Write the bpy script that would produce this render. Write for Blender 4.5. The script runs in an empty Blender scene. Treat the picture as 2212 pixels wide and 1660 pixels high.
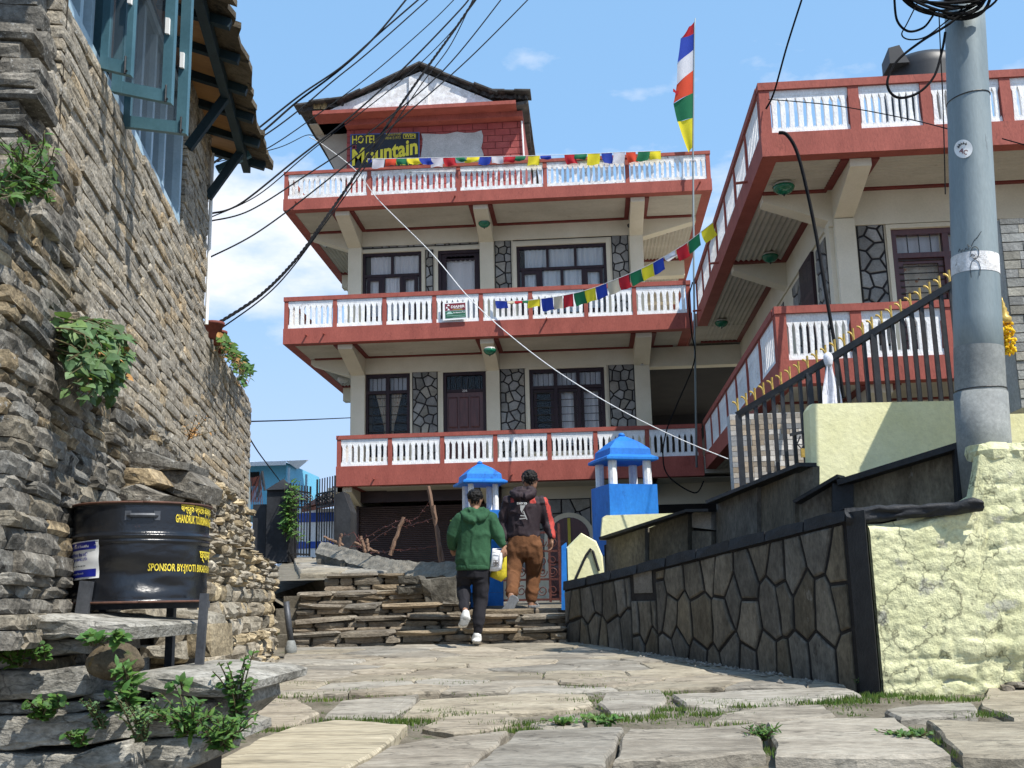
import bpy, bmesh, math, random
from math import sin, cos, pi, radians, sqrt, atan2
from mathutils import Vector, Matrix, Euler, noise as mnoise
random.seed(7)
S = bpy.context.scene
COL = S.collection
# ------------------------------------------------------------------ camera
FPX, CXV, CYV = 2300.0, 1106.0, 830.0           # focal length and centre for a picture 2212 x 1660
PSI, TH, RHO = radians(4.0), math.atan(470/2300), 0.022
EYE = Vector((0, 0, 1.6))
_F = Vector((-sin(PSI)*cos(TH), cos(PSI)*cos(TH), sin(TH)))
_R0 = Vector((cos(PSI), sin(PSI), 0)); _U0 = _R0.cross(_F)
_R = _R0*cos(RHO) - _U0*sin(RHO); _U = _U0*cos(RHO) + _R0*sin(RHO)
cd = bpy.data.cameras.new('camera'); cam = bpy.data.objects.new('camera', cd); COL.objects.link(cam)
M = Matrix((( _R.x, _U.x, -_F.x, EYE.x), (_R.y, _U.y, -_F.y, EYE.y), (_R.z, _U.z, -_F.z, EYE.z), (0, 0, 0, 1)))
cam.matrix_world = M
cd.sensor_fit = 'HORIZONTAL'; cd.sensor_width = 36.0; cd.lens = 36.0*FPX/2212
cd.clip_start = 0.05; cd.clip_end = 4000
S.camera = cam
S.render.resolution_x = 1024; S.render.resolution_y = 768
# ------------------------------------------------------------------ sun, sky, exposure
LDIR = Vector((-0.57, 0.43, -1.0)).normalized()
sl = bpy.data.lights.new('sun', 'SUN'); sl.energy = 5.0; sl.angle = radians(0.53); sl.color = (1.0, 0.955, 0.88)
so = bpy.data.objects.new('sun', sl); COL.objects.link(so)
so.rotation_mode = 'QUATERNION'; so.rotation_quaternion = LDIR.to_track_quat('-Z', 'Y'); so.location = (10, -15, 40)
W = bpy.data.worlds.new('World'); S.world = W; W.use_nodes = True
nt = W.node_tree; nt.nodes.clear()
def N(t, k, **kw):
    n = t.nodes.new(k)
    for a, b in kw.items(): setattr(n, a, b)
    return n
def L(t, a, b): t.links.new(a, b)
wo = N(nt, 'ShaderNodeOutputWorld'); bg = N(nt, 'ShaderNodeBackground'); bg.inputs[1].default_value = 0.15
sky = N(nt, 'ShaderNodeTexSky', sky_type='NISHITA', sun_disc=False)
sky.sun_elevation = math.asin(-LDIR.z); sky.sun_rotation = atan2(-LDIR.x, -LDIR.y)
sky.altitude = 900; sky.air_density = 1.0; sky.dust_density = 1.0; sky.ozone_density = 1.5
tc = N(nt, 'ShaderNodeTexCoord'); sep = N(nt, 'ShaderNodeSeparateXYZ'); L(nt, tc.outputs['Generated'], sep.inputs[0])
mp = N(nt, 'ShaderNodeMapping'); mp.inputs['Scale'].default_value = (1, 1, 2.2); mp.inputs['Location'].default_value = (5.69, 0.7, 0.72)
L(nt, tc.outputs['Generated'], mp.inputs[0])
n1 = N(nt, 'ShaderNodeTexNoise'); n1.inputs['Scale'].default_value = 2.6; n1.inputs['Detail'].default_value = 9; n1.inputs['Roughness'].default_value = 0.56
L(nt, mp.outputs[0], n1.inputs['Vector'])
# clouds gather in a belt above the hills and thin out upwards and downwards, all round the sky
mr = N(nt, 'ShaderNodeMapRange'); mr.inputs[1].default_value = 0.0; mr.inputs[2].default_value = 0.20; mr.inputs[3].default_value = 0.06; mr.inputs[4].default_value = -0.20
zs_ = N(nt, 'ShaderNodeMath', operation='SUBTRACT'); zs_.inputs[1].default_value = 0.335; L(nt, sep.outputs['Z'], zs_.inputs[0])
za_ = N(nt, 'ShaderNodeMath', operation='ABSOLUTE'); L(nt, zs_.outputs[0], za_.inputs[0]); L(nt, za_.outputs[0], mr.inputs[0])
ad = N(nt, 'ShaderNodeMath', operation='ADD'); L(nt, n1.outputs['Fac'], ad.inputs[0]); L(nt, mr.outputs[0], ad.inputs[1])
cr = N(nt, 'ShaderNodeValToRGB'); cr.color_ramp.elements[0].position = 0.50; cr.color_ramp.elements[1].position = 0.62
L(nt, ad.outputs[0], cr.inputs[0])
mx = N(nt, 'ShaderNodeMix', data_type='RGBA'); mx.inputs['B'].default_value = (5.6, 5.7, 6.0, 1)
L(nt, cr.outputs[0], mx.inputs['Factor'])
hz = N(nt, 'ShaderNodeMix', data_type='RGBA'); hz.inputs['Factor'].default_value = 0.55; hz.inputs['B'].default_value = (2.0, 3.9, 6.3, 1)
lowm = N(nt, 'ShaderNodeMapRange'); lowm.inputs[1].default_value = 0.02; lowm.inputs[2].default_value = 0.36; lowm.inputs[3].default_value = 0.85; lowm.inputs[4].default_value = 0.0; L(nt, sep.outputs['Z'], lowm.inputs[0])
lh = N(nt, 'ShaderNodeMix', data_type='RGBA'); lh.inputs['B'].default_value = (2.9, 3.5, 5.0, 1)      # pale haze low over the valley
L(nt, sky.outputs[0], hz.inputs['A']); L(nt, hz.outputs['Result'], lh.inputs['A']); L(nt, lowm.outputs[0], lh.inputs['Factor']); L(nt, lh.outputs['Result'], mx.inputs['A'])
L(nt, mx.outputs['Result'], bg.inputs[0]); L(nt, bg.outputs[0], wo.inputs[0])
vs = S.view_settings; vs.view_transform = 'Standard'; vs.look = 'None'; vs.exposure = 0.38; vs.gamma = 1.0; vs.use_curve_mapping = False
S.cycles.max_bounces = 6; S.cycles.transparent_max_bounces = 12
# ------------------------------------------------------------------ picture point -> place (depth always from what the thing touches)
def ray(x, y): return _F*FPX + _R*(x-CXV) + _U*(CYV-y)
def onY(x, y, Y): d = ray(x, y); return EYE + d*(Y/d.y)
def onZ(x, y, Z): d = ray(x, y); return EYE + d*((Z-EYE.z)/d.z)
def onX(x, y, X): d = ray(x, y); return EYE + d*(X/d.x)
def rectY(x0, y0, x1, y1, Y):
    a, b, c, d = onY(x0, y0, Y), onY(x1, y0, Y), onY(x0, y1, Y), onY(x1, y1, Y)
    return (a.x+c.x)/2, (b.x+d.x)/2, (c.z+d.z)/2, (a.z+b.z)/2     # X0 X1 Z0 Z1
def pj(p):
    d = Vector(p)-EYE; w = d.dot(_F)
    return (CXV+FPX*d.dot(_R)/w, CYV-FPX*d.dot(_U)/w, w)
def inview(p, m=60):
    x, y, w = pj(p); return w > 0 and -m < x < 2212+m and -m < y < 1660+m
# ------------------------------------------------------------------ materials
MATS = {}
def lin(c):
    return tuple(((v/255)/12.92 if v/255 <= .04045 else ((v/255+.055)/1.055)**2.4) for v in c)
def mat(name, cols, scale=3.0, rough=0.85, bump=0.0, bscale=30.0, rnd=0.0, metal=0.0, stretch=(1, 1, 1), spots=None, spec=0.35, thr=(0.35, 0.65), fine=0.18, sss=0, trans=0.0, alpha=None, tones=None, cracks=None):
    """cols: list of albedo colours mixed by noise in the thing's own place; rnd: per piece brightness spread; tones: per piece colours; spots: (colour, scale, threshold)"""
    m = bpy.data.materials.new(name); m.use_nodes = True; t = m.node_tree; t.nodes.clear()
    out = N(t, 'ShaderNodeOutputMaterial'); p = N(t, 'ShaderNodeBsdfPrincipled'); L(t, p.outputs[0], out.inputs[0])
    geo = N(t, 'ShaderNodeNewGeometry'); mpn = N(t, 'ShaderNodeMapping'); mpn.inputs['Scale'].default_value = stretch
    L(t, geo.outputs['Position'], mpn.inputs[0])
    def noise(sc, det=7, ro=.6):
        n = N(t, 'ShaderNodeTexNoise'); n.inputs['Scale'].default_value = sc; n.inputs['Detail'].default_value = det; n.inputs['Roughness'].default_value = ro
        L(t, mpn.outputs[0], n.inputs['Vector']); return n.outputs['Fac']
    def mul(a, k): 
        q = N(t, 'ShaderNodeMix', data_type='RGBA', blend_type='MULTIPLY'); q.inputs['Factor'].default_value = 1.0
        L(t, a, q.inputs['A']); L(t, k, q.inputs['B']); return q.outputs['Result']
    def ramp(v, a, b, ca, cb):
        r = N(t, 'ShaderNodeMapRange'); r.inputs[1].default_value = a; r.inputs[2].default_value = b; r.inputs[3].default_value = ca; r.inputs[4].default_value = cb
        L(t, v, r.inputs[0]); return r.outputs[0]
    piece = None
    if rnd or tones:
        oi = N(t, 'ShaderNodeObjectInfo'); am = N(t, 'ShaderNodeMath', operation='ADD'); L(t, oi.outputs['Random'], am.inputs[0]); L(t, geo.outputs['Random Per Island'], am.inputs[1])
        fr = N(t, 'ShaderNodeMath', operation='FRACT'); L(t, am.outputs[0], fr.inputs[0]); piece = fr.outputs[0]
    cr = N(t, 'ShaderNodeValToRGB'); e = cr.color_ramp.elements
    while len(e) < len(cols): e.new(0.5)
    for i, c in enumerate(cols):
        e[i].position = thr[0]+(thr[1]-thr[0])*(i/max(1, len(cols)-1)); e[i].color = (*c, 1)
    L(t, noise(scale), cr.inputs[0]); col = cr.outputs[0]
    if tones:
        tr = N(t, 'ShaderNodeValToRGB'); te = tr.color_ramp.elements; tr.color_ramp.interpolation = 'CONSTANT'
        while len(te) < len(tones): te.new(0.5)
        for i, c in enumerate(tones): te[i].position = i/len(tones); te[i].color = (*c, 1)
        L(t, piece, tr.inputs[0]); col = mul(col, tr.outputs[0])
    if fine:
        fm = ramp(noise(bscale*1.3, 4, .7), .34, .66, 1-fine, 1+fine); col = mul(col, fm)
    if rnd:
        pm = N(t, 'ShaderNodeMath', operation='MULTIPLY'); pm.inputs[1].default_value = 7.31; L(t, piece, pm.inputs[0])
        pf = N(t, 'ShaderNodeMath', operation='FRACT'); L(t, pm.outputs[0], pf.inputs[0])
        col = mul(col, ramp(pf.outputs[0], 0, 1, 1-rnd, 1+rnd))
    if spots:
        for (sc_, ssc, sth) in spots:
            q = N(t, 'ShaderNodeMix', data_type='RGBA'); q.inputs['B'].default_value = (*sc_, 1)
            L(t, ramp(noise(ssc, 8, .68), sth, sth+.07, 0, 1), q.inputs['Factor']); L(t, col, q.inputs['A']); col = q.outputs['Result']
    if cracks:                                   # thin dark hairlines: (scale, half width, depth of tone)
        cn = noise(cracks[0], 5, .55); s1_ = N(t, 'ShaderNodeMath', operation='SUBTRACT'); s1_.inputs[1].default_value = .5; L(t, cn, s1_.inputs[0])
        s2_ = N(t, 'ShaderNodeMath', operation='ABSOLUTE'); L(t, s1_.outputs[0], s2_.inputs[0]); col = mul(col, ramp(s2_.outputs[0], 0, cracks[1], cracks[2], 1))
    L(t, col, p.inputs['Base Color'])
    p.inputs['Roughness'].default_value = rough; p.inputs['Metallic'].default_value = metal; p.inputs['Specular IOR Level'].default_value = spec
    if trans: p.inputs['Transmission Weight'].default_value = trans
    if alpha is not None: p.inputs['Alpha'].default_value = alpha
    if bump:
        b = N(t, 'ShaderNodeBump'); b.inputs['Strength'].default_value = min(1, bump*1.0); b.inputs['Distance'].default_value = 0.02*max(1, bump)
        L(t, noise(bscale, 9, .65), b.inputs['Height']); L(t, b.outputs[0], p.inputs['Normal'])
    MATS[name] = m; return m
# ------------------------------------------------------------------ mesh building
LOC = {}
class MB:
    def __init__(s): s.v = []; s.f = []; s.m = []; s.mi = 0
    def add(s, vs, fs, mi=None):
        o = len(s.v); s.v += [tuple(p) for p in vs]; s.f += [tuple(i+o for i in f) for f in fs]; s.m += [s.mi if mi is None else mi]*len(fs); return s
    def box(s, x0, x1, y0, y1, z0, z1, mi=None):
        return s.add([(x0,y0,z0),(x1,y0,z0),(x1,y1,z0),(x0,y1,z0),(x0,y0,z1),(x1,y0,z1),(x1,y1,z1),(x0,y1,z1)],
                     [(0,3,2,1),(4,5,6,7),(0,1,5,4),(1,2,6,5),(2,3,7,6),(3,0,4,7)], mi)
    def obox(s, c, ax, ay, az, mi=None):      # centre and three half axes
        c = Vector(c); ax, ay, az = Vector(ax), Vector(ay), Vector(az)
        return s.add([c+ax*i+ay*j+az*k for k in (-1,1) for (i,j) in ((-1,-1),(1,-1),(1,1),(-1,1))],
                     [(0,3,2,1),(4,5,6,7),(0,1,5,4),(1,2,6,5),(2,3,7,6),(3,0,4,7)], mi)
    def beam(s, a, b, w, h, up=(0,0,1), mi=None):
        a, b = Vector(a), Vector(b); d = (b-a); l = d.length; d.normalize(); up = Vector(up)
        sd = d.cross(up); 
        if sd.length < 1e-4: sd = d.cross(Vector((0,1,0)))
        sd.normalize(); u = sd.cross(d)
        return s.obox((a+b)/2, d*(l/2), sd*(w/2), u*(h/2), mi)
    def prism(s, pts, ext, bev=0.0, mi=None): # 3d polygon pushed out along ext, front edge drawn in by bev
        pts = [Vector(p) for p in pts]; n = len(pts); ext = Vector(ext); c = sum(pts, Vector())/n
        fr = []
        for p in pts:
            d = c-p; fr.append(p+ext+(d.normalized()*min(bev, d.length*.4) if bev else Vector()))
        md = [p+ext*.6 for p in pts] if bev else None
        vs = pts+(md or [])+fr; fs = []
        k = n if not bev else 2*n
        for i in range(n):
            j = (i+1) % n
            fs.append((i, j, n+j, n+i))
            if bev: fs.append((n+i, n+j, 2*n+j, 2*n+i))
        fs.append(tuple(range(k, k+n))); fs.append(tuple(reversed(range(n))))
        return s.add(vs, fs, mi)
    def tube(s, pts, r, n=6, mi=None, cap=True):
        pts = [Vector(p) for p in pts]; m = len(pts); rr = r if isinstance(r, (list, tuple)) else [r]*m
        vs = []; fs = []; prev = None
        for i, p in enumerate(pts):
            d = (pts[min(i+1, m-1)]-pts[max(i-1, 0)])
            d = d.normalized() if d.length > 1e-9 else Vector((0,0,1))
            if prev is None:
                a = d.cross(Vector((0,0,1))); a = a if a.length > .05 else d.cross(Vector((1,0,0)))
            else: a = prev - d*prev.dot(d)
            a.normalize(); prev = a; b = d.cross(a)
            vs += [p+(a*cos(2*pi*k/n)+b*sin(2*pi*k/n))*rr[i] for k in range(n)]
        for i in range(m-1):
            for k in range(n): fs.append((i*n+k, i*n+(k+1)%n, (i+1)*n+(k+1)%n, (i+1)*n+k))
        if cap: fs += [tuple(reversed(range(n))), tuple(range((m-1)*n, m*n))]
        return s.add(vs, fs, mi)
    def lathe(s, c, prof, n=20, axis=None, mi=None, cap=True):   # prof: (radius, height)
        c = Vector(c); az = Vector(axis or (0,0,1)).normalized(); ax = az.cross(Vector((0,1,0))); ax = ax if ax.length > .1 else Vector((1,0,0)); ax.normalize(); ay = az.cross(ax)
        vs = []; fs = []
        for r, h in prof: vs += [c+az*h+(ax*cos(2*pi*k/n)+ay*sin(2*pi*k/n))*r for k in range(n)]
        for i in range(len(prof)-1):
            for k in range(n): fs.append((i*n+k, i*n+(k+1)%n, (i+1)*n+(k+1)%n, (i+1)*n+k))
        if cap: fs += [tuple(reversed(range(n))), tuple(range((len(prof)-1)*n, len(prof)*n))]
        return s.add(vs, fs, mi)
    def grid(s, fn, nu, nv, mi=None):
        vs = [fn(i/nu, j/nv) for j in range(nv+1) for i in range(nu+1)]
        fs = [(j*(nu+1)+i, j*(nu+1)+i+1, (j+1)*(nu+1)+i+1, (j+1)*(nu+1)+i) for j in range(nv) for i in range(nu)]
        return s.add(vs, fs, mi)
    def mesh(s, name, mats, smooth=False):
        me = bpy.data.meshes.new(name); me.from_pydata(s.v, [], s.f)
        for m in (mats if isinstance(mats, (list, tuple)) else [mats]): me.materials.append(MATS[m] if isinstance(m, str) else m)
        if any(s.m): me.polygons.foreach_set('material_index', s.m)
        if smooth: me.polygons.foreach_set('use_smooth', [True]*len(me.polygons))
        me.update(); return me
    def build(s, name, mats, parent=None, smooth=False, **tags):
        return put(name, s.mesh(name, mats, smooth), parent, **tags)
def put(name, me, parent=None, loc=None, rot=None, scl=None, **tags):
    o = bpy.data.objects.new(name, me); COL.objects.link(o)
    if loc is not None: o.location = loc
    if rot is not None: o.rotation_euler = rot
    if scl is not None: o.scale = scl
    if parent is not None:
        o.parent = parent
        if parent.name in LOC: o.matrix_parent_inverse = Matrix.Translation(-LOC[parent.name])
    for k, v in tags.items(): o[k] = v
    return o
def thing(name, loc, label, category, group=None):
    o = bpy.data.objects.new(name, None); COL.objects.link(o); o.location = loc; o.empty_display_size = .2
    LOC[o.name] = Vector(loc); o['label'] = label; o['category'] = category
    if group: o['group'] = group
    return o
def tag(o, label, category, group=None):
    o['label'] = label; o['category'] = category
    if group: o['group'] = group
    return o
def nz(p, s=1.0): return mnoise.noise(Vector(p)*s)
def fbm(p, s=1.0, o=4): return mnoise.fractal(Vector(p)*s, 1.0, 2.0, o)
def U(a, b): return random.uniform(a, b)
# ---- rough stone blocks: a few shared shapes, scaled and turned per stone
def stone_mesh(name, seed, mats, rnd=.22, sub=2, pw=5.0):
    r = random.Random(seed); mb = MB(); idx = {}
    vs = []; fs = []
    def vert(p):
        k = tuple(round(c, 5) for c in p)
        if k not in idx: idx[k] = len(vs); vs.append(p)
        return idx[k]
    for ax in range(3):
        for sg in (-1, 1):
            for i in range(sub):
                for j in range(sub):
                    q = []
                    for (a, b) in ((0,0),(1,0),(1,1),(0,1)):
                        p = [0,0,0]; p[ax] = sg; p[(ax+1)%3] = -1+2*(i+a)/sub; p[(ax+2)%3] = -1+2*(j+b)/sub; q.append(vert(tuple(p)))
                    fs.append(tuple(q) if sg > 0 else tuple(reversed(q)))
    out = []
    for p in vs:
        l = sum(abs(c)**pw for c in p)**(1/pw); v = Vector(p)/l
        v += Vector((r.uniform(-1,1), r.uniform(-1,1), r.uniform(-1,1)))*rnd*.5
        out.append(v*.5)
    mb.add(out, fs); return mb.mesh(name, mats)
def stones_from(parent, items, meshes, name='stone', limit=300, stuffname='small_stones', stuffmat=None, mark=None):
    """items: (centre, matrix3 axes scaled, picture area). Largest in view become objects of their own, the rest one joined part"""
    items.sort(key=lambda q: -q[2])
    k = 0; rest = MB()
    for c, R3, a in items:
        me = meshes[random.randrange(len(meshes))]
        if k < limit and a > 0:
            o = bpy.data.objects.new(name, me); COL.objects.link(o)
            M4 = R3.to_4x4(); M4.translation = c
            o.parent = parent
            if parent.name in LOC: o.matrix_parent_inverse = Matrix.Translation(-LOC[parent.name])
            o.matrix_basis = M4; k += 1
        else:
            rest.add([c+R3@v.co for v in me.vertices], [tuple(p.vertices) for p in me.polygons])
    if rest.v:
        rest.build(stuffname, stuffmat or meshes[0].materials[0], parent, kind='stuff')
def area_px(c, w, h):
    x, y, d = pj(c)
    if d < .5 or not (-40 < x < 2252 and -40 < y < 1700): return 0
    return w*h*(FPX/d)**2
# ---- polygons for crazy paving
def clip(poly, a, b, c):      # keep a*x+b*y <= c
    out = []
    for i in range(len(poly)):
        p, q = poly[i], poly[(i+1) % len(poly)]; dp = a*p[0]+b*p[1]-c; dq = a*q[0]+b*q[1]-c
        if dp <= 0: out.append(p)
        if (dp < 0 < dq) or (dq < 0 < dp):
            t = dp/(dp-dq); out.append((p[0]+(q[0]-p[0])*t, p[1]+(q[1]-p[1])*t))
    return out
def shrink(poly, g):
    ar = sum(poly[i][0]*poly[(i+1)%len(poly)][1]-poly[(i+1)%len(poly)][0]*poly[i][1] for i in range(len(poly)))
    if ar < 0: poly = poly[::-1]
    out = poly
    for i in range(len(poly)):
        p, q = poly[i], poly[(i+1) % len(poly)]; dx, dy = q[0]-p[0], q[1]-p[1]; l = math.hypot(dx, dy)
        if l < 1e-6: continue
        a, b = dy/l, -dx/l; out = clip(out, a, b, a*p[0]+b*p[1]-g)
        if len(out) < 3: return []
    return out
def voronoi(region, seeds, gap, sx=1.0, sy=1.0):
    cells = []
    for i, s in enumerate(seeds):
        c = region
        for j, t in enumerate(seeds):
            if i == j or len(c) < 3: continue
            a, b = (t[0]-s[0])/sx**2, (t[1]-s[1])/sy**2
            k = ((t[0]**2-s[0]**2)/sx**2+(t[1]**2-s[1]**2)/sy**2)/2
            c = clip(c, a, b, k)
        if len(c) >= 3:
            c = shrink(c, gap)
            if len(c) >= 3: cells.append(c)
    return cells
def jseeds(x0, x1, y0, y1, dx, dy, jit=.32, stag=True):
    out = []; ny = max(1, round((y1-y0)/dy)); nx = max(1, round((x1-x0)/dx))
    for j in range(ny):
        for i in range(nx+1 if stag and j % 2 else nx):
            off = 0 if stag and j % 2 else .5
            out.append((x0+(x1-x0)*(i+off+U(-jit, jit))/nx, y0+(y1-y0)*(j+.5+U(-jit, jit))/ny))
    return out
_TXT = {}
FONTS = {}
def text_mb(s, size=1.0, align='LEFT', font=None, mi=None, fn=None, sx=1.0, bold=0.0):
    """flat letters: fn maps (x, y) of the letter sheet to a place"""
    cu = bpy.data.curves.new('t', 'FONT'); cu.body = s; cu.size = size; cu.align_x = align; cu.resolution_u = 2; cu.offset = bold
    if font: cu.font = font
    ob = bpy.data.objects.new('t', cu); COL.objects.link(ob)
    dg = bpy.context.evaluated_depsgraph_get(); me = bpy.data.meshes.new_from_object(ob.evaluated_get(dg))
    vs = [(v.co.x*sx, v.co.y) for v in me.vertices]; fs = [tuple(p.vertices) for p in me.polygons]
    bpy.data.objects.remove(ob); bpy.data.curves.remove(cu); bpy.data.meshes.remove(me)
    return vs, fs
# ------------------------------------------------------------------ palette (surface colours, not lit values)
mat('red_paint', [(.27,.066,.048), (.34,.088,.064)], 2.4, .75, .2, 25, spots=[((.20,.045,.037), 4, .62), ((.40,.16,.13), 9, .69)], fine=.12, stretch=(1.6,1.6,.6), cracks=(1.3,.006,.75))
mat('dark_red_trim', [(.13,.02,.017), (.17,.03,.024)], 4, .6, .05, 30)
mat('white_paint', [(.72,.72,.72), (.88,.88,.87)], 7, .85, .45, 45, spots=[((.46,.44,.40), 11, .64)], fine=.12, stretch=(1,1,.5))
mat('old_white_paint', [(.56,.54,.52), (.84,.84,.84)], 9, .85, .4, 45, spots=[((.23,.20,.17), 10, .60)], fine=.14)
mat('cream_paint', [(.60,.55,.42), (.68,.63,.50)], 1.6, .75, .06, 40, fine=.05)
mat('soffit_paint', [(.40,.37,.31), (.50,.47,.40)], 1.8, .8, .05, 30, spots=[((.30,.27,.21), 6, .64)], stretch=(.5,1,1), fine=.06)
mat('facing_stone', [(.19,.19,.178), (.29,.29,.27)], 5, .9, .5, 35, rnd=.28, fine=.15, tones=[(1,1,1),(1,1,1.03),(.92,.93,.95),(1.08,1.03,.95)])
mat('black_joint', [(.016,.015,.016), (.03,.028,.028)], 8, .85, .3, 40)
mat('dark_wood', [(.020,.011,.016), (.036,.020,.024)], 6, .5, .08, 60, stretch=(4,4,.6), spec=.25)
mat('door_wood', [(.06,.017,.015), (.10,.03,.026)], 6, .35, .08, 60, stretch=(4,4,.6), spec=.5)
mat('interior', [(.012,.011,.012), (.02,.018,.018)], 2, .9)  # near-black: the shade of unlit rooms and recesses put into the colour
mat('curtain', [(.74,.75,.78), (.84,.84,.86)], 3, .9, 0, 30, stretch=(9,9,.8), spots=[((.55,.36,.38), 7, .64)], fine=.05)
mat('curtain_blue', [(.66,.74,.80), (.78,.84,.88)], 3, .9, 0, 30, stretch=(9,9,.8), spots=[((.42,.5,.6), 14, .68)], fine=.05)
mat('floral_curtain', [(.62,.55,.42), (.70,.62,.5)], 6, .9, 0, 30, spots=[((.45,.20,.09), 13, .56)], fine=.05)
mat('iron_black', [(.011,.012,.014), (.026,.027,.03)], 12, .42, .1, 60, spec=.5)
mat('painted_brick', [(.28,.055,.05), (.35,.08,.07)], 3, .75, .2, 40, rnd=.08)
mat('grey_plaster', [(.36,.36,.35), (.46,.46,.45)], 3, .85, .1, 30)
mat('roof_slate', [(.035,.034,.034), (.085,.08,.075)], 5, .85, .6, 25, rnd=.3, spots=[((.14,.11,.05), 8, .66)])
mat('sign_navy', [(.009,.011,.018), (.016,.019,.028)], 3, .5, fine=.05)
mat('sign_blue', [(.05,.09,.26), (.06,.11,.30)], 3, .5, fine=.05)
mat('sign_yellow', [(.60,.52,.03), (.68,.60,.05)], 3, .5, fine=.05)
mat('sign_gold', [(.42,.34,.03), (.5,.42,.05)], 3, .5, fine=.05)
mat('sign_maroon', [(.16,.02,.03), (.18,.024,.034)], 3, .45, fine=.03)
mat('sign_green', [(.02,.10,.055), (.026,.12,.065)], 3, .45, fine=.03)
mat('sign_white', [(.78,.78,.76), (.84,.84,.82)], 3, .5, fine=.03)
mat('sign_pale_green', [(.30,.50,.42), (.36,.56,.48)], 3, .5, fine=.03)
mat('shutter', [(.028,.015,.014), (.05,.027,.025)], 3, .5, .1, 40, spec=.45)
mat('lamp_green', [(.006,.11,.055), (.01,.15,.075)], 6, .12, 0, 20, spec=.6)
mat('lamp_pale', [(.42,.40,.36), (.52,.5,.46)], 6, .3, 0, 20, spec=.5)
mat('grey_plastic', [(.55,.55,.52), (.6,.6,.58)], 6, .5)
mat('tank_black', [(.012,.013,.015), (.02,.02,.022)], 3, .5, .03, 20, spec=.5)
def glass(name, a=.28, tint=(.10,.13,.15)):
    m = mat(name, [tint, tint], 2, .04, 0, 10, spec=.7, fine=0, alpha=a); return m
glass('window_glass', .14); 
# ------------------------------------------------------------------ shared facade pieces
BAL = {}
def bal_mesh(p, h, t, seed, m):
    key = (round(p, 3), round(h, 2), seed, m)
    if key in BAL: return BAL[key]
    r = random.Random(seed*31+5); hb = p*.275
    j = lambda: r.uniform(-.006, .006)
    L_ = [(-p/2, 0), (-p/2, .012), (-p*.42, .045), (-hb+j(), .022), (-hb+j(), h*.45), (-hb+j(), h-.10+j()), (-p/2, h-.025), (-p/2, h)]
    R_ = [(-x+0, z) for x, z in reversed(L_)]
    R_ = [(x+(j() if abs(abs(x)-p/2) > .004 else 0), z) for x, z in R_]
    mb = MB(); mb.prism([(x, t/2, z) for x, z in (L_+R_)], (0, -t, 0))
    BAL[key] = mb.mesh('baluster', m); return BAL[key]
def railing(parent, a, b, z0, zp, zr, posts, nb=9, name='balcony_railing', panelmat='white_paint', pw=.085, th=.07, over=.02, fill=True):
    """a, b: outer line ends in plan (balusters sit on it); posts: distances from a"""
    a, b = Vector((*a, 0)), Vector((*b, 0)); d = (b-a); Ln = d.length; d.normalize(); n = Vector((d.y, -d.x, 0))   # n points outwards for a->b running left to right seen from outside
    ang = atan2(d.y, d.x)
    mb = MB(); c = a+d*(Ln/2)-n*(th/2)
    mb.obox(c+Vector((0,0,(zp+zr)/2)), d*(Ln/2), n*(th/2+over), Vector((0,0,(zr-zp)/2)))
    rail = mb.build(name, 'red_paint', parent)
    for s in posts:
        pm = MB(); c = a+d*s-n*(th/2); pm.obox(c+Vector((0,0,(z0+zp)/2)), d*(pw/2), n*(th/2+.004), Vector((0,0,(zp-z0)/2-.001)))
        pm.build('post', 'red_paint', rail)
    if not fill: return rail
    for s0, s1 in zip(posts, posts[1:]):
        w = s1-s0-pw
        if w < .2: continue
        for (za, zb) in ((z0+.002, z0+.045), (zp-.075, zp-.002)):
            bar = MB(); bar.obox(a+d*((s0+s1)/2)-n*(th/2)+Vector((0,0,(za+zb)/2)), d*(w/2), n*(.028), Vector((0,0,(zb-za)/2)))
            bar.build('panel_frame', panelmat, rail)
        k = max(3, round(w/.118)) if nb is None else nb; p = w/k; h = zp-z0-.12
        for i in range(k):
            me = bal_mesh(p, h, .05, random.randrange(5), panelmat)
            o = bpy.data.objects.new('baluster', me); COL.objects.link(o); o.parent = rail
            o.location = a+d*(s0+pw/2+p*(i+.5))-n*(th/2)+Vector((0,0,z0+.045)); o.rotation_euler = (0,0,ang)
    return rail
def corrugated(x0, x1, y0, y1, z, along='X', pitch=.085, amp=.017):
    mb = MB()
    if along == 'X':
        n = int((y1-y0)/pitch*4)
        return mb.grid(lambda u, v: (x0+(x1-x0)*u, y0+(y1-y0)*v, z+amp*sin(2*pi*v*(y1-y0)/pitch)), 1, n)
    n = int((x1-x0)/pitch*4)
    return mb.grid(lambda u, v: (x0+(x1-x0)*u, y0+(y1-y0)*v, z+amp*sin(2*pi*u*(x1-x0)/pitch)), n, 1)
def wall_open(x0, x1, z0, z1, y0, y1, ops):
    mb = MB(); ops = sorted(ops); x = x0
    for (a, b, c, d) in ops:
        if a > x: mb.box(x, a, y0, y1, z0, z1)
        if d < z1: mb.box(a, b, y0, y1, d, z1)
        if c > z0: mb.box(a, b, y0, y1, z0, c)
        x = b
    if x1 > x: mb.box(x, x1, y0, y1, z0, z1)
    return mb
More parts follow.
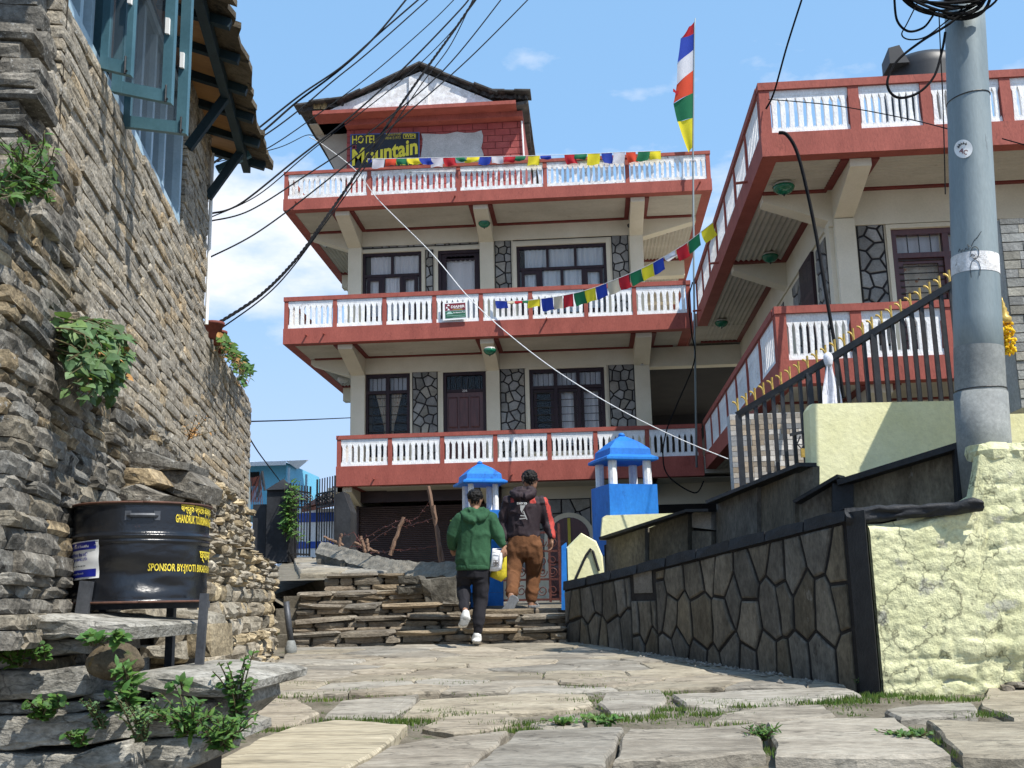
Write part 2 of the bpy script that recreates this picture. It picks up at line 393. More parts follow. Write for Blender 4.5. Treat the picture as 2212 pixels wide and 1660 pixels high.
def stone_panel(parent, x0, x1, z0, z1, Y, size=.26, T=None, name='stone_facing', th=.018, m='facing_stone', ratio=1.0):
    """T maps (u, z, out) to a place; default is a wall facing the viewer at depth Y"""
    T = T or (lambda u, z, o: Vector((u, Y-o, z)))
    mb = MB(); mb.prism([T(x0, z0, 0), T(x1, z0, 0), T(x1, z1, 0), T(x0, z1, 0)], T(x0, z0, .008)-T(x0, z0, 0))
    back = mb.build(name, 'black_joint', parent)
    for c in voronoi([(x0+.004, z0+.004), (x1-.004, z0+.004), (x1-.004, z1-.004), (x0+.004, z1-.004)], jseeds(x0, x1, z0, z1, size*ratio*.86, size*.86, .34), .015):
        ms = MB(); ms.prism([T(u, z, .006) for u, z in c], T(c[0][0], c[0][1], th+U(-.004, .006))-T(c[0][0], c[0][1], 0), .012)
        ms.build('stone', m, back)
    return back
def curtain_mb(x0, x1, z0, z1, y, folds=6, amp=.02, top=None):
    mb = MB(); n = folds*6
    return mb.grid(lambda u, v: (x0+(x1-x0)*u, y+amp*sin(u*folds*2*pi+.8*sin(v*3))*(1-.3*v), z0+(z1-z0)*v), n, 4)
def frame_box(mb, x0, x1, z0, z1, y0, y1, w):
    mb.box(x0, x0+w, y0, y1, z0, z1); mb.box(x1-w, x1, y0, y1, z0, z1); mb.box(x0+w, x1-w, y0, y1, z1-w, z1); mb.box(x0+w, x1-w, y0, y1, z0, z0+w)
def window_casement(parent, x0, x1, z0, z1, Y, top, low, tfrac=.33, cur='curtain', side_sash=True, Tm=None):
    """sash window: row of fixed lights on top, lower lights below, outer ones in their own sash"""
    mb = MB(); w = .065; frame_box(mb, x0, x1, z0, z1, Y-.02, Y+.06, w)
    zt = z1-(z1-z0)*tfrac; mb.box(x0+w, x1-w, Y-.022, Y+.058, zt-.03, zt+.03)
    xs = [x0+w+(x1-x0-2*w)*i/top for i in range(1, top)]
    for x in xs: mb.box(x-.028, x+.028, Y-.018, Y+.055, zt+.03, z1-w)
    xl = [x0+w+(x1-x0-2*w)*i/low for i in range(1, low)]
    for x in xl: mb.box(x-.032, x+.032, Y-.018, Y+.055, z0+w, zt-.03)
    fr = mb.build('window', 'dark_wood', parent)
    b = [x0+w]+xl+[x1-w]
    for i, (p, q) in enumerate(zip(b, b[1:])):
        if side_sash and i in (0, len(b)-2):
            s = MB(); frame_box(s, p+.03, q-.03, z0+w+.002, zt-.034, Y-.012, Y+.03, .075); s.build('sash', 'dark_wood', fr)
        g = MB(); g.box(p, q, Y+.031, Y+.036, z0+w, zt-.03); g.build('pane', 'window_glass', fr)
        curtain_mb(p-.01, q+.01, z0, zt, Y+.07, 4).build('curtain', cur, fr, smooth=True)
    b = [x0+w]+xs+[x1-w]
    for i, (p, q) in enumerate(zip(b, b[1:])):
        g = MB(); g.box(p, q, Y+.031, Y+.036, zt+.03, z1-w); g.build('pane', 'window_glass', fr)
        curtain_mb(p+(.18*(q-p) if i == 0 else -.01), q+.01, zt, z1-w, Y+.07, 5).build('curtain', cur, fr, smooth=True)
    return fr
def window_barred(parent, x0, x1, z0, z1, Y, cols, tfrac=.22, cur='floral_curtain', tied=False, nb=7, curt=None, wood='dark_wood', sash=False):
    mb = MB(); w = .075; frame_box(mb, x0, x1, z0, z1, Y-.03, Y+.07, w)
    zt = z1-(z1-z0)*tfrac; mb.box(x0+w, x1-w, Y-.028, Y+.068, zt-.035, zt+.035)
    xs = [x0+w+(x1-x0-2*w)*i/cols for i in range(1, cols)]
    for x in xs: mb.box(x-.04, x+.04, Y-.026, Y+.066, z0+w, zt-.035); mb.box(x-.04, x+.04, Y-.026, Y+.066, zt+.035, z1-w)
    fr = mb.build('window', wood, parent)
    b = [x0+w]+xs+[x1-w]
    for i, (p, q) in enumerate(zip(b, b[1:])):
        p2, q2 = p+(.04 if i else 0), q-(.04 if i < cols-1 else 0)
        if sash:
            s = MB(); frame_box(s, p2+.004, q2-.004, z0+w+.003, zt-.038, Y+.012, Y+.04, .07); s.build('sash', wood, fr)
        for k in range(nb):
            z = z0+w+(zt-z0-w)*(k+.7)/(nb+.4)
            r_ = MB(); r_.tube([(p2, Y-.002, z), (q2, Y-.002, z)], .0085, 5); r_.build('bar', 'iron_black', fr)
        for k in range(3):
            x = p2+(q2-p2)*(k+1)/4; r_ = MB(); r_.tube([(x, Y-.002, zt+.035), (x, Y-.002, z1-w)], .008, 5); r_.build('bar', 'iron_black', fr)
        g = MB(); g.box(p2, q2, Y+.041, Y+.046, z0+w, z1-w); g.build('pane', 'window_glass', fr)
        curtain_mb(p2, q2, zt, z1-w, Y+.1, 3).build('curtain', 'curtain', fr, smooth=True)
        if tied:
            sg = 1 if i == 0 else -1; xo = q2-.02 if i == 0 else p2+.02; wd = (q2-p2)*.62
            def cf(u, v, sg=sg, xo=xo, wd=wd):
                k = max(.16, (v-.36)/.64) if v > .36 else .16+.10*(1-v/.36)
                return (xo-sg*wd*k*u, Y+.14+.02*sin(u*20), z0+(zt-z0)*v)
            MB().grid(cf, 18, 10).build('curtain', cur, fr, smooth=True)
        elif curt and curt[i]:
            curtain_mb(p2-.01, q2+.01, z0, zt, Y+.13, 4).build('curtain', cur, fr, smooth=True)
    return fr
def soffit_lamp(c, label, green=True, out=(0,0,-1), k=1.0):
    t = thing('soffit_lamp', c, label, 'lamp', None); c = Vector(c); m = 'lamp_green' if green else 'lamp_pale'
    b = MB(); b.lathe(c, [(.11*k, 0), (.12*k, -.02), (.12*k, -.035)], 18, (0,0,1)); b.build('lamp_base', 'lamp_pale', t, smooth=True)
    s = MB(); s.lathe(c, [(.125*k, -.034), (.135*k, -.05), (.12*k, -.09), (.08*k, -.13), (.03*k, -.15)], 18, (0,0,1)); s.build('lamp_shade', m, t, smooth=True)
    f = MB(); f.lathe(c, [(.012, -.14), (.014, -.165), (.004, -.18)], 8, (0,0,1)); f.build('finial', 'iron_black', t)
    return t
# ------------------------------------------------------------------ the hotel's main block
HF, HW = 21.1, 22.62                     # balcony front and wall face
def hx(x, y, Y=HF): return onY(x, y, Y).x
hotel = thing('hotel_building', (-1.9, 24, 1.6), 'three storey cream hotel block with red and white balconies and a rooftop sign', 'building')
LEV = {'low': (3.95, 4.35, 4.90, 4.98, -5.08, 2.28), 'mid': (6.94, 7.27, 7.86, 7.95, -6.23, 2.22), 'top': (9.88, 10.13, 10.68, 10.75, -6.29, 2.78)}
PPX = {'low': [(731,985),(842,982),(955,978),(1070,975),(1187,972),(1287,970),(1399,966),(1508,962)],
       'mid': [(619,690),(723,686),(830,682),(938,678),(1039,674),(1146,670),(1266,664),(1371,660),(1482,656)],
       'top': [(617,405),(797,397),(990,388),(1177,378),(1355,370),(1531,362)]}
for lv, (zb, z0, zp, zr, xa, xb) in LEV.items():
    mb = MB(); yb = 31.0
    mb.box(xa, xb, HF, HF+.22, zb, z0)                       # red front beam
    mb.box(xa, xa+.2, HF+.22, yb, zb, z0); mb.box(xb-.2, xb, HF+.22, yb, zb, z0)
    mb.build('balcony_fascia', 'red_paint', hotel)
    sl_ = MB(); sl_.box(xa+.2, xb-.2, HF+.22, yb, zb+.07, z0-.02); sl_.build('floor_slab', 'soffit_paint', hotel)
    ps = [hx(*p)-xa for p in PPX[lv]]; ps[0] = .055; ps[-1] = xb-xa-.055
    nb = {'low': 8, 'mid': 8, 'top': 15}[lv]
    railing(hotel, (xa, HF+.01), (xb, HF+.01), z0, zp, zr, ps, nb, panelmat='white_paint' if lv != 'top' else 'old_white_paint')
    rl = railing(hotel, (xa+.01, HF+5), (xa+.01, HF+.14), z0, zp, zr, [.055, 1.2, 2.4, 3.6, 4.8], 9, name='side_railing', panelmat='old_white_paint')
# soffits, beams, brackets
colx = {'mid': [(751, 780), (1036, 1066), (1362, 1391)], 'low': [(757, 787), (1051, 1079), (1373, 1406)]}
for lv, yref in (('top', 560), ('mid', 850), ('low', 1110)):
    zb, z0, zp, zr, xa, xb = LEV[lv]
    cols_ = [(onY(a, yref, HW-.1).x, onY(b, yref, HW-.1).x) for a, b in colx['mid' if lv == 'top' else 'low']]
    br = [-5.17] + []
    for i, (a, b) in enumerate(cols_):
        m = MB(); y0, y1 = HF+.2, HW; d1 = .42
        m.add([(a, y0, zb-.005), (b, y0, zb-.005), (b, y0, zb-.10), (a, y0, zb-.10), (a, y1, zb-.005), (b, y1, zb-.005), (b, y1, zb-d1), (a, y1, zb-d1)],
              [(0,1,2,3), (3,2,6,7), (0,3,7,4), (1,5,6,2), (4,7,6,5), (0,4,5,1)])
        m.build('bracket', 'cream_paint', hotel)
        for (q0, q1) in ((a-.10, a-.003), (b+.003, b+.10)):
            t_ = MB(); t_.box(q0, q1, y0+.02, HW-.02, zb-.02, zb+.03); t_.build('trim', 'dark_red_trim', hotel)
    edges = [xa+.2]+[v for c in cols_ for v in c]+[xb-.2]
    for a, b in zip(edges[::2], edges[1::2]):
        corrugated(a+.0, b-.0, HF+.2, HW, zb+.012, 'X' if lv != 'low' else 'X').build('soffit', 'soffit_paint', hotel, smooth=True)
        t_ = MB(); t_.box(a+.1, b-.1, HW-.09, HW-.005, zb-.02, zb+.028); t_.build('trim', 'dark_red_trim', hotel)
    # side soffit on the left with beam running out to the corner
    corrugated(xa+.2, cols_[0][0], HW, 28, zb+.012, 'Y').build('soffit', 'soffit_paint', hotel, smooth=True)
    a = cols_[0][0]
    m = MB(); m.add([(xa+.2, HW, zb-.005), (a, HW, zb-.005), (a, HW, zb-.42), (xa+.2, HW, zb-.10), (xa+.2, HW+.3, zb-.005), (a, HW+.3, zb-.005), (a, HW+.3, zb-.42), (xa+.2, HW+.3, zb-.10)],
                    [(0,3,2,1), (3,7,6,2), (0,4,7,3), (1,2,6,5), (4,5,6,7), (0,1,5,4)]); m.build('bracket', 'cream_paint', hotel)
    b = cols_[-1][1]
    if lv == 'top':
        corrugated(b, xb-.2, HW, 28, zb+.012, 'Y').build('soffit', 'soffit_paint', hotel, smooth=True)
        m = MB(); m.add([(b, HW, zb-.005), (xb-.2, HW, zb-.005), (xb-.2, HW, zb-.10), (b, HW, zb-.42), (b, HW+.3, zb-.005), (xb-.2, HW+.3, zb-.005), (xb-.2, HW+.3, zb-.10), (b, HW+.3, zb-.42)],
                    [(0,1,2,3), (3,2,6,7), (0,3,7,4), (1,5,6,2), (4,7,6,5), (0,4,5,1)]); m.build('bracket', 'cream_paint', hotel)
        for yy in (25.6, 28):
            t_ = MB(); t_.box(b, xb-.2, yy, yy+.1, zb-.02, zb+.03); t_.build('trim', 'dark_red_trim', hotel)
            t_ = MB(); t_.box(b, xb-.2, yy+.11, yy+.4, zb-.4, zb-.005); t_.build('beam', 'cream_paint', hotel)
    for yy in (25.6,):
        t_ = MB(); t_.box(xa+.2, a, yy, yy+.1, zb-.02, zb+.03); t_.build('trim', 'dark_red_trim', hotel)
        t_ = MB(); t_.box(xa+.2, a, yy+.11, yy+.4, zb-.35, zb-.005); t_.build('beam', 'cream_paint', hotel)
# columns and walls per storey
WX0, WX1 = -5.17, 1.40
def storey(zf, zc, wins, yref, key, beam=.42):
    bm_ = MB(); bm_.box(WX0, WX1, HW, HW+.3, zc-beam, zc+.05); bm_.build('beam', 'cream_paint', hotel)
    ops = [w for w in wins]
    wall_open(WX0+.02, WX1-.02, zf, zc-beam-.001, HW+.05, HW+.25, ops).build('wall', 'cream_paint', hotel)
    for a, b in colx[key]:
        a, b = onY(a, yref, HW-.1).x, onY(b, yref, HW-.1).x
        m = MB(); m.box(a, b, HW-.06, HW+.24, zf, zc-beam); m.build('column', 'cream_paint', hotel)
z2f, z2c = 7.30, 9.88; z1f, z1c = 4.36, 6.94
YW = HW+.05
w1 = rectY(783, 546, 911, 700, YW); d1 = rectY(947, 541, 1043, 700, YW); w2 = rectY(1117, 529, 1312, 690, YW)
w1 = (w1[0], w1[1], z2f+.45, w1[3]); d1 = (d1[0], d1[1], z2f+.01, d1[3]); w2 = (w2[0], w2[1], z2f+.45, w2[3])
storey(z2f, z2c, [w1, d1, w2], 560, 'mid', .36)
window_casement(hotel, *w1, YW+.03, 2, 3); window_casement(hotel, *w2, YW+.03, 3, 4, cur='curtain_blue')
for (q, wd) in ((w1, .075), (d1, .075), (w2, .08)):
    m = MB(); frame_box(m, q[0]-wd, q[1]+wd, q[2]-.05, q[3]+wd, YW-.035, YW+.02, wd-.002); m.build('window_surround', 'cream_paint', hotel)
def glazed_door(q):
    m = MB(); frame_box(m, q[0], q[1], q[2], q[3], YW-.01, YW+.1, .07); dr = m.build('door', 'dark_wood', hotel)
    l = MB(); frame_box(l, q[0]+.072, q[1]-.072, q[2]+.072, q[3]-.072, YW+.03, YW+.08, .11)
    x0, x1, zt = q[0]+.18, q[1]-.18, q[3]-.18
    for k in range(6):
        xx = x0+(x1-x0)*(k+.5)/6; l.lathe((xx, YW+.03, zt), [((x1-x0)/11, 0), ((x1-x0)/11, .05)], 10, (0,1,0))
    l.build('door_leaf', 'dark_wood', dr)
    g = MB(); g.box(x0, x1, YW+.05, YW+.055, q[2]+.18, zt); g.build('pane', 'window_glass', dr)
    curtain_mb(x0, x1, q[2]+.2, zt, YW+.12, 3, .012).build('curtain', 'curtain', dr, smooth=True)
    h = MB(); h.box(x0-.06, x0-.035, YW, YW+.03, q[2]+.95, q[2]+1.1); h.build('handle', 'grey_plastic', dr)
glazed_door(d1)
for r in ((781,519,1034,534),(919,540,937,700),(1069,513,1106,690),(1107,511,1322,517),(1323,507,1361,690)):
    q = rectY(*r, YW); stone_panel(hotel, q[0]+.005, q[1]-.005, max(q[2], z2f+.01), q[3], YW-.001, .24)
w3 = rectY(788, 808, 886, 990, YW); d2 = rectY(958, 804, 1051, 1000, YW); w4 = rectY(1145, 796, 1308, 980, YW)
w3 = (w3[0], w3[1], z1f+.35, w3[3]); d2 = (d2[0], d2[1], z1f+.01, d2[3]); w4 = (w4[0], w4[1], z1f+.35, w4[3])
storey(z1f, z1c, [w3, d2, w4], 850, 'low', .36)
window_barred(hotel, *w3, YW+.04, 2, tied=True)
window_barred(hotel, *w4, YW+.04, 3, cur='curtain', curt=(0,1,1), nb=8, sash=True)
def panel_door(q, parent=None, mp=lambda x, y, z: (x, y, z)):
    m = MB(); frame_box(m, q[0], q[1], q[2], q[3], YW-.01, YW+.1, .07); dr = m.build('door', 'dark_wood', hotel)
    zt = q[3]-.45
    l = MB(); l.box(q[0]+.072, q[1]-.072, YW+.04, YW+.08, q[2]+.072, zt); l.build('door_leaf', 'door_wood', dr)
    l = MB(); l.box(q[0]+.072, q[1]-.072, YW+.02, YW+.09, zt+.002, zt+.07); l.build('transom', 'dark_wood', dr)
    w = q[1]-q[0]-.144
    for k in range(6):
        x = q[0]+.072+w*(k+.5)/6; b = MB(); b.tube([(x, YW+.05, zt+.07), (x, YW+.05, q[3]-.07)], .01, 5); b.build('bar', 'iron_black', dr)
    g = MB(); g.box(q[0]+.072, q[1]-.072, YW+.07, YW+.075, zt+.07, q[3]-.07); g.build('pane', 'window_glass', dr)
    for k in range(3):
        for (za, zb_) in ((zt-.78, zt-.1), (q[2]+.2, zt-.88)):
            xa = q[0]+.11+(w-.07)*k/3; xb_ = xa+(w-.07)/3-.05
            p = MB(); p.prism([(xa, YW+.039, za), (xb_, YW+.039, za), (xb_, YW+.039, zb_), (xa, YW+.039, zb_)], (0, -.02, 0), .03); p.build('door_panel', 'door_wood', dr)
    vs_, fs_ = text_mb('206', .075, 'CENTER'); xm = (q[0]+q[1])/2
    t_ = MB(); t_.add([(xm+x, YW+.018, zt+.01+y) for x, y in vs_], fs_); t_.build('door_number', 'sign_white', dr)
panel_door(d2)
for (q, wd) in ((w3, .05), (d2, .05), (w4, .06)):
    m = MB(); frame_box(m, q[0]-wd, q[1]+wd, q[2]-.03, q[3]+wd, YW-.03, YW+.02, wd-.002); m.build('window_surround', 'cream_paint', hotel)
for r in ((891,797,946,960),(1081,789,1135,960),(1317,781,1373,960)):
    q = rectY(*r, YW); stone_panel(hotel, q[0], q[1], z1f+.01, q[3], YW-.001, .235)
# rooms behind the windows, their shade put into near-black sheets; side wall, rear wall
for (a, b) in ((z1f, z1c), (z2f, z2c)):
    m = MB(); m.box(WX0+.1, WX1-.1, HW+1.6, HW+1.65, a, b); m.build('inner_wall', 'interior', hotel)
m = MB(); m.box(WX0, WX0+.2, HW+.3, 31, 1.6, 9.88); m.box(WX1-.2, WX1, HW+.3, 31, 1.6, 9.88); m.box(WX0, WX1, 30.8, 31, 1.6, 9.88); m.build('side_wall', 'cream_paint', hotel)
# open passage to the right of the block, its shade put into near-black surfaces: back wall with a gap of sky
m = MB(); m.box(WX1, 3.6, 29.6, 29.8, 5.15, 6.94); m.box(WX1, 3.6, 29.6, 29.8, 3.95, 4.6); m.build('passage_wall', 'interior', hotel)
m = MB(); m.box(WX1, 3.6, HW, HW+.3, 6.5, 6.93); m.build('beam', 'cream_paint', hotel)
for xx in (2.1, 2.75): 
    m = MB(); m.box(xx, xx+.05, 29.55, 29.6, 4.6, 5.15); m.build('mullion', 'iron_black', hotel)
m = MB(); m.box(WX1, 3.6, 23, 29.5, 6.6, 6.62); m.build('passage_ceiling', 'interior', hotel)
for za, zb_ in ((4.0, 4.33), (6.98, 7.25)):
    m = MB(); m.box(2.29, 3.7, HF+.03, 31, za, zb_); m.build('floor_slab', 'soffit_paint', hotel)
# ground floor: rolling shutter, arch door, stone facing
GF = HW-.45
q = rectY(775, 1062, 1078, 1230, GF); SHB = q[2]
m = MB(); nsl = 46
for k in range(nsl):
    z = 1.75+(3.62-1.75)*k/nsl; hgt = (3.62-1.75)/nsl
    m.tube([(q[0], GF+.05, z+hgt/2), (q[1], GF+.05, z+hgt/2)], hgt*.53, 8)
m.build('rolling_shutter', 'shutter', hotel)
m = MB(); m.box(q[0]-.06, q[0]-.002, GF-.02, GF+.1, 1.7, 3.7); m.box(q[1]+.002, q[1]+.06, GF-.02, GF+.1, 1.7, 3.7); m.box(q[0]-.06, q[1]+.06, GF-.04, GF+.1, 3.701, 3.94); m.build('shutter_frame', 'shutter', hotel)
c0 = onY(755, 1110, GF).x; c1 = onY(775, 1110, GF).x
m = MB(); m.box(c0, c1-.05, GF-.05, GF+.3, 1.6, 3.55); m.build('column', 'cream_paint', hotel)
a, b = c0, c1-.05
m = MB(); m.add([(a-.25, HF+.2, 3.945), (b-.1, HF+.2, 3.945), (b-.1, HF+.2, 3.85), (a-.25, HF+.2, 3.85), (a, GF, 3.945), (b, GF, 3.945), (b, GF, 3.5), (a, GF, 3.5)],
              [(0,1,2,3), (3,2,6,7), (0,3,7,4), (1,5,6,2), (4,7,6,5), (0,4,5,1)]); m.build('bracket', 'cream_paint', hotel)
gx0 = q[1]+.061; gx1 = 3.2
m = MB(); m.box(gx0, gx1, GF+.1, GF+.3, 1.6, 3.94); m.build('wall', 'cream_paint', hotel)
qs = rectY(1088, 1078, 1278, 1200, GF); 
ax = onY(1229, 1130, GF).x; arw = .42; az = onY(1229, 1118, GF).z-arw
m = MB(); pts = [(gx0+.1, 1.7), (qs[1], 1.7), (qs[1], qs[3]), (gx0+.1, qs[3])]
back = stone_panel(hotel, gx0+.1, qs[1], 2.2, qs[3], GF+.099, .34)
arc = [(ax+(arw+.1)*cos(pi*k/14), az+(arw+.1)*sin(pi*k/14)) for k in range(15)]
m = MB(); m.prism([(x, GF+.06, z) for x, z in arc+[(ax-arw-.1, 1.65), (ax+arw+.1, 1.65)]], (0, -.05, 0)); m.build('arch_surround', 'cream_paint', hotel)
arc = [(ax+arw*cos(pi*k/14), az+arw*sin(pi*k/14)) for k in range(15)]
m = MB(); m.prism([(x, GF+.005, z) for x, z in arc+[(ax-arw, 1.65), (ax+arw, 1.65)]], (0, -.012, 0)); dr = m.build('arch_door', 'door_wood', hotel)
m = MB(); m.box(ax-.03, ax+.03, GF-.03, GF-.008, 1.65, az+arw*.95); m.build('door_post', 'sign_gold', dr)
for sx_ in (-1, 1):
    for (za, zb_) in ((1.75, 2.3), (2.36, az-.05)):
        p = MB(); p.prism([(ax+sx_*.08, GF-.008, za), (ax+sx_*.34, GF-.008, za), (ax+sx_*.34, GF-.008, zb_), (ax+sx_*.08, GF-.008, zb_)][::sx_], (0, -.02, 0), .04); p.build('door_panel', 'door_wood', dr)
m = MB(); m.box(gx0-2.4, gx1, HF+.22, GF+.1, 3.93, 3.945); m.build('soffit', 'soffit_paint', hotel)
m = MB(); m.box(1.3, 3.4, GF+.09, GF+.1, 1.6, 3.5); m.build('dark_opening', 'interior', hotel)  # thin near-black sheet on the wall, the opening's shade put into its colour
# drain spouts on the fascias
for (x, y, Y) in ((640,438,0),(700,722,0),(662,725,0),(983,425,0),(1181,690,0),(808,1035,0),(1106,1025,0),(1512,395,0)):
    p = onY(x, y, HF); m = MB(); m.tube([p+Vector((0,.05,0)), p+Vector((0,-.12,-.01))], .018, 8); m.build('drain_spout', 'red_paint', hotel)
# small fittings on the walls
def fitting(c, label):
    t = thing('dome_camera', c, label, 'camera'); c = Vector(c)
    m = MB(); m.lathe(c, [(.055, 0), (.055, -.03), (.05, -.05)], 14, (0,1,0)); m.build('housing', 'grey_plastic', t, smooth=True)
    m = MB(); m.lathe(c, [(.035, -.05), (.03, -.07), (.012, -.085)], 12, (0,1,0)); m.build('lens', 'iron_black', t, smooth=True)
fitting(onY(1387, 785, HW-.06), 'white round camera on the lower right column of the hotel')
t = thing('switch_box', onY(1053, 606, YW-.035), 'small grey switch box with conduit beside the glazed hotel door', 'box')
c = LOC[t.name]; m = MB(); m.box(c.x-.05, c.x+.05, c.y-.04, c.y, c.z-.06, c.z+.06); m.build('box', 'grey_plastic', t)
m = MB(); m.tube([c+Vector((0,-.015,.06)), c+Vector((0,-.015,1.35))], .011, 6); m.build('conduit', 'cream_paint', t)
t = thing('bullet_camera', onY(1369, 490, HW-.1), 'black bullet camera under the top balcony bracket', 'camera'); c = LOC[t.name]
m = MB(); m.tube([c+Vector((.02,-.02,.06)), c+Vector((-.12,-.1,-.01))], .045, 10); m.build('housing', 'iron_black', t)
m = MB(); m.tube([c+Vector((0,.05,.05)), c], .015, 6); m.build('mount', 'grey_plastic', t)
soffit_lamp(onZ(1046, 478, 9.7), 'green glass lamp under the middle bracket of the top balcony')
soffit_lamp(onZ(1058, 752, 6.72), 'green glass lamp under the middle bracket of the second balcony')
soffit_lamp(onZ(706, 520, 9.86), 'pale round lamp under the left end of the top balcony', False)
soffit_lamp(onZ(1440, 490, 9.86), 'pale round lamp under the right end of the top balcony', False)
soffit_lamp(onZ(741, 815, 6.92), 'pale round lamp under the left end of the second balcony', False)
# ------------------------------------------------------------------ rooftop room with gable roof and sign
RY = 23.7
zu = onY(930, 260, RY).z                      # underside of the red eave
rx0, rx1 = onY(749, 310, RY).x, onY(1131, 300, RY).x
zroof0 = 10.13
m = MB(); m.box(rx0, rx1, RY+.03, 30, zroof0, zu); m.build('roof_room_wall', 'red_paint', hotel)
pw_ = rectY(752, 265, 1130, 400, RY)
m = MB(); bk = MB(); bk.box(rx0, rx1, RY+.015, RY+.029, zroof0, zu); back = bk.build('brick_face', 'dark_red_trim', hotel)
bh, bl = .165, .36; j = 0; z = zroof0+.1
while z < zu-.1:
    x = rx0-(bl/2 if j % 2 else 0)
    while x < rx1:
        a, b = max(x+.006, rx0), min(x+bl-.006, rx1)
        if b-a > .05:
            bb = MB(); bb.prism([(a, RY+.014, z+.006), (b, RY+.014, z+.006), (b, RY+.014, z+bh-.006), (a, RY+.014, z+bh-.006)], (0, -.016+U(-.002,.002), 0), .005); bb.build('brick', 'painted_brick', back)
        x += bl
    z += bh; j += 1
q = rectY(911, 288, 1042, 372, RY-.01)
m = MB(); pts = []
for k in range(28):
    s = 4*k/28; e = int(s); f = s-e
    pt = [(q[0]+(q[1]-q[0])*f, q[2]), (q[1], q[2]+(q[3]-q[2])*f), (q[1]-(q[1]-q[0])*f, q[3]), (q[0], q[3]-(q[3]-q[2])*f)][e]
    pts.append((pt[0]+U(-.03, .03), RY-.006, pt[1]+U(-.03, .03)))
m.prism(pts, (0, -.02, 0)); m.build('plaster_patch', 'grey_plaster', hotel)
# red eave slab
lp = onZ(930, 234, zu); ye = lp.y
ex0, ex1 = onY(675, 242, ye).x, onY(1114, 220, ye).x
m = MB(); m.box(ex0, ex1, ye, RY+.5, zu, zu+.09); m.build('eave_slab', 'red_paint', hotel)
m = MB(); m.box(rx0-.0, rx1+.0, RY-.25, RY+.02, zu-.14, zu-.001); m.build('beam', 'red_paint', hotel)
# gable wall and slate roof
GYP = ye+.16; ga = onY(908, 157, GYP); gl = onY(700, 236, GYP); gr = onY(1076, 213, GYP)
m = MB(); m.prism([(gl.x, GYP, zu+.09), (gr.x, GYP, zu+.09), (ga.x, GYP, ga.z)], (0, -.04, 0)); m.build('gable', 'old_white_paint', hotel)
m = MB(); m.box(ga.x-.26, ga.x+.20, GYP-.09, GYP-.042, zu+.091, ga.z-.14); m.build('pilaster', 'old_white_paint', hotel)
YF = ye+.15
ap = onY(907, 149, YF); el = onY(646, 238, YF); er = onY(1140, 210, YF); kl = onY(740, 228, YF); kr = onY(1066, 211, YF)
def slope(p, q, yb, th, seed):
    r = random.Random(seed); n = 18
    top = []; mb = MB()
    for jy in range(13):
        y = YF+(yb-YF)*jy/12
        for i in range(n+1):
            u = i/n; e = (r.uniform(-.05, .05) if i == n else 0); f = r.uniform(-.06, .06) if jy == 0 else 0
            top.append((p.x+(q.x-p.x)*(u+e*.1), y+f, p.z+(q.z-p.z)*u+th/2+.012*(i % 2)+r.uniform(-.006, .006)))
    bot = [(x, y, z-th) for x, y, z in top]
    N_ = n+1; fs = []
    for jy in range(12):
        for i in range(n):
            a = jy*N_+i; fs.append((a, a+1, a+N_+1, a+N_)); b = a+len(top); fs.append((b, b+N_, b+N_+1, b+1))
    o = len(top)
    for i in range(n): fs.append((i, o+i, o+i+1, i+1))
    for jy in range(12):
        a = jy*N_+n; fs.append((a, o+a, o+a+N_, a+N_)); a = jy*N_; fs.append((a, a+N_, o+a+N_, o+a))
    mb.add(top+bot, fs); return mb
roof = None
for p, q, s in ((ap, kl, 3), (kl+Vector((.1,0,.03)), el, 4), (ap, kr, 5), (kr+Vector((-.1,0,.03)), er, 6)):
    o = slope(p, q, 30.5, .09, s).build('roof_slope', 'roof_slate', hotel)
    n = max(3, int((q-p).length/.42))
    for k in range(n):
        a = p.lerp(q, k/n); b = p.lerp(q, (k+1.25)/n); d = (b-a); sd = MB()
        sd.obox((a+b)/2+Vector((0, .10+U(-.07,.04), .075+.012*(k%2))), d*.5, Vector((0,.26,0)), Vector((-d.z,0,d.x)).normalized()*.02*(1 if d.x>0 else -1)); sd.build('slate', 'roof_slate', o)
m = MB(); m.prism([(el.x+.12, RY+.3, zu+.05), (rx0, RY+.3, zu+.05), (rx0, RY+.3, zu-1.3), (el.x+.5, RY+.3, zu-1.1)], (0,.1,0)); m = MB(); m.prism([onY(x, y, RY+.5) for x, y in [(668,262),(752,262),(752,372),(726,372)]], (0,.08,0)); m.build('side_screen', 'soffit_paint', hotel)
m = MB(); m.box(el.x+.15, rx0, RY-.1, 30, zu+.0, zu+.02); m.build('soffit', 'soffit_paint', hotel)
# stacked side slates under the right roof edge
for k in range(9):
    c = er+Vector((-.15-.02*k, .3+.5*k, -.14-U(0,.05))); s = MB(); s.obox(c, (.16,0,.02), (0,.3,0), (0,0,.04)); s.build('slate', 'roof_slate', hotel)
m = MB(); m.tube([onY(1127, 262, RY-.05), onY(1132, 345, RY-.05)], .02, 8); m.build('downpipe', 'white_paint', hotel)
# dry grass on the roof corner
m = MB()
for k in range(60):
    b = onY(U(678, 704), 236, ye+.1); d = Vector((U(-.10,.10), U(-.05,.05), U(.08,.24))); sd = Vector((.006,0,0)); m.add([b-sd, b+sd, b+d], [(0,1,2)])
mat('dry_grass', [(.36,.26,.12), (.45,.34,.17)], 5, .9)
o = m.build('dry_grass', 'dry_grass', None, kind='stuff', label='tuft of dry grass on the left corner of the red roof eave', category='grass')
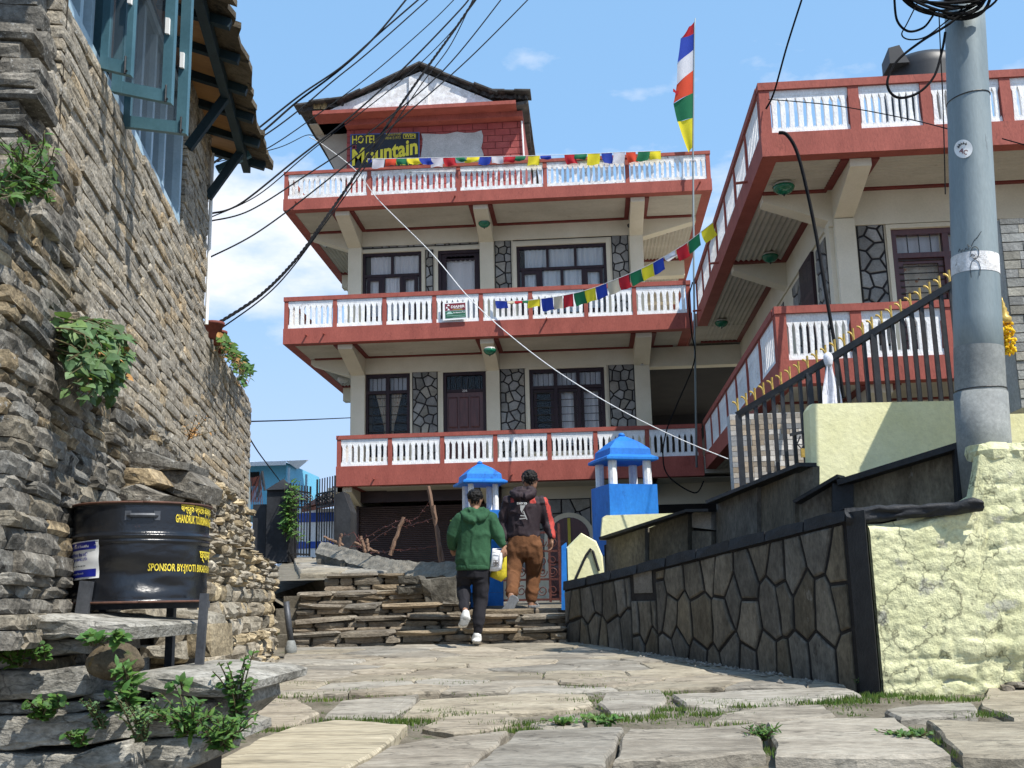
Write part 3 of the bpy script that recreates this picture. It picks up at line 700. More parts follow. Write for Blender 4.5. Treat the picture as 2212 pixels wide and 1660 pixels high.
# ---- painted sign
sg = thing('hotel_sign', ((rx0+.3), RY-.02, zroof0+.1), 'dark navy HOTEL Mountain View sign with yellow letters on the rooftop room', 'sign')
def signP(u, v, o=0):  # u,v in zoom picture of the sign (152..1000, 175..595) -> place
    x = (1000+u/4.23)*.7327; y = (350+v/4.23)*.7327
    p = onY(x, y, RY-.06); return Vector((p.x, RY-.06-o, p.z))
m = MB(); m.prism([signP(140,620), signP(1003,590), signP(1003,172), signP(140,200)], (0,-.02,0)); m.build('border', 'sign_blue', sg)
m = MB(); m.prism([signP(158,640,.021), signP(990,608,.021), signP(990,186,.021), signP(158,214,.021)], (0,-.006,0)); m.build('board', 'sign_navy', sg)
def sign_text(s, u, v, hgt, wid, slope=-.03, name='lettering', m_='sign_yellow', o=.03, bold=.015, shear=0, shadow=True):
    vs_, fs_ = text_mb(s, 1.0, 'LEFT', bold=bold); x0 = min(p[0] for p in vs_); x1 = max(p[0] for p in vs_); y1 = max(p[1] for p in vs_); y0 = 0
    for (dx, dy, mm, oo) in (((5, 4, 'sign_gold', o-.003),) if shadow else ())+((0, 0, m_, o),):
        t_ = MB(); t_.add([signP(u+dx+(p[0]-x0)/(x1-x0)*wid, v+dy-(p[1]-y0)/(y1-y0)*hgt+slope*(p[0]-x0)/(x1-x0)*wid, oo) for p in vs_], fs_); t_.build(name, mm, sg)
sign_text('HOTEL', 165, 318, 98, 305)
sign_text('Mountain', 165, 590, 195, 815, slope=-.185, bold=.03)
sign_text('VIEW', 690, 590, 75, 260, bold=.02)
sign_text('9856039387', 585, 222, 34, 195, shadow=False, bold=0, m_='sign_gold'); sign_text('9804151973', 572, 268, 34, 195, shadow=False, bold=0, m_='sign_gold')
sign_text('WIFI', 815, 245, 46, 130, shadow=False)
m = MB()
for (a, b, c, d) in ((800,196,958,202), (800,250,958,256), (800,196,806,256), (952,196,958,256)): m.prism([signP(a,d,.028), signP(c,d,.028), signP(c,b,.028), signP(a,b,.028)], (0,-.003,0))
m.build('lettering', 'sign_yellow', sg)
m = MB()
for k in (0, 1):
    m.beam(signP(165, 340 if k else 388, .03), signP(215, 388 if k else 340, .03), .05, .004, up=(0,1,0))
m.build('emblem', 'sign_maroon', sg)
# ---- travel sign on the middle balcony
dm = thing('balcony_sign', onY(995, 690, HF-.03), 'small maroon and green DIAMIR sign hung on the white balcony railing', 'sign')
def dP(u, v, o=0):
    x = (1290+u/9.523)*.7327; y = (870+v/9.523)*.7327; p = onY(x, y, HF-.05); return Vector((p.x, HF-.05-o, p.z))
for pts, nm, mm, o in (([(150,725),(845,675),(835,185),(145,235)], 'board', 'sign_white', 0), ([(215,455),(790,425),(780,222),(207,258)], 'upper_panel', 'sign_maroon', .011), ([(222,668),(800,630),(790,440),(216,470)], 'lower_panel', 'sign_green', .011)):
    m = MB(); m.prism([dP(a, b, o) for a, b in pts], (0, -.01 if nm == 'board' else -.003, 0)); m.build(nm, mm, dm)
def dtext(s, u, v, hgt, wid, mm, sl_=-.06, bold=.01):
    vs_, fs_ = text_mb(s, 1.0, bold=bold); x0 = min(p[0] for p in vs_); x1 = max(p[0] for p in vs_); y1 = max(p[1] for p in vs_)
    t_ = MB(); t_.add([dP(u+(p[0]-x0)/(x1-x0)*wid, v-p[1]/y1*hgt+sl_*(p[0]-x0)/(x1-x0)*wid, .016) for p in vs_], fs_); t_.build('lettering', mm, dm)
dtext('DIAMIR', 380, 378, 70, 385, 'sign_white', -.07, .02)
def dline(u, v, hgt, wid, mm, sl_=-.06):          # line of print too small to read
    x = 0; t_ = MB()
    while x < wid-8:
        w = min(U(8, 26), wid-x); t_.prism([dP(u+x, v+sl_*x, .015), dP(u+x+w, v+sl_*(x+w), .015), dP(u+x+w, v-hgt+sl_*(x+w), .015), dP(u+x, v-hgt+sl_*x, .015)], (0,-.001,0)); x += w+U(4, 8)
    t_.build('fine_print', mm, dm)
dline(455, 393, 10, 230, 'sign_white'); dline(430, 432, 14, 280, 'sign_gold')
dtext('Mt. Adventure (P) Ltd', 445, 525, 42, 330, 'sign_white', -.07, .01); dline(270, 605, 14, 510, 'sign_pale_green'); dline(430, 642, 13, 350, 'sign_pale_green')
m = MB()
for tri in ([(272,322),(352,318),(300,265)], [(230,388),(305,384),(258,338)], [(276,442),(352,438),(308,385)]): m.prism([dP(a, b, .016) for a, b in tri], (0,-.002,0))
m.build('emblem', 'sign_white', dm)
m = MB(); m.prism([dP(a, b, .016) for a, b in [(245,555),(450,542),(355,470),(330,490),(305,482)]], (0,-.002,0)); m.build('emblem', 'sign_pale_green', dm)
# ------------------------------------------------------------------ right wing of the hotel
WF, WS = 12.65, 2.31                     # balcony front depth, side line
VW, VS = 13.95, 3.36                     # wall front, wall side
wing = thing('hotel_wing', (4.5, 16, 3.0), 'right hotel wing with two red and white balconies and corrugated soffits', 'building')
WL = {'low': (4.07, 4.36, 4.94, 5.03), 'up': (6.97, 7.28, 7.86, 7.96)}
XE = 8.0
for lv, (zb, z0, zp, zr) in WL.items():
    m = MB(); m.box(WS, XE, WF, WF+.2, zb, z0); m.box(WS, WS+.2, WF+.2, HF-.01, zb, z0); m.build('balcony_fascia', 'red_paint', wing)
    m = MB(); m.box(WS+.2, XE, WF+.2, HF, zb+.07, z0-.02); m.build('floor_slab', 'soffit_paint', wing)
    px = [(1648,230),(1845,220),(2001,210),(2173,200)] if lv == 'up' else [(1672,740),(1853,730),(2052,720)]
    ps = [onY(x, y, WF).x-WS for x, y in px]; ps[0] = .075; st = ps[-1]-ps[-2]
    while WS+ps[-1]+st < XE: ps.append(ps[-1]+st)
    railing(wing, (WS, WF+.01), (XE, WF+.01), z0, zp, zr, ps, 9, pw=.13, th=.1)
    sp = [.075]+[(HF-WF)*(k)/7 for k in range(1, 7)]+[HF-WF-.06]
    L7 = HF-WF-.16
    railing(wing, (WS+.01, HF-.02), (WS+.01, WF+.14), z0, zp, zr, [.05]+[L7*k/7 for k in range(1, 7)]+[L7], 9, name='side_railing', pw=.06, th=.09, panelmat='white_paint')
    # soffits: boards in front, corrugated along the side
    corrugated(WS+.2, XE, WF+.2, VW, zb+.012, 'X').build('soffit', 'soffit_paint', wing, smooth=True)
    ys = [VW+.3, 17.2, HF+1.5]
    for y0, y1 in ((VW+.1, 17.0), (17.35, HF+1.4)):
        corrugated(WS+.2, VS-.08, y0, y1, zb+.012, 'Y').build('soffit', 'soffit_paint', wing, smooth=True)
        t_ = MB(); t_.box(VS-.10, VS-.002, y0, y1, zb-.02, zb+.03); t_.box(WS+.2, VS-.1, y1-.1, y1, zb-.021, zb+.029); t_.build('trim', 'dark_red_trim', wing)
    t_ = MB(); t_.box(WS+.2, VS-.0, VW-.10, VW-.003, zb-.02, zb+.03); t_.build('trim', 'dark_red_trim', wing)
    ca, cb = onY(1809, 560, VW-.06).x, onY(1853, 560, VW-.06).x
    def wedge(p0, p1, w, d0, d1, nm='bracket'):
        p0, p1 = Vector(p0), Vector(p1); d = (p1-p0).normalized(); s = Vector((d.y, -d.x, 0))*w/2; m = MB()
        m.add([p0+s, p0-s, p0-s-Vector((0,0,d0)), p0+s-Vector((0,0,d0)), p1+s, p1-s, p1-s-Vector((0,0,d1)), p1+s-Vector((0,0,d1))], [(0,1,2,3), (3,2,6,7), (0,3,7,4), (1,5,6,2), (4,7,6,5), (0,4,5,1)])
        m.build(nm, 'cream_paint', wing)
    cm = (ca+cb)/2
    wedge((cm, WF+.2, zb-.004), (cm, VW, zb-.004), cb-ca, .10, .42)
    wedge((WS+.2, VW+.14, zb-.004), (VS, VW+.14, zb-.004), .28, .10, .42); wedge((WS+.2, 17.18, zb-.004), (VS, 17.18, zb-.004), .28, .10, .42)
    for s_ in (-1, 1):
        t_ = MB(); x = cm+s_*((cb-ca)/2+.055); t_.box(x-.05, x+.05, WF+.2, VW-.1, zb-.02, zb+.03); t_.build('trim', 'dark_red_trim', wing)
    t_ = MB(); t_.box(cb+.11, XE, VW-.09, VW-.003, zb-.02, zb+.03); t_.build('trim', 'dark_red_trim', wing)
# wing walls: front
wz0, wzc = 4.38, 6.97
ww = rectY(1932, 466, 2300, 700, VW); ww = (ww[0], 6.9, wz0+.35, min(ww[3], wzc-.57))
m = MB(); m.box(VS, XE, VW, VW+.3, wzc-.5, wzc+.05); m.build('beam', 'cream_paint', wing)
wall_open(VS, XE, wz0, wzc-.501, VW+.04, VW+.24, [ww]).build('wall', 'cream_paint', wing)
m = MB(); m.box(ca, cb, VW-.07, VW+.25, wz0, wzc-.42); m.build('column', 'cream_paint', wing)
q = rectY(1856, 457, 1916, 700, VW+.04); stone_panel(wing, q[0], q[1], wz0+.01, q[3], VW+.039, .25)
window_barred(wing, *ww, VW+.08, 4, cur='floral_curtain', curt=(1,1,1,1), nb=13, sash=True, wood='door_wood')
m = MB(); frame_box(m, ww[0]-.06, ww[1]+.06, ww[2]-.06, ww[3]+.06, VW, VW+.05, .058); m.build('window_surround', 'cream_paint', wing)
# wing walls: side facing the yard, window and stone strips
m = MB(); m.box(VS, VS+.2, VW+.26, HF+1.5, wzc-.45, wzc+.05); m.build('beam', 'cream_paint', wing)
m = MB(); m.box(VS+.03, VS+.2, VW+.3, HF+1.5, wz0, wzc-.451); m.build('wall', 'cream_paint', wing)
Ts = lambda u, z, o: Vector((VS+.03-o, u, z))
stone_panel(wing, VW+.35, VW+1.0, wz0+.02, 6.45, 0, .25, Ts); stone_panel(wing, 16.1, 16.75, wz0+.02, 6.45, 0, .25, Ts); stone_panel(wing, 17.6, 18.3, wz0+.02, 6.45, 0, .25, Ts)
m = MB(); m.box(VS-.02, VS+.028, 15.1, 16.0, wz0+.4, 6.5); sw = m.build('window', 'dark_wood', wing)
for k in range(3):
    for (za, zb_) in ((wz0+.48, 5.9), (5.96, 6.44)):
        g = MB(); g.box(VS-.024, VS-.021, 15.16+.27*k, 15.39+.27*k, za, zb_); g.build('pane', 'window_glass', sw)
m = MB(); m.box(VS-.015, VS+.028, 18.5, 19.8, wz0+.4, 6.5); m.build('window', 'interior', wing)
# lower storey of the wing: dark open area, beams
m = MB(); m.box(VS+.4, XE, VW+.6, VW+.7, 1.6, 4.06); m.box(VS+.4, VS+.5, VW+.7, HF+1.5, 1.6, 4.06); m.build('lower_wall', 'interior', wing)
m = MB(); m.box(VS-.05, VS+.25, VW-.02, VW+.28, 1.6, 3.65); m.build('column', 'cream_paint', wing)
m = MB(); m.box(WX1+.05, VS, HF+1.52, HF+1.8, 3.5, 3.93); m.build('beam', 'cream_paint', wing)
m = MB(); m.box(VS, XE, VW, VW+.3, 3.6, 4.06); m.build('beam', 'cream_paint', wing)
m = MB(); m.box(1.42, 3.6, HF+1.85, HF+1.9, 1.6, 3.5); m.build('lower_wall', 'interior', wing)
# a second roof room seen dark through the front balusters, water tank on the roof
rm = MB(); rm.box(onY(1880, 250, 15.5).x, onY(2060, 250, 15.5).x, 15.5, 17, 7.28, 8.05); rm.build('stair_head', 'interior', wing)
soffit_lamp(onZ(1692, 397, 6.96), 'green glass bowl lamp under the front corner of the wing upper balcony', True, k=1.1)
soffit_lamp(onZ(1663, 548, 6.96), 'green glass bowl lamp under the corrugated side of the wing upper balcony', True, k=1.0)
soffit_lamp(onZ(1558, 692, 6.96), 'green glass bowl lamp where the wing balcony meets the hotel', True, k=1.0)
for (y, z) in ((13.9, 7.15), (17.3, 7.1), (20.3, 7.1), (15.5, 4.2), (19.5, 4.2)):
    m = MB(); m.tube([(WS+.05, y, z), (WS-.16, y, z-.02)], .02, 8); m.build('drain_spout', 'red_paint', wing)
tk = thing('water_tank', (4.6, 16.2, 7.3), 'black plastic water tank on the roof of the right wing', 'tank')
c = onY(1990, 135, 16.2); LOC[tk.name] = Vector((c.x, 16.2, 7.3)); tk.location = LOC[tk.name]
zt = c.z; R_ = .62
m = MB(); m.lathe((c.x, 16.2, 7.3), [(R_, 0), (R_, .35), (R_*1.03, .40), (R_, .45), (R_, zt-7.3-.28), (R_*.99, zt-7.3-.16), (R_*.85, zt-7.3-.06), (R_*.5, zt-7.3), (.01, zt-7.3)], 32); m.build('tank_body', 'tank_black', tk, smooth=True)
for dx, dz in ((-.52, .02), (.42, .06)):
    m = MB(); b = Vector((c.x+dx, 15.75, zt-.3+dz))
    m.add([b+Vector(p) for p in ((-.15,-.12,0),(.15,-.12,0),(.15,.3,0),(-.15,.3,0),(-.15,-.12,.26),(.02,-.12,.30),(.15,.3,.22),(-.15,.3,.2))], [(0,3,2,1),(4,5,6,7),(0,1,5,4),(1,2,6,5),(2,3,7,6),(3,0,4,7)]); m.build('corner_lug', 'tank_black', tk)
# ------------------------------------------------------------------ ground, paved path, steps
GA, GB = 0.235, 0.082                       # path height = GA + GB*depth
def gz(Y): return GA+GB*Y
def onG(x, y, h=0.0):
    d = ray(x, y); t = (GA+h-EYE.z)/(d.z-GB*d.y); return EYE+d*t
mat('soil', [(.11,.095,.07), (.19,.168,.13)], 5, .95, .6, 30, spots=[((.055,.075,.025), 6, .58)])
mat('flagstone', [(.205,.18,.143), (.285,.254,.205), (.335,.303,.248)], 3.6, .82, 1.0, 15, rnd=.17, stretch=(.5,1.6,1), fine=.24, cracks=(2.2,.012,.5), spots=[((.165,.148,.12), 4, .60), ((.43,.405,.355), 10, .66)], tones=[(1,1,1),(1.02,1,.93),(.93,.96,1.0),(1.06,1.03,.98)], spec=.3)
mat('flagstone_tan', [(.33,.285,.20), (.42,.37,.27)], 5, .82, .5, 20, stretch=(.25,3.2,1), fine=.28, cracks=(2.0,.02,.5))
mat('step_stone', [(.15,.125,.095), (.25,.215,.165)], 5, .88, .8, 22, rnd=.30, fine=.28, stretch=(1,1,2.2), spots=[((.33,.30,.25), 9, .62), ((.07,.06,.045), 7, .64)], tones=[(1,1,1),(1.1,1,.85),(.85,.88,.92),(1.05,1,.95)])
m = MB()
xs = [-600,-200,-60,-25,-12,-8,-6,-4.6,-4.2,-3.9,-3.0,-2,0,2,4,6,9,14,25,60,200,600]; ys = [-60,-20,-5,0,3,6,8.5,10,11.3,12,13,14,16,18,22,26,32,45,80,200,700,1500]
def terr(x, y):
    z = gz(max(min(y, 11.4), -20))-.09
    if y > 11.4: z = 1.1+min(y-11.4, 1.2)*.38
    if y > 30: z = 1.5-(y-30)*.02
    if x < -3 and y < 11.2: z = min(z, .6)
    if x < -4.1 and y >= 11.3: z = 1.5+max(0, min(y-11.3, 9))*.095 if y < 30 else 2.0
    return z
m.add([(x, y, terr(x, y)) for y in ys for x in xs], [(j*len(xs)+i, j*len(xs)+i+1, (j+1)*len(xs)+i+1, (j+1)*len(xs)+i) for j in range(len(ys)-1) for i in range(len(xs)-1)])
m.build('ground', 'soil', None, kind='structure')
m = MB(); m.add([(-4.2,2.5,gz(2.5)-.045), (4.6,2.5,gz(2.5)-.045), (4.6,11.6,gz(11.6)-.045), (-4.2,11.6,gz(11.6)-.045)], [(0,1,2,3)])
path = m.build('path', 'soil', None, kind='structure')
def rough_poly(poly, amp=.02, step=.16, seed=0):
    out = []
    for i in range(len(poly)):
        p, q = Vector((*poly[i][:2], 0)), Vector((*poly[(i+1) % len(poly)][:2], 0)); l = (q-p).length; n = max(1, int(l/step))
        nn = Vector((q.y-p.y, p.x-q.x, 0)); nn = nn/nn.length if nn.length > 0 else nn
        for k in range(n):
            v = p.lerp(q, k/n); 
            if k: v += nn*fbm((v.x*3, v.y*3, seed), 1.0, 3)*amp*1.6
            out.append((v.x, v.y))
    return out
def flag(poly, m_='flagstone', th=.11, lift=0.0, tilt=.006, parent=None, zf=gz, name='flagstone'):
    c = [sum(p[0] for p in poly)/len(poly), sum(p[1] for p in poly)/len(poly)]; tx, ty = U(-tilt, tilt), U(-tilt, tilt); sd = U(0, 99)
    pl = rough_poly(poly, .017, .09, sd); mb = MB()
    def zz(x, y): return zf(y)+lift+tx*(x-c[0])+ty*(y-c[1])+.006*fbm((x, y, sd), 2.0, 3)
    n = len(pl)
    def inset(p, k): dx, dy = c[0]-p[0], c[1]-p[1]; l = math.hypot(dx, dy) or 1; k = min(k, l*.3); return (p[0]+dx/l*k, p[1]+dy/l*k)
    r0 = [(x, y, zz(x, y)-th) for x, y in pl]; r1 = [(x, y, zz(x, y)-.016+U(-.008,.004)) for x, y in pl]
    r2 = [(*inset(p, .016), zz(*p)+U(-.003,.002)) for p in pl]; r3 = [(*inset(p, .12), zz(*inset(p, .12))) for p in pl]
    fs = []
    for a in range(3):
        for i in range(n): fs.append((a*n+i, a*n+(i+1) % n, (a+1)*n+(i+1) % n, (a+1)*n+i))
    fs.append(tuple(range(3*n, 4*n)))
    mb.add(r0+r1+r2+r3, fs); return mb.build(name, m_, parent or path)
def ccw(pl): 
    return pl if sum(pl[i][0]*pl[(i+1) % len(pl)][1]-pl[(i+1) % len(pl)][0]*pl[i][1] for i in range(len(pl))) > 0 else pl[::-1]
NEAR = [([(560,1594),(640,1568),(725,1556),(880,1563),(826,1614),(735,1664),(560,1690),(425,1668)], 'flagstone_tan', .03),
        ([(840,1612),(960,1596),(1098,1579),(1030,1640),(985,1668),(740,1672)], 'flagstone', .02),
        ([(1118,1578),(1346,1570),(1303,1655),(1000,1672)], 'flagstone', .03),
        ([(1358,1574),(1490,1572),(1632,1562),(1654,1622),(1500,1634),(1324,1642)], 'flagstone', .035),
        ([(1655,1560),(1790,1549),(1935,1551),(2052,1626),(1850,1634),(1674,1630)], 'flagstone', .03),
        ([(2000,1556),(2100,1558),(2330,1560),(2360,1640),(2078,1628)], 'flagstone', .03),
        ([(532,1512),(580,1505),(640,1510),(690,1538),(625,1566),(535,1566)], 'flagstone', .0),
        ([(912,1570),(960,1548),(1040,1538),(1098,1540),(1128,1556),(1060,1575),(980,1582)], 'flagstone', .0),
        ([(1140,1564),(1235,1541),(1268,1550),(1255,1570),(1180,1580)], 'flagstone', .0),
        ([(1535,1562),(1555,1543),(1640,1530),(1775,1522),(1806,1545),(1660,1556)], 'flagstone', .0),
        ([(1910,1533),(1990,1522),(2100,1518),(2110,1540),(1945,1549)], 'flagstone', .01),
        ([(2120,1525),(2130,1470),(2330,1455),(2400,1545),(2190,1552)], 'flagstone', .0),
        ([(1450,1500),(1640,1490),(1810,1484),(1862,1500),(1700,1515),(1480,1525)], 'flagstone', .005),
        ([(700,1545),(735,1515),(905,1500),(890,1522),(840,1548),(760,1551)], 'flagstone', .0),
        ([(868,1548),(905,1512),(1140,1497),(1268,1500),(1280,1520),(1200,1531),(960,1543)], 'flagstone', .0),
        ([(1290,1518),(1310,1496),(1425,1488),(1440,1510),(1395,1540),(1320,1542)], 'flagstone', .0)]
for pl, m_, lift in NEAR:
    g = [onG(x, y, lift) for x, y in pl]; flag(ccw([(p.x, p.y) for p in g]), m_, .16, lift, .004)
yfar = onG(1106, 1494).y
reg = [(-3.4, yfar), (3.6, yfar), (3.6, 11.45), (-3.4, 11.45)]
reg = clip(reg, -1, -.16, 1.38)                                  # foot of the rubble wall on the left
reg = clip(reg, 3.4, 2.3, 3.4*2.02+2.3*8.2+.05)                  # foot of the dark wall on the right
sd = jseeds(-3.4, 3.0, yfar-.05, 11.5, .74, .36, .34)
for c in voronoi(reg, sd, .004, 1.0, .55): flag(ccw(c), 'flagstone', .09, U(-.004, .01), .008)
# paving that goes on towards the viewer, a step lower
for c in voronoi([(-2.2, 2.6), (4.4, 2.6), (4.4, 5.95), (-1.4, 5.95)], jseeds(-2.2, 4.4, 2.6, 5.95, 1.0, .7, .3), .015): flag(ccw(c), 'flagstone', .1, -.17, .006)
# ---- loose grit at the wall foot
mat('pebble', [(.17,.16,.14), (.27,.25,.22)], 6, .9, .4, 40, rnd=.3)
# ---- steps: thin tread slabs over small riser stones
STN = [stone_mesh('stone', 40+i, 'step_stone', .16, 2, 7.0) for i in range(7)]
m = MB(); 
m.add([], [])
m.box(-3.6, -.32, 11.56, 12.2, .9, 1.30); m.box(-3.6, -.32, 11.86, 13.2, .9, 1.44); m.box(-3.6, -1.46, 12.16, 12.5, .9, 1.58); m.box(-3.6, -1.46, 12.46, 14.2, .9, 1.72)
steps = m.build('stone_steps', 'soil', None, kind='structure')
def R3(ax, sx, sy, sz): return Matrix(((ax.x*sx, -ax.y*sy, 0), (ax.y*sx, ax.x*sy, 0), (0, 0, sz)))
sti = []
def step_row(x0, x1, y, z0, z1, depth=.32):
    zt = z1-.055
    x = x0
    while x < x1:                                   # tread slabs, overhanging a little
        l = min(U(.38, .75), x1-x+.03); c = Vector((x+l/2, y+depth/2-.035+U(-.015,.015), (zt+z1)/2+U(-.006,.006)))
        a = Vector((1, U(-.04,.04), 0)).normalized(); Rm = R3(a, l*1.0, depth+.05, (z1-zt)*1.05) @ Euler((U(-.03,.03), U(-.012,.012), 0)).to_matrix()
        sti.append((c, Rm, area_px(c, l, z1-zt))); x += l+.006
    zz = z0; rows = 1 if zt-z0 < .1 else 2
    for r in range(rows):
        h = (zt-z0)/rows; x = x0
        while x < x1:
            l = min(U(.16, .5), x1-x+.02); c = Vector((x+l/2, y+.07+U(-.025,.02), zz+h/2)); a = Vector((1, U(-.05,.05), 0)).normalized()
            sti.append((c, R3(a, l*.99, .18, h*1.06), area_px(c, l, h))); x += l+.004
        zz += h
XL = -3.25
step_row(XL, -.30, 11.5, 1.13, 1.325); step_row(XL-.05, -.30, 11.8, 1.31, 1.47); step_row(XL-.1, -1.42, 12.1, 1.45, 1.615); step_row(XL-.15, -1.50, 12.4, 1.6, 1.765)
step_row(XL-.2, -2.42, 13.75, 1.76, 2.0, .5)
stones_from(steps, sti, STN, limit=300)
def zup(Y): return 1.765 if Y < 13.8 else 2.0+(Y-13.8)*.088
up = MB(); up.add([(-4.2,12.6,1.71),(-.9,12.6,1.71),(-2.3,13.8,1.71),(-4.3,13.8,1.71),(-4.3,13.85,1.93),(-2.4,13.85,1.93),(-4.4,19.5,2.44),(-5.6,19.5,2.44)], [(0,1,2,3),(4,5,6,7)])
upper = up.build('upper_path', 'soil', None, kind='structure')
for c in voronoi([(-3.5,12.62),(-1.5,12.62),(-2.2,13.72),(-3.6,13.72)], jseeds(-3.5,-1.5,12.62,13.72,.7,.4,.3), .01): flag(ccw(c), 'flagstone', .08, 0, .006, upper, lambda y: 1.765)
for c in voronoi([(-3.9,14.2),(-2.6,14.2),(-4.2,19.2),(-5.4,19.2)], jseeds(-5.4,-2.6,14.2,19.2,.75,.6,.3), .012): flag(ccw(c), 'flagstone', .08, 0, .006, upper, zup)
# landing in front of the gate
lp_ = MB(); lp_.add([(-1.45,12.1,1.455),(-.3,12.1,1.455),(.2,13.6,1.455),(-1.5,13.6,1.455)], [(0,1,2,3)])
land = lp_.build('gate_landing', 'soil', None, kind='structure')
for c in voronoi([(-1.42,12.12),(-.38,12.12),(.1,13.5),(-1.42,13.5)], jseeds(-1.42,0,12.12,13.5,.6,.45,.3), .01): flag(ccw(c), 'step_stone', .06, 0, .004, land, lambda y: 1.52)
# ------------------------------------------------------------------ right side: walls, fence, pole
mat('dark_facing', [(.085,.078,.066), (.150,.139,.119)], 5, .85, .6, 24, rnd=.25, stretch=(1,1,.45), fine=.3, spots=[((.21,.195,.17), 9, .64), ((.045,.04,.034), 6, .62)], tones=[(1,1,1),(1.03,1,.93),(.92,.94,.95),(1.08,1.0,.84)], spec=.3)
mat('black_paint', [(.010,.011,.013), (.022,.023,.026)], 9, .6, .4, 40, spots=[((.055,.05,.045), 14, .68)], spec=.4)
mat('yellow_wash', [(.76,.73,.41), (.84,.81,.50)], 2.5, .9, .35, 18, fine=.06, spots=[((.40,.38,.22), 7, .66)])
mat('rough_yellow', [(.58,.575,.33), (.71,.695,.43)], 2.6, .95, 1.0, 20, fine=.16, cracks=(1.7,.010,.35), spots=[((.47,.46,.35), 4.5, .58), ((.76,.75,.54), 8, .68), ((.07,.06,.045), 11, .73)])
mat('pole_steel', [(.19,.235,.25), (.25,.295,.305)], 2.4, .55, .05, 30, stretch=(2,2,.4), fine=.07, spots=[((.13,.15,.155), 6, .67)], spec=.4, metal=.15)
mat('pole_old', [(.17,.18,.175), (.24,.25,.24)], 6, .7, .15, 30, fine=.15, spots=[((.36,.36,.34), 7, .64), ((.09,.085,.08), 5, .66)])
mat('gold_paint', [(.50,.33,.07), (.58,.40,.11)], 10, .35, .05, 40, metal=.3, spec=.5)
mat('white_cloth', [(.66,.67,.74), (.78,.78,.84)], 4, .9, .1, 25)
mat('rust_iron', [(.075,.022,.018), (.12,.04,.03)], 8, .6, .3, 50)
mat('blue_paint', [(.008,.135,.48), (.014,.18,.57)], 3, .6, .15, 25, fine=.1, spots=[((.006,.09,.33), 4, .60), ((.10,.28,.55), 12, .66), ((.30,.34,.36), 9, .73)], stretch=(1,1,.6))
mat('mosaic_tile', [(.36,.34,.31), (.46,.43,.39)], 6, .28, .05, 30, rnd=.25, spec=.5, tones=[(1.3,1.28,1.25),(.95,.82,.66),(.72,.76,.82),(1.0,.95,.88),(1.45,1.45,1.45),(.8,.72,.62)])
mat('marigold', [(.75,.42,.01), (.85,.55,.02)], 9, .9, .2, 40)
# --- lower dark stone faced wall, running back beside the path
E0 = onG(1862, 1486); E0 = Vector((E0.x, E0.y, 0)); E1 = Vector((-.30, 11.62, 0)); Ed = (E1-E0); EL = Ed.length; Ed.normalize(); En = Vector((Ed.y, -Ed.x, 0)); En = -En if En.x > 0 else En
def hitE(x, y):          # picture point on the wall face -> (distance along wall, height)
    d = ray(x, y); t = (E0-Vector((0,0,0))-Vector((EYE.x,EYE.y,0))).dot(En)/Vector((d.x,d.y,0)).dot(En); p = EYE+d*t
    return (Vector((p.x,p.y,0))-E0).dot(Ed), p.z
TE = lambda s, z, o: E0+Ed*s+En*o+Vector((0,0,z))
dwall = thing('dark_stone_wall', E0+Vector((0,0,gz(E0.y))), 'low dark wall faced with pointed stones and black painted joints beside the path', 'wall')
s1, zt1 = hitE(1410, 1213); sA, zA = hitE(1852, 1100); sB, zB = hitE(1228, 1258)
prof = [(0, zA), (s1, zt1), (EL, zB)]
def ztop(s): 
    for (a, b), (c, d) in zip(prof, prof[1:]):
        if s <= c: return b+(d-b)*(s-a)/(c-a)
    return prof[-1][1]
m = MB(); n = 10
for k in range(n):
    a, b = EL*k/n, EL*(k+1)/n
    m.add([TE(a, .5, -.004), TE(b, .5, -.004), TE(b, ztop(b)-.03, -.004), TE(a, ztop(a)-.03, -.004), TE(a, .5, -.55), TE(b, .5, -.55), TE(b, ztop(b)-.03, -.55), TE(a, ztop(a)-.03, -.55)], [(0,3,2,1),(3,7,6,2),(4,5,6,7),(0,4,7,3),(1,2,6,5)])
core = m.build('wall_core', 'black_joint', dwall)
hs = [hitE(1371, 1226), hitE(1408, 1222), hitE(1371, 1282), hitE(1408, 1280)]   # small recessed box
hx0, hx1, hz0, hz1 = min(h[0] for h in hs), max(h[0] for h in hs), min(h[1] for h in hs), max(h[1] for h in hs)
s_ = -.0
for a, b in ((.04, hx0-.05), (hx1+.05, EL-.02), (hx0-.05, hx1+.05)):
    z0_ = lambda s: gz((E0+Ed*s).y)-.1
    zt_hi = (lambda s: ztop(s)-.09)
    poly = [(a, z0_(a)), (b, z0_(b)), (b, zt_hi(b)), (a, zt_hi(a))]
    if abs(a-(hx0-.05)) < 1e-6: poly = [(a, z0_(a)), (b, z0_(b)), (b, hz0-.06), (a, hz0-.06)]
    zl = min(p[1] for p in poly); zh = max(p[1] for p in poly)
    for c in voronoi(poly, jseeds(a, b, zl, zh, .21, .38, .40), .0145, .55, 1.0):
        ar = abs(sum(c[i][0]*c[(i+1)%len(c)][1]-c[(i+1)%len(c)][0]*c[i][1] for i in range(len(c))))/2
        if ar < .004: continue
        ms = MB(); ms.prism([TE(u, z, -.003) for u, z in rough_poly(c, .008, .1, U(0,9))], En*(.022+U(-.006,.008)), .014); ms.build('facing_stone', 'dark_facing', dwall)
m = MB(); m.box(0,0,0,0,0,0) if False else None
m.add([TE(hx0, hz0, .006), TE(hx1, hz0, .006), TE(hx1, hz1, .006), TE(hx0, hz1, .006)], [(0,1,2,3)]); m.build('meter_box', 'pebble', dwall)
k = 0
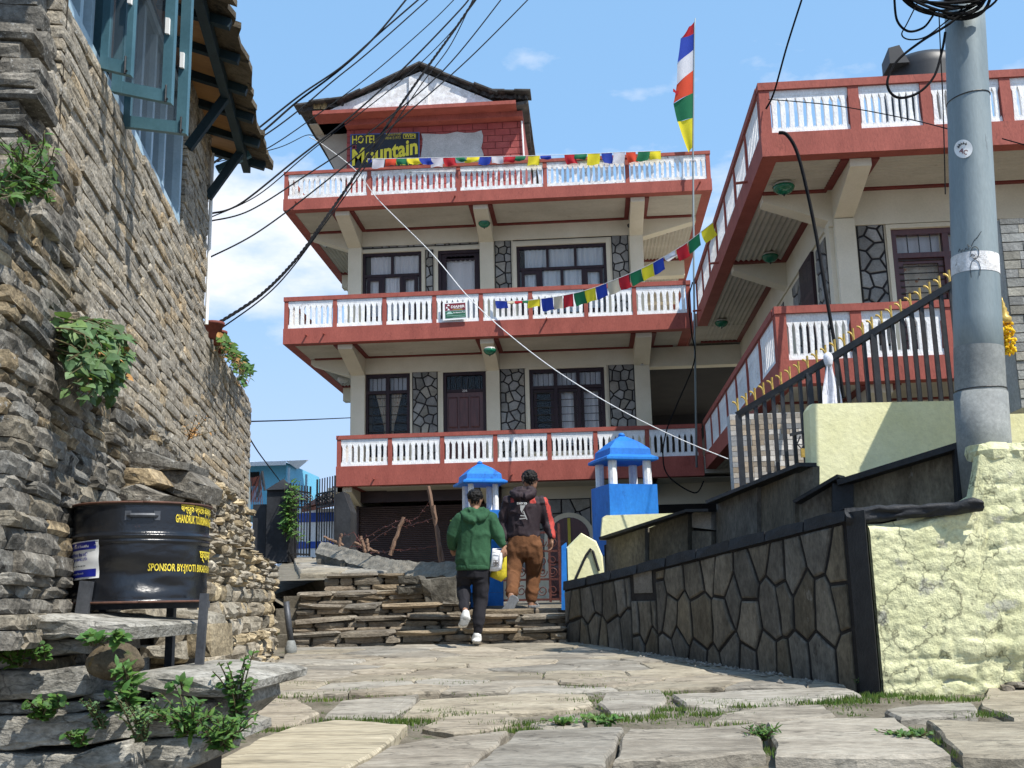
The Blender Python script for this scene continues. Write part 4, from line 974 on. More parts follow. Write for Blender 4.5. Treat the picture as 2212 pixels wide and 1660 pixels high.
while k < 9:                                           # painted coping stones
    a, b = EL*k/9, EL*(k+1)/9; ms = MB()
    pts = [TE(a+.006, ztop(a)-.085, .02+U(0,.02)), TE(b-.006, ztop(b)-.085, .02+U(0,.02)), TE(b-.006, ztop(b)+U(-.01,.015), .015), TE((a+b)/2, ztop((a+b)/2)+U(0,.025), .02), TE(a+.006, ztop(a)+U(-.01,.015), .015)]
    ms.prism(pts, -En*.5); ms.build('coping_stone', 'black_paint', dwall); k += 1
# near end pillar and the ledge rock running to the yellow wall
m = MB(); p0 = E0-Ed*.0; zz0 = gz(E0.y)-.05
pr = onG(1897, 1495); m.prism([(E0.x-.02, E0.y-.02, zz0), (pr.x, pr.y-.05, zz0), (pr.x+.1, pr.y+.3, zz0), (E0.x+.1, E0.y+.3, zz0)], (0,0,zA-zz0-.02)); m.build('end_pillar', 'black_paint', dwall)
# --- rough yellow wall facing the viewer
yw = thing('rough_yellow_wall', (pr.x+1.2, pr.y+.2, gz(pr.y)), 'rough lime yellow plastered stone wall at the path edge', 'wall')
YG = pr.y
gtop = [(onY(1895,1130,YG).x, onY(1895,1130,YG).z), (onY(1965,1128,YG).x, onY(1965,1128,YG).z), (onY(2040,1105,YG).x, onY(2040,1105,YG).z), (onY(2100,1070,YG).x, onY(2100,1070,YG).z), (onY(2112,1000,YG).x, onY(2112,1000,YG).z), (onY(2118,960,YG).x, onY(2118,960,YG).z), (onY(2212,962,YG).x, onY(2212,962,YG).z), (4.5, onY(2212,962,YG).z)]
def gt(x):
    for (a, b), (c, d) in zip(gtop, gtop[1:]):
        if x <= c: return b+(d-b)*(x-a)/max(1e-6, c-a)
    return gtop[-1][1]
x0, x1 = gtop[0][0]-.05, 4.4; nu, nv = 110, 80; ybase = gz(YG)-.1
def gfn(u, v):
    x = x0+(x1-x0)*u; zt = gt(x); z = ybase+(zt-ybase)*v
    cs = .16; row = math.floor((z+.05*fbm((x*1.3, 0, z), 1.5, 2))/cs); off = (row*.377) % 1*.5
    fx = ((x+off+.06*nz((x*2, z*3, 4)))/.42) % 1; fz = ((z+.05*fbm((x*1.3, 0, z), 1.5, 2))/cs) % 1
    jn = max(math.exp(-(min(fx, 1-fx)/.05)**2), math.exp(-(min(fz, 1-fz)/.14)**2)); msk = max(0, min(1, .5+1.6*fbm((x*.9, 3, z*.9), 1.4, 2)+.35*(x-2.4)))
    y = YG+.03-.007*fbm((x, 1, z), 2.2, 5)-.009*fbm((x, 5, z*1.6), 12, 5)+jn*msk*.016+.03*max(0, nz((x*3.1, 9, z*4.3))-.30)+.022*math.exp(-(nz((x*1.7, 3, z*2.6))/.014)**2)*(.4+.6*msk)
    lowd = max(0, 1-(z-ybase)/.42)*max(0, min(1, (x-x0-.35)/.5)); y += .10*lowd*(1+fbm((x, 2, z), 6, 3))
    if v > .97: y += .08*(v-.97)/.03
    return (x, y, z)
m = MB(); m.grid(gfn, nu, nv); m.build('wall_face', 'rough_yellow', yw, smooth=True)
m = MB(); m.add([(x0,YG+.1,ybase),(x1,YG+.1,ybase),(x1,YG+.1,gt(x1)-.02),(gtop[5][0]+.05,YG+.1,gtop[5][1]-.04),(gtop[4][0]+.05,YG+.1,gtop[3][1]-.06),(x0,YG+.1,gtop[0][1]-.02)]+[(x0+.1,YG+.7,ybase),(x1,YG+.7,ybase),(x1,YG+.7,gt(x1)-.02),(gtop[5][0]+.1,YG+.7,gtop[5][1]-.04),(gtop[4][0]+.1,YG+.7,gtop[3][1]-.06),(x0+.1,YG+.7,gtop[0][1]-.02)], [(0,1,2,3,4,5),(2,3,9,8),(3,4,10,9),(4,5,11,10),(5,0,6,11)]); m.build('wall_core', 'rough_yellow', yw)
RK = [stone_mesh('stone', 70+i, 'rough_yellow', .22, 2, 4.0) for i in range(4)]
its = []
for k in range(9):
    x = gtop[5][0]+.1+k*.2; c = Vector((x, YG+.16, gt(x)-.03+U(-.02,.02))); its.append((c, R3(Vector((1,U(-.1,.1),0)), U(.2,.3), .3, U(.10,.17)), 1))
stones_from(yw, its, RK)
RD = [stone_mesh('stone', 80+i, 'step_stone', .3, 3, 4.0) for i in range(4)]; its = []
for k in range(46):
    x = x0+.45+U(0, 2.2); z = gz(YG)-.02+U(0, .04+.13*min(1, (x-x0-.4))); its.append((Vector((x, YG+.03+U(-.03,.05), z)), R3(Vector((1,U(-.4,.4),0)).normalized(), U(.08,.26), .16, U(.04,.10)), 1))
stones_from(yw, its, RD, name='base_stone')
lr = MB(); 
def lrf(u, v):
    a = E0+Vector((-.03,-.03,0)); x = a.x+(gtop[3][0]-a.x+.05)*u; y = a.y+(YG-.02-a.y)*u-.02+.05*fbm((u*5,v*3,1),1,3); z = zA+.0+(gtop[3][1]-zA)*u*.3-.13*(1-v)*(1-.35*u)+.03*fbm((u*6,v*2,7),1,3)
    return (x, y-.05*sin(pi*v), z+.01)
lr.grid(lrf, 16, 6); lr.grid(lambda u, v: (lrf(u,1)[0]+.05*v, lrf(u,1)[1]+.55*v, lrf(u,1)[2]), 16, 2); lr.build('ledge_rock', 'black_paint', dwall, smooth=True)
# --- upper parapet of large slabs beside the stair behind the dark wall
uw = thing('stair_parapet', onY(1700, 1120, 10.5), 'stepped parapet of large dark slabs with black edges above the lower wall', 'wall')
def P3(x, y, Y): return onY(x, y, Y)
def seg(pts, nm='slab', m_='dark_facing', ext=.10, bev=0.006):
    q = [P3(*p) for p in pts]; ms = MB(); n_ = (q[1]-q[0]).cross(q[2]-q[0]).normalized(); n_ = n_ if n_.y < 0 else -n_
    ms.prism([v-n_*ext for v in q], n_*ext, bev); return ms.build(nm, m_, uw)
def dY(x):
    for (a, b), (c, d) in zip(((1200,12.8),(1300,12.55),(1545,11.5),(1722,9.75),(2090,8.85)), ((1300,12.55),(1545,11.5),(1722,9.75),(2090,8.85),(2600,8.3))):
        if x <= c: return b+(d-b)*(x-a)/(c-a)
    return 8.3
#     # depth of the parapet along the picture
def band(xs, tops, bots, nm='slab', m_='dark_facing', gap=4):
    for (xa, xb), (ta, tb), (ba, bb) in zip(xs, tops, bots): seg([(xa+gap, ba, dY(xa)), (xb-gap, bb, dY(xb)), (xb-gap, tb, dY(xb)), (xa+gap, ta, dY(xa))], nm, m_)
band([(1305,1398),(1398,1490)], [(1166,1140),(1140,1108)], [(1262,1262),(1262,1262)])
band([(1490,1541)], [(1106,1106)], [(1140,1145)], 'cap_block', 'pebble'); band([(1490,1541)], [(1146,1148)], [(1262,1262)])
band([(1543,1640),(1640,1722)], [(1088,1052),(1052,1022)], [(1262,1240),(1240,1230)])
band([(1722,1818)], [(1086,1030)], [(1240,1230)])
band([(1722,1762)], [(1022,1005)], [(1088,1070)])
band([(1820,2082)], [(1046,966)], [(1200,1160)], gap=2)
m = MB()
for a, b, w in (((1305,1164),(1490,1105),.03),((1490,1104),(1541,1103),.03),((1541,1085),(1745,1004),.035),((1722,1086),(1818,1030),.03),((1818,1044),(2085,962),.05),((1820,1046),(1820,1150),.035),((2084,962),(2092,1110),.09)):
    pa, pb = P3(*a, dY(a[0])-.06), P3(*b, dY(b[0])-.06); e = MB(); e.beam(pa, pb, .18, w, up=(0,0,1) if abs(a[0]-b[0]) > 20 else (0,1,0)); e.build('black_edging', 'black_paint', uw)
cm_ = MB(); pts_ = [(1305,1262,0),(1490,1262,0),(1640,1240,0),(1820,1200,0),(2090,1160,0)]
tops_ = [(1305,1168),(1490,1112),(1541,1092),(1720,1090),(1820,1050),(2090,970)]
for (a, b) in zip(tops_, tops_[1:]):
    pa, pb = P3(a[0], a[1]+10, dY(a[0])+.16), P3(b[0], b[1]+10, dY(b[0])+.16); la, lb = Vector((pa.x, pa.y, 1.3)), Vector((pb.x, pb.y, 1.3))
    bk = Vector((.28, .32, 0)); cm_.add([la, lb, pb, pa, la+bk, lb+bk, pb+bk, pa+bk], [(0,1,2,3),(3,2,6,7),(4,7,6,5),(0,3,7,4),(1,5,6,2)])
cm_.build('wall_core', 'black_joint', uw)
# --- smooth yellow walls
def ywall(pts, Y, th, label, nm='yellow_wall', m_='yellow_wash', dirn=(0,1,0)):
    q = [onY(x, y, Y) for x, y in pts]; ms = MB(); ms.prism([v+Vector(dirn)*th for v in q], -Vector(dirn)*th, .012); return tag(ms.build(nm, m_), label, 'wall')
q = [onY(x, y, 9.85) for x, y in [(1754,1085),(2330,1080),(2330,858),(2070,864),(1752,872),(1745,884)]]
ms = MB(); bk_ = Vector((0,.22,0)); ms.prism([v+bk_ for v in q], -bk_, .012); tag(ms.build('yellow_wall', 'yellow_wash'), 'smooth lime yellow parapet wall under the black fence', 'wall')
ywall([(1296,1165),(1300,1118),(1308,1113),(1470,1108),(1480,1165)], 12.95, .3, 'short smooth yellow wall in front of the blue gate pillar')
gp = thing('yellow_gate_post', onY(1260, 1255, 12.0), 'rough yellow gable topped post with a blue edge at the gate', 'post')
q = [onY(x, y, 11.95) for x, y in [(1225,1258),(1222,1183),(1255,1150),(1288,1168),(1302,1200),(1306,1245)]]
m = MB(); m.prism([v+Vector((0,.35,0)) for v in q], (0,-.35,0), .02); m.build('post_body', 'yellow_wash', gp)
q = [onY(x, y, 11.94) for x, y in [(1213,1318),(1213,1180),(1223,1172),(1226,1318)]]; m = MB(); m.prism([v+Vector((0,.2,0)) for v in q], (0,-.21,0)); m.build('blue_edge', 'blue_paint', gp)
# painted black arch line on that post
a_ = [onY(x, y, 11.93) for x, y in [(1243,1252),(1255,1225),(1266,1200),(1276,1186),(1281,1192),(1288,1215),(1294,1234)]]
m = MB(); m.tube(a_, .016, 6); m.build('painted_arch', 'black_paint', gp)
# --- blue lantern towers of the gate
def lantern(xc, yroof, ysof, yped, ybot, wroof, wped, Y, label):
    c = onY(xc, ysof, Y); k = Y/FPX; t = thing('lantern_pillar', Vector((c.x, Y, onY(xc, ybot, Y).z)), label, 'pillar')
    hw, hr = wped*k/2*.80, wroof*k/2*.80; zs = c.z; zp = onY(xc, yped, Y).z; zb = onY(xc, ybot, Y).z; za = onY(xc, yroof, Y).z
    an = radians(20)
    X = lambda u, v, z: Vector((c.x+u*cos(an)-v*sin(an), Y+u*sin(an)+v*cos(an), z))
    def sq(h, z): return [X(-h,-h,z), X(h,-h,z), X(h,h,z), X(-h,h,z)]
    def loft(mb, rings):
        vs = [v for r in rings for v in r]; fs = []
        for i in range(len(rings)-1):
            for j in range(4): fs.append((4*i+j, 4*i+(j+1)%4, 4*i+4+(j+1)%4, 4*i+4+j))
        fs += [(3,2,1,0), tuple(range(4*len(rings)-4, 4*len(rings)))]; mb.add(vs, fs); return mb
    loft(MB(), [sq(hw, zb), sq(hw, zp)]).build('pedestal', 'blue_paint', t)
    for u in (-1, 1):
        for v in (-1, 1):
            p = X(u*hw*.72, v*hw*.72, 0); m = MB(); m.tube([Vector((p.x,p.y,zp-.01)), Vector((p.x,p.y,zs))], hw*.17, 8); m.build('post', 'white_paint', t)
    h = za-zs
    loft(MB(), [sq(hr*.96, zs), sq(hr, zs+.01), sq(hr*1.0, zs+h*.10), sq(hr*.80, zs+h*.20), sq(hr*.78, zs+h*.40), sq(hr*.45, zs+h*.68), sq(hr*.14, zs+h*.86), sq(hr*.10, zs+h*.88)]).build('roof', 'blue_paint', t)
    m = MB(); m.lathe(X(0,0,zs+h*.87), [(hr*.11,0),(hr*.13,h*.05),(hr*.11,h*.1),(hr*.03,h*.14)], 10); m.build('finial', 'blue_paint', t, smooth=True)
    return t
lantern(1345, 936, 1001, 1052, 1200, 146, 136, 13.6, 'large blue roofed lantern pillar behind the short yellow wall')
lantern(1037, 997, 1049, 1105, 1318, 122, 94, 13.2, 'slim blue lantern pillar on the hinge side of the iron gate')
# --- iron gate with scrolls
gt_ = thing('scroll_gate', onY(1150, 1305, 13.1), 'dark red iron gate with scroll work behind the taller walker', 'gate')
gx0, gx1 = onY(1080, 1230, 13.15).x, onY(1212, 1230, 13.15).x; gzb, gzt = onY(1150, 1302, 13.15).z, onY(1150, 1150, 13.15).z; GY = 13.15
for x in (gx0, (gx0+gx1)/2-.05, (gx0+gx1)/2+.22, gx1-.03):
    m = MB(); m.box(x, x+.03, GY, GY+.03, gzb, gzt+(.1 if x > gx0 else 0)); m.build('stile', 'rust_iron', gt_)
for z in (gzb+.02, gzb+.26, gzb+.6, gzt-.02):
    m = MB(); m.box(gx0, gx1, GY+.004, GY+.026, z, z+.025); m.build('rail', 'rust_iron', gt_)
def scroll(c, r, s=1, turns=1.4, ph=0):
    return [Vector((c[0]+s*r*(1-k/22*.8)*cos(ph+turns*2*pi*k/20), c[1], c[2]+r*(1-k/22*.8)*sin(ph+turns*2*pi*k/20))) for k in range(21)]
for i in range(5):
    for j, z in enumerate((gzb+.14, gzb+.36, gzb+.50, gzb+.72)):
        x = gx0+.06+(gx1-gx0-.1)*(i+.5)/5; m = MB(); m.tube(scroll((x, GY+.015, z), .065, 1 if (i+j) % 2 else -1, ph=i), .007, 5); m.build('scroll', 'rust_iron', gt_)
# --- tiled wall behind the fence
tw = thing('tiled_wall', onY(1640, 1060, 12.5), 'wall clad in grey, white and tan mosaic tiles behind the fence', 'wall')
tz0, tz1 = onY(1660, 1075, 12.5).z, onY(1660, 893, 12.5).z; tx0, tx1 = onY(1581, 980, 12.5).x, onY(1840, 980, 12.5).x
m = MB(); m.box(tx0, tx1, 12.505, 12.75, tz0-.3, tz1); m.build('wall_core', 'grey_plaster', tw)
z = tz0-.2; r = 0
while z < tz1-.01:
    h = .062; x = tx0
    while x < tx1-.02:
        w = min(random.choice((.10, .14, .2, .24)), tx1-x); tm = MB(); tm.box(x+.002, x+w-.002, 12.49-U(0,.006), 12.504, z+.002, min(z+h, tz1)-.002); tm.build('tile', 'mosaic_tile', tw); x += w
    z += h
# --- black fence with gold hooks
fe = thing('iron_fence', onY(1800, 900, 10.3), 'black sloping iron fence with gold hooked tips above the yellow parapet', 'fence')
FA, FB = onY(1592, 890, 11.35), onY(2215, 520, 10.1); FA.z -= .02
def fpt(t): return FA.lerp(FB, t)
tb_, bars = 0.0, []
m = MB(); m.beam(fpt(0)+Vector((0,0,-.02)), fpt(1), .06, .065); m.build('top_rail', 'iron_black', fe)
nbar = 31
for k in range(nbar):
    t = k/(nbar-1)*.985+.004; p = fpt(t); thick = k in (0, 8, 15, 29)
    zb = p.z-(1.0 if k < 14 else 1.25); w = .06 if thick else .038
    x, y, d = pj((p.x, p.y, p.z))
    m = MB(); m.box(p.x-w/2, p.x+w/2, p.y-w/2, p.y+w/2, zb, p.z-.025); m.build('bar', 'iron_black', fe)
    dd = (FB-FA); dd.z = 0; dd.normalize()
    hk = [p+Vector((0,0,.02)), p+Vector((0,0,.13))]+[p+Vector((0,0,.13))-dd*.055*(1-cos(a))+Vector((0,0,.05*sin(a))) for a in [pi*.12*j for j in range(1, 5)]]
    st = MB(); st.tube([p+Vector((0,0,.02)), p+Vector((0,0,.16))], .012, 6); st.build('gold_spike', 'gold_paint', fe)
    h2 = [p+Vector((0,0,.05))-dd*.055*(1-cos(a))+Vector((0,0,.075*sin(a))) for a in [pi*.5*j/5 for j in range(6)]]
    st = MB(); st.tube(h2, .012, 6); st.build('gold_hook', 'gold_paint', fe)
a, b = fpt(.07), fpt(.30)
m = MB(); m.beam(a+Vector((0,0,-.80)), b+Vector((0,0,-1.0)), .035, .04); m.build('bottom_rail', 'iron_black', fe)
lk = fpt(.235)+Vector((-.03,-.03,-.62)); m = MB(); m.beam(lk+Vector((-.12,0,0)), lk+Vector((.14,0,.05)), .03, .03); m.tube([lk+Vector((-.02,-.02,-.02)), lk+Vector((-.06,-.03,-.10)), lk+Vector((-.02,-.03,-.15)), lk+Vector((.02,-.02,-.09))], .008, 6); m.build('latch', 'iron_black', fe)
lkb = MB(); lkb.box(lk.x-.03, lk.x+.02, lk.y-.05, lk.y-.02, lk.z-.24, lk.z-.15); lkb.build('padlock', 'gold_paint', fe)
# white scarf knotted on the rail
sp = fpt(.335); sc = thing('white_scarf', sp, 'white ceremonial scarf knotted on the black fence rail', 'scarf')
m = MB(); m.lathe(sp+Vector((-.0,-.05,-.06)), [(.02,.12),(.045,.09),(.05,.05),(.04,.0),(.03,-.03)], 12); m.build('knot', 'white_cloth', sc, smooth=True)
def tail(w, l, dx, ph):
    mb = MB(); return mb.grid(lambda u, v: sp+Vector((dx*v+(u-.5)*w*(.35+.65*min(1, v*2.2))*(1-.25*max(0, v-.75)*2), -.06-.018*sin(u*9+ph+v*3), -.08-l*v-.03*sin(u*5+ph)*v)), 14, 16)
tail(.16, .62, -.03, 0).build('tail', 'white_cloth', sc, smooth=True); tail(.12, .42, .05, 2).build('tail', 'white_cloth', sc, smooth=True)
# --- steel pole
YP = YG+.55
pt_, pm_, pb_ = onY(2080, -60, YP), onY(2118, 850, YP), onY(2126, 965, YP)
pole = thing('utility_pole', (pb_.x, YP, pb_.z-.6), 'grey steel utility pole with a white painted band and a round sticker', 'pole')
r_t, r_m, r_b = 42*YP/FPX, 51*YP/FPX, 54*YP/FPX
m = MB(); nseg = 24; m.tube([pm_.lerp(pt_, k/6) for k in range(7)], [r_m+(r_t-r_m)*k/6 for k in range(7)], 40); m.build('shaft', 'pole_steel', pole, smooth=True)
m = MB(); m.tube([pb_-Vector((0,0,.6)), pb_, pm_.lerp(pb_, .0)+Vector((0,0,-.001))], [r_b, r_b*1.0, r_b], 40); m.build('base_sleeve', 'pole_old', pole, smooth=True)
ax = (pt_-pm_).normalized()
def ringz(y): 
    t = (850-y)/910; return pm_.lerp(pt_, t), r_m+(r_t-r_m)*t
c1_, q1 = ringz(612); c2_, q2 = ringz(573); m = MB(); m.tube([c1_, c1_.lerp(c2_, .5), c2_], [q1+.003, (q1+q2)/2+.003, q2+.003], 40, cap=False); m.build('painted_band', 'old_white_paint', pole, smooth=True)
c1_, q1 = ringz(850); c2_, q2 = ringz(760); m = MB(); m.tube([c1_, c2_], [q1+.002, q2+.002], 40, cap=False); m.build('weathered_band', 'pole_old', pole, smooth=True)
for y in (845, 232):
    c1_, q1 = ringz(y); m = MB(); m.tube([c1_+Vector((cos(a)*(q1+.004), sin(a)*(q1+.004), .02*cos(a) if y == 232 else 0)) for a in [2*pi*k/30 for k in range(31)]], .005, 5); m.build('wire_tie', 'iron_black', pole)
# sticker wrapped on the shaft
def pole_pt(x, y, o=.004):
    c, q = ringz(y); d = ray(x, y); d.normalize()
    # nearest hit on a vertical cylinder of radius q about c
    ox, oy = EYE.x-c.x, EYE.y-c.y; A = d.x*d.x+d.y*d.y; B = ox*d.x+oy*d.y; Cc = ox*ox+oy*oy-(q+o)**2; dis = max(0, B*B-A*Cc); t = (-B-sqrt(dis))/A; return EYE+d*t
m = MB(); m.add([pole_pt(2081, 322, .012)]+[pole_pt(2081+20*cos(a), 322+20*sin(a), .012) for a in [2*pi*k/28 for k in range(28)]], [(0, (k+1) % 28+1, k+1) for k in range(28)]); st_ = m.build('sticker', 'sign_white', pole)
for k in range(5):
    a = radians(200+k*24); m = MB(); m.tube([pole_pt(2081+r_*cos(a+.12*s_), 322+r_*sin(a+.12*s_), .014) for r_, s_ in ((10,-1),(15,0),(10,1),(13,1.2))], .0035, 4); m.build('scrawl', 'iron_black', st_)
vs_, fs_ = text_mb('AC', 15, 'CENTER', bold=.3); m = MB(); m.add([pole_pt(2080+(x*.8+y*.3), 332-(y*.9-x*.3), .016) for x, y in vs_], fs_); m.build('lettering', 'sign_maroon', st_)
# pencil drawing on the shaft
def pl_(pts, nm='scribble'): 
    m = MB(); m.tube([pole_pt(x, y, .009) for x, y in pts], .0024, 4); m.build(nm, 'iron_black', pole)
hd = [(2106+9*cos(a), 546+13*sin(a)) for a in [2*pi*k/16 for k in range(17)]]; pl_(hd)
pl_([(2098,600),(2096,580),(2099,566),(2106,560),(2114,565),(2118,578),(2116,596)]); pl_([(2095,556),(2100,549),(2106,552)]); pl_([(2093,540),(2090,528),(2097,534)]); pl_([(2098,533),(2104,520),(2112,512),(2120,500)])
pl_([(2070,545),(2073,538),(2076,546),(2079,539),(2083,543),(2086,536),(2090,540)])
# --- tile clad pillar and golden ornament at the right edge
tp = thing('tiled_pillar', onY(2200, 870, 8.9), 'tall stone tile pillar beside the end of the black fence', 'pillar')
q = rectY(2182, 470, 2330, 880, 9.0); m = MB(); m.box(q[0], q[1], 9.005, 9.3, q[2], q[3]); m.build('pillar_core', 'grey_plaster', tp)
z = q[2]; 
while z < q[3]-.02:
    x = q[0]-.005
    while x < q[1]: 
        w = U(.1, .2); tm = MB(); tm.box(x, x+w-.004, 8.985-U(0,.012), 9.004, z, min(z+.075, q[3])-.004); tm.build('tile', 'facing_stone', tp); x += w
    z += .08
go = thing('gold_finial', onY(2171, 700, 8.75), 'golden stupa shaped finial hung with marigold flowers', 'ornament'); c = LOC[go.name]
m = MB(); m.lathe(c, [(.05,-.0),(.055,.05),(.035,.07),(.04,.09),(.025,.11),(.03,.125),(.016,.15),(.018,.165),(.006,.20),(.001,.23)], 14); m.build('finial', 'gold_paint', go, smooth=True)
m = MB()
for k in range(110):
    a = U(0, 2*pi); r = U(.015, .06); p = c+Vector((r*cos(a), r*sin(a)-.02, -U(0, .26))); m.lathe(p, [(.005,-.008),(.016,-.002),(.014,.006),(.004,.01)], 6, (U(-1,1),U(-1,1),U(-1,1)))
m.build('marigold_garland', 'marigold', go)
# grit and small stones along the foot of the dark wall
m = MB(); 
for k in range(230):
    s = U(.3, 2.6) if random.random() < .75 else U(.1, EL-.1); o = abs(random.gauss(0, .11))+.03; p = E0+Ed*s+En*o; r = U(.004, .02)*(1 if random.random() < .85 else 1.8)
    p.z = gz(p.y)+.012; sx_ = stone_mesh if False else None
    m.add([p+Vector((r*cos(a)*U(.7,1.2), r*sin(a)*U(.7,1.2), 0)) for a in [2*pi*i/5 for i in range(5)]]+[p+Vector((U(-.3,.3)*r, U(-.3,.3)*r, r*.7))], [(i, (i+1) % 5, 5) for i in range(5)])
m.build('grit', 'pebble', None, kind='stuff', label='loose grit and pebbles along the foot of the dark wall', category='gravel')
# ------------------------------------------------------------------ left side: stone house, terrace walls, bench, drum
mat('house_stone', [(.225,.195,.15), (.35,.31,.245), (.445,.40,.325)], 9, .92, 1.0, 34, rnd=.13, fine=.38, spots=[((.50,.49,.46), 38, .585), ((.11,.10,.085), 16, .60)], tones=[(1,1,1),(1.03,1,.95),(.96,.97,.98),(1.04,1.0,.92),(1,1,1),(.93,.94,.95),(1,1,1),(.97,.97,.97),(1.12,.99,.80)])
mat('dark_stone', [(.10,.09,.074), (.19,.172,.142), (.28,.26,.22)], 8, .92, 1.0, 28, rnd=.30, fine=.38, spots=[((.40,.39,.36), 30, .60), ((.045,.04,.033), 8, .60)], tones=[(1,1,1),(1.05,1,.9),(.85,.88,.92),(.95,.95,.95),(1.3,1.1,.8)])
mat('rubble_stone', [(.19,.165,.125), (.30,.265,.205), (.40,.36,.29)], 7, .92, 1.0, 26, rnd=.28, fine=.35, spots=[((.12,.105,.085), 9, .60)], tones=[(1,1,1),(1.15,1.05,.85),(.8,.82,.84),(.95,.93,.9),(1.25,1.15,.95)])
mat('slab_stone', [(.17,.16,.135), (.27,.255,.22), (.36,.345,.305)], 5, .9, .9, 22, rnd=.18, fine=.34, stretch=(1,1,2.2), cracks=(3,.016,.45), spots=[((.40,.39,.36), 16, .62), ((.06,.055,.045), 6, .60)])
mat('mossy_rock', [(.07,.055,.035), (.13,.10,.06)], 7, .95, 1.0, 26, fine=.35, spots=[((.16,.10,.03), 8, .58), ((.05,.065,.02), 5, .62)])
mat('wall_shadow_gap', [(.03,.026,.02), (.05,.043,.034)], 8, .95, .3, 30)  # near-black backing, shade between the stones put into the colour
mat('teal_paint', [(.05,.125,.16), (.07,.16,.20)], 5, .45, .08, 40, spec=.45, fine=.06)
mat('pale_blue_paint', [(.33,.48,.58), (.42,.57,.67)], 5, .5, .06, 40, fine=.06)
mat('dark_teal', [(.008,.022,.03), (.015,.035,.045)], 5, .6, .1, 40)
mat('plywood', [(.32,.165,.065), (.40,.22,.09)], 3, .6, .05, 30, stretch=(.4,3,1), fine=.12)
mat('eave_slate', [(.07,.055,.035), (.14,.115,.08)], 6, .9, .8, 24, rnd=.3, spots=[((.03,.026,.02), 6, .56), ((.2,.17,.12), 10, .66)])
glass('blue_glass', .35, (.10,.13,.16))
A1 = onY(540, 1000, 13.0); dA = ray(800, 1307); dA = Vector((dA.x, dA.y, 0)).normalized()      # far foot corner and direction away from the viewer
nA = Vector((dA.y, -dA.x, 0))                                                                  # faces the path
A1 = Vector((A1.x, A1.y, 0))
def hitA(x, y, off=0.0):
    d = ray(x, y); d2 = Vector((d.x, d.y, 0)); o = A1+nA*off-Vector((EYE.x, EYE.y, 0)); t = o.dot(nA)/d2.dot(nA); p = EYE+d*t
    return -(Vector((p.x, p.y, 0))-A1).dot(dA), p.z          # s grows towards the viewer
def TA(s, z, o=0.0): return A1-dA*s+nA*o+Vector((0,0,z))
AXA = -dA
def RA(tilt=0.0, yaw=0.0):
    a = Vector((AXA.x, AXA.y, 0)); ca, sa = cos(yaw), sin(yaw); a = Vector((a.x*ca-a.y*sa, a.x*sa+a.y*ca, 0)); return a
HS = [stone_mesh('stone', 100+i, 'house_stone', .06, 3, 18.0) for i in range(9)]
DS = [stone_mesh('stone', 200+i, 'dark_stone', .11, 3, 12.0) for i in range(9)]
RS = [stone_mesh('stone', 300+i, 'rubble_stone', .30, 3, 5.0) for i in range(9)]
def Rst(yaw, l, d, h, pitch=0.0):
    a = RA(0, yaw); b = Vector((-a.y, a.x, 0)); M3 = Matrix(((a.x*l, b.x*d, 0), (a.y*l, b.y*d, 0), (0, 0, h)))
    return M3 @ Euler((0, pitch, 0)).to_matrix()
sFarUp = hitA(450, 500)[0]; sNear = hitA(128, 200)[0]; zLedge = hitA(452, 716)[1]
zSill = hitA(300, 300)[1]; sW0, sW1 = hitA(396, 490)[0], hitA(120, -60)[0]
zEave = 5.80
house = thing('stone_house', TA(sFarUp, 1.2, -1.5), 'slate stone house with blue open casements and a slate eave on the left', 'building')
core = MB()
def slab_core(mb, s0, s1, z0, z1, o, th=.5): mb.add([TA(s0,z0,o), TA(s1,z0,o), TA(s1,z1,o), TA(s0,z1,o), TA(s0,z0,o-th), TA(s1,z0,o-th), TA(s1,z1,o-th), TA(s0,z1,o-th)], [(0,1,2,3),(5,4,7,6),(3,2,6,7),(1,5,6,2),(0,3,7,4)])
slab_core(core, sFarUp+.01, sNear-.02, zLedge-.3, zSill-.02, -.06); slab_core(core, sFarUp+.01, sW0-.02, zSill-.02, zEave+.3, -.06)
core.build('wall_core', 'wall_shadow_gap', house)
it = []
def lay(items, s0, s1, z0, z1, hr, lr_, off, dep=.22, jo=.018, yj=.03, skip=None, hk=1.03):
    z = z0
    while z < z1:
        h = U(*hr); h = min(h, z1-z+.02); s = s0-U(0, .2)
        while s < s1:
            l = U(*lr_); a, b = max(s, s0), min(s+l, s1)
            if b-a > .04 and not (skip and skip((a+b)/2, z+h/2)):
                o = off((a+b)/2, z) if callable(off) else off
                c = TA((a+b)/2, z+h/2, o-dep/2+U(-jo, jo)); items.append((c, Rst(U(-yj, yj), (b-a)*1.0, dep, h*hk, U(-.010,.010)), area_px(c, b-a, h)))
            s += l
        z += h
zB = 2.72
lay(it, sFarUp, sNear, zLedge-.02, zSill-.03, (.055,.076), (.18,.55), 0.0, .22, .010, .02, hk=.93)
lay(it, sFarUp, sW0-.03, zSill-.03, zEave+.15, (.055,.076), (.14,.40), 0.0, .22, .010, .02, hk=.93)
stones_from(house, it, HS, limit=300)
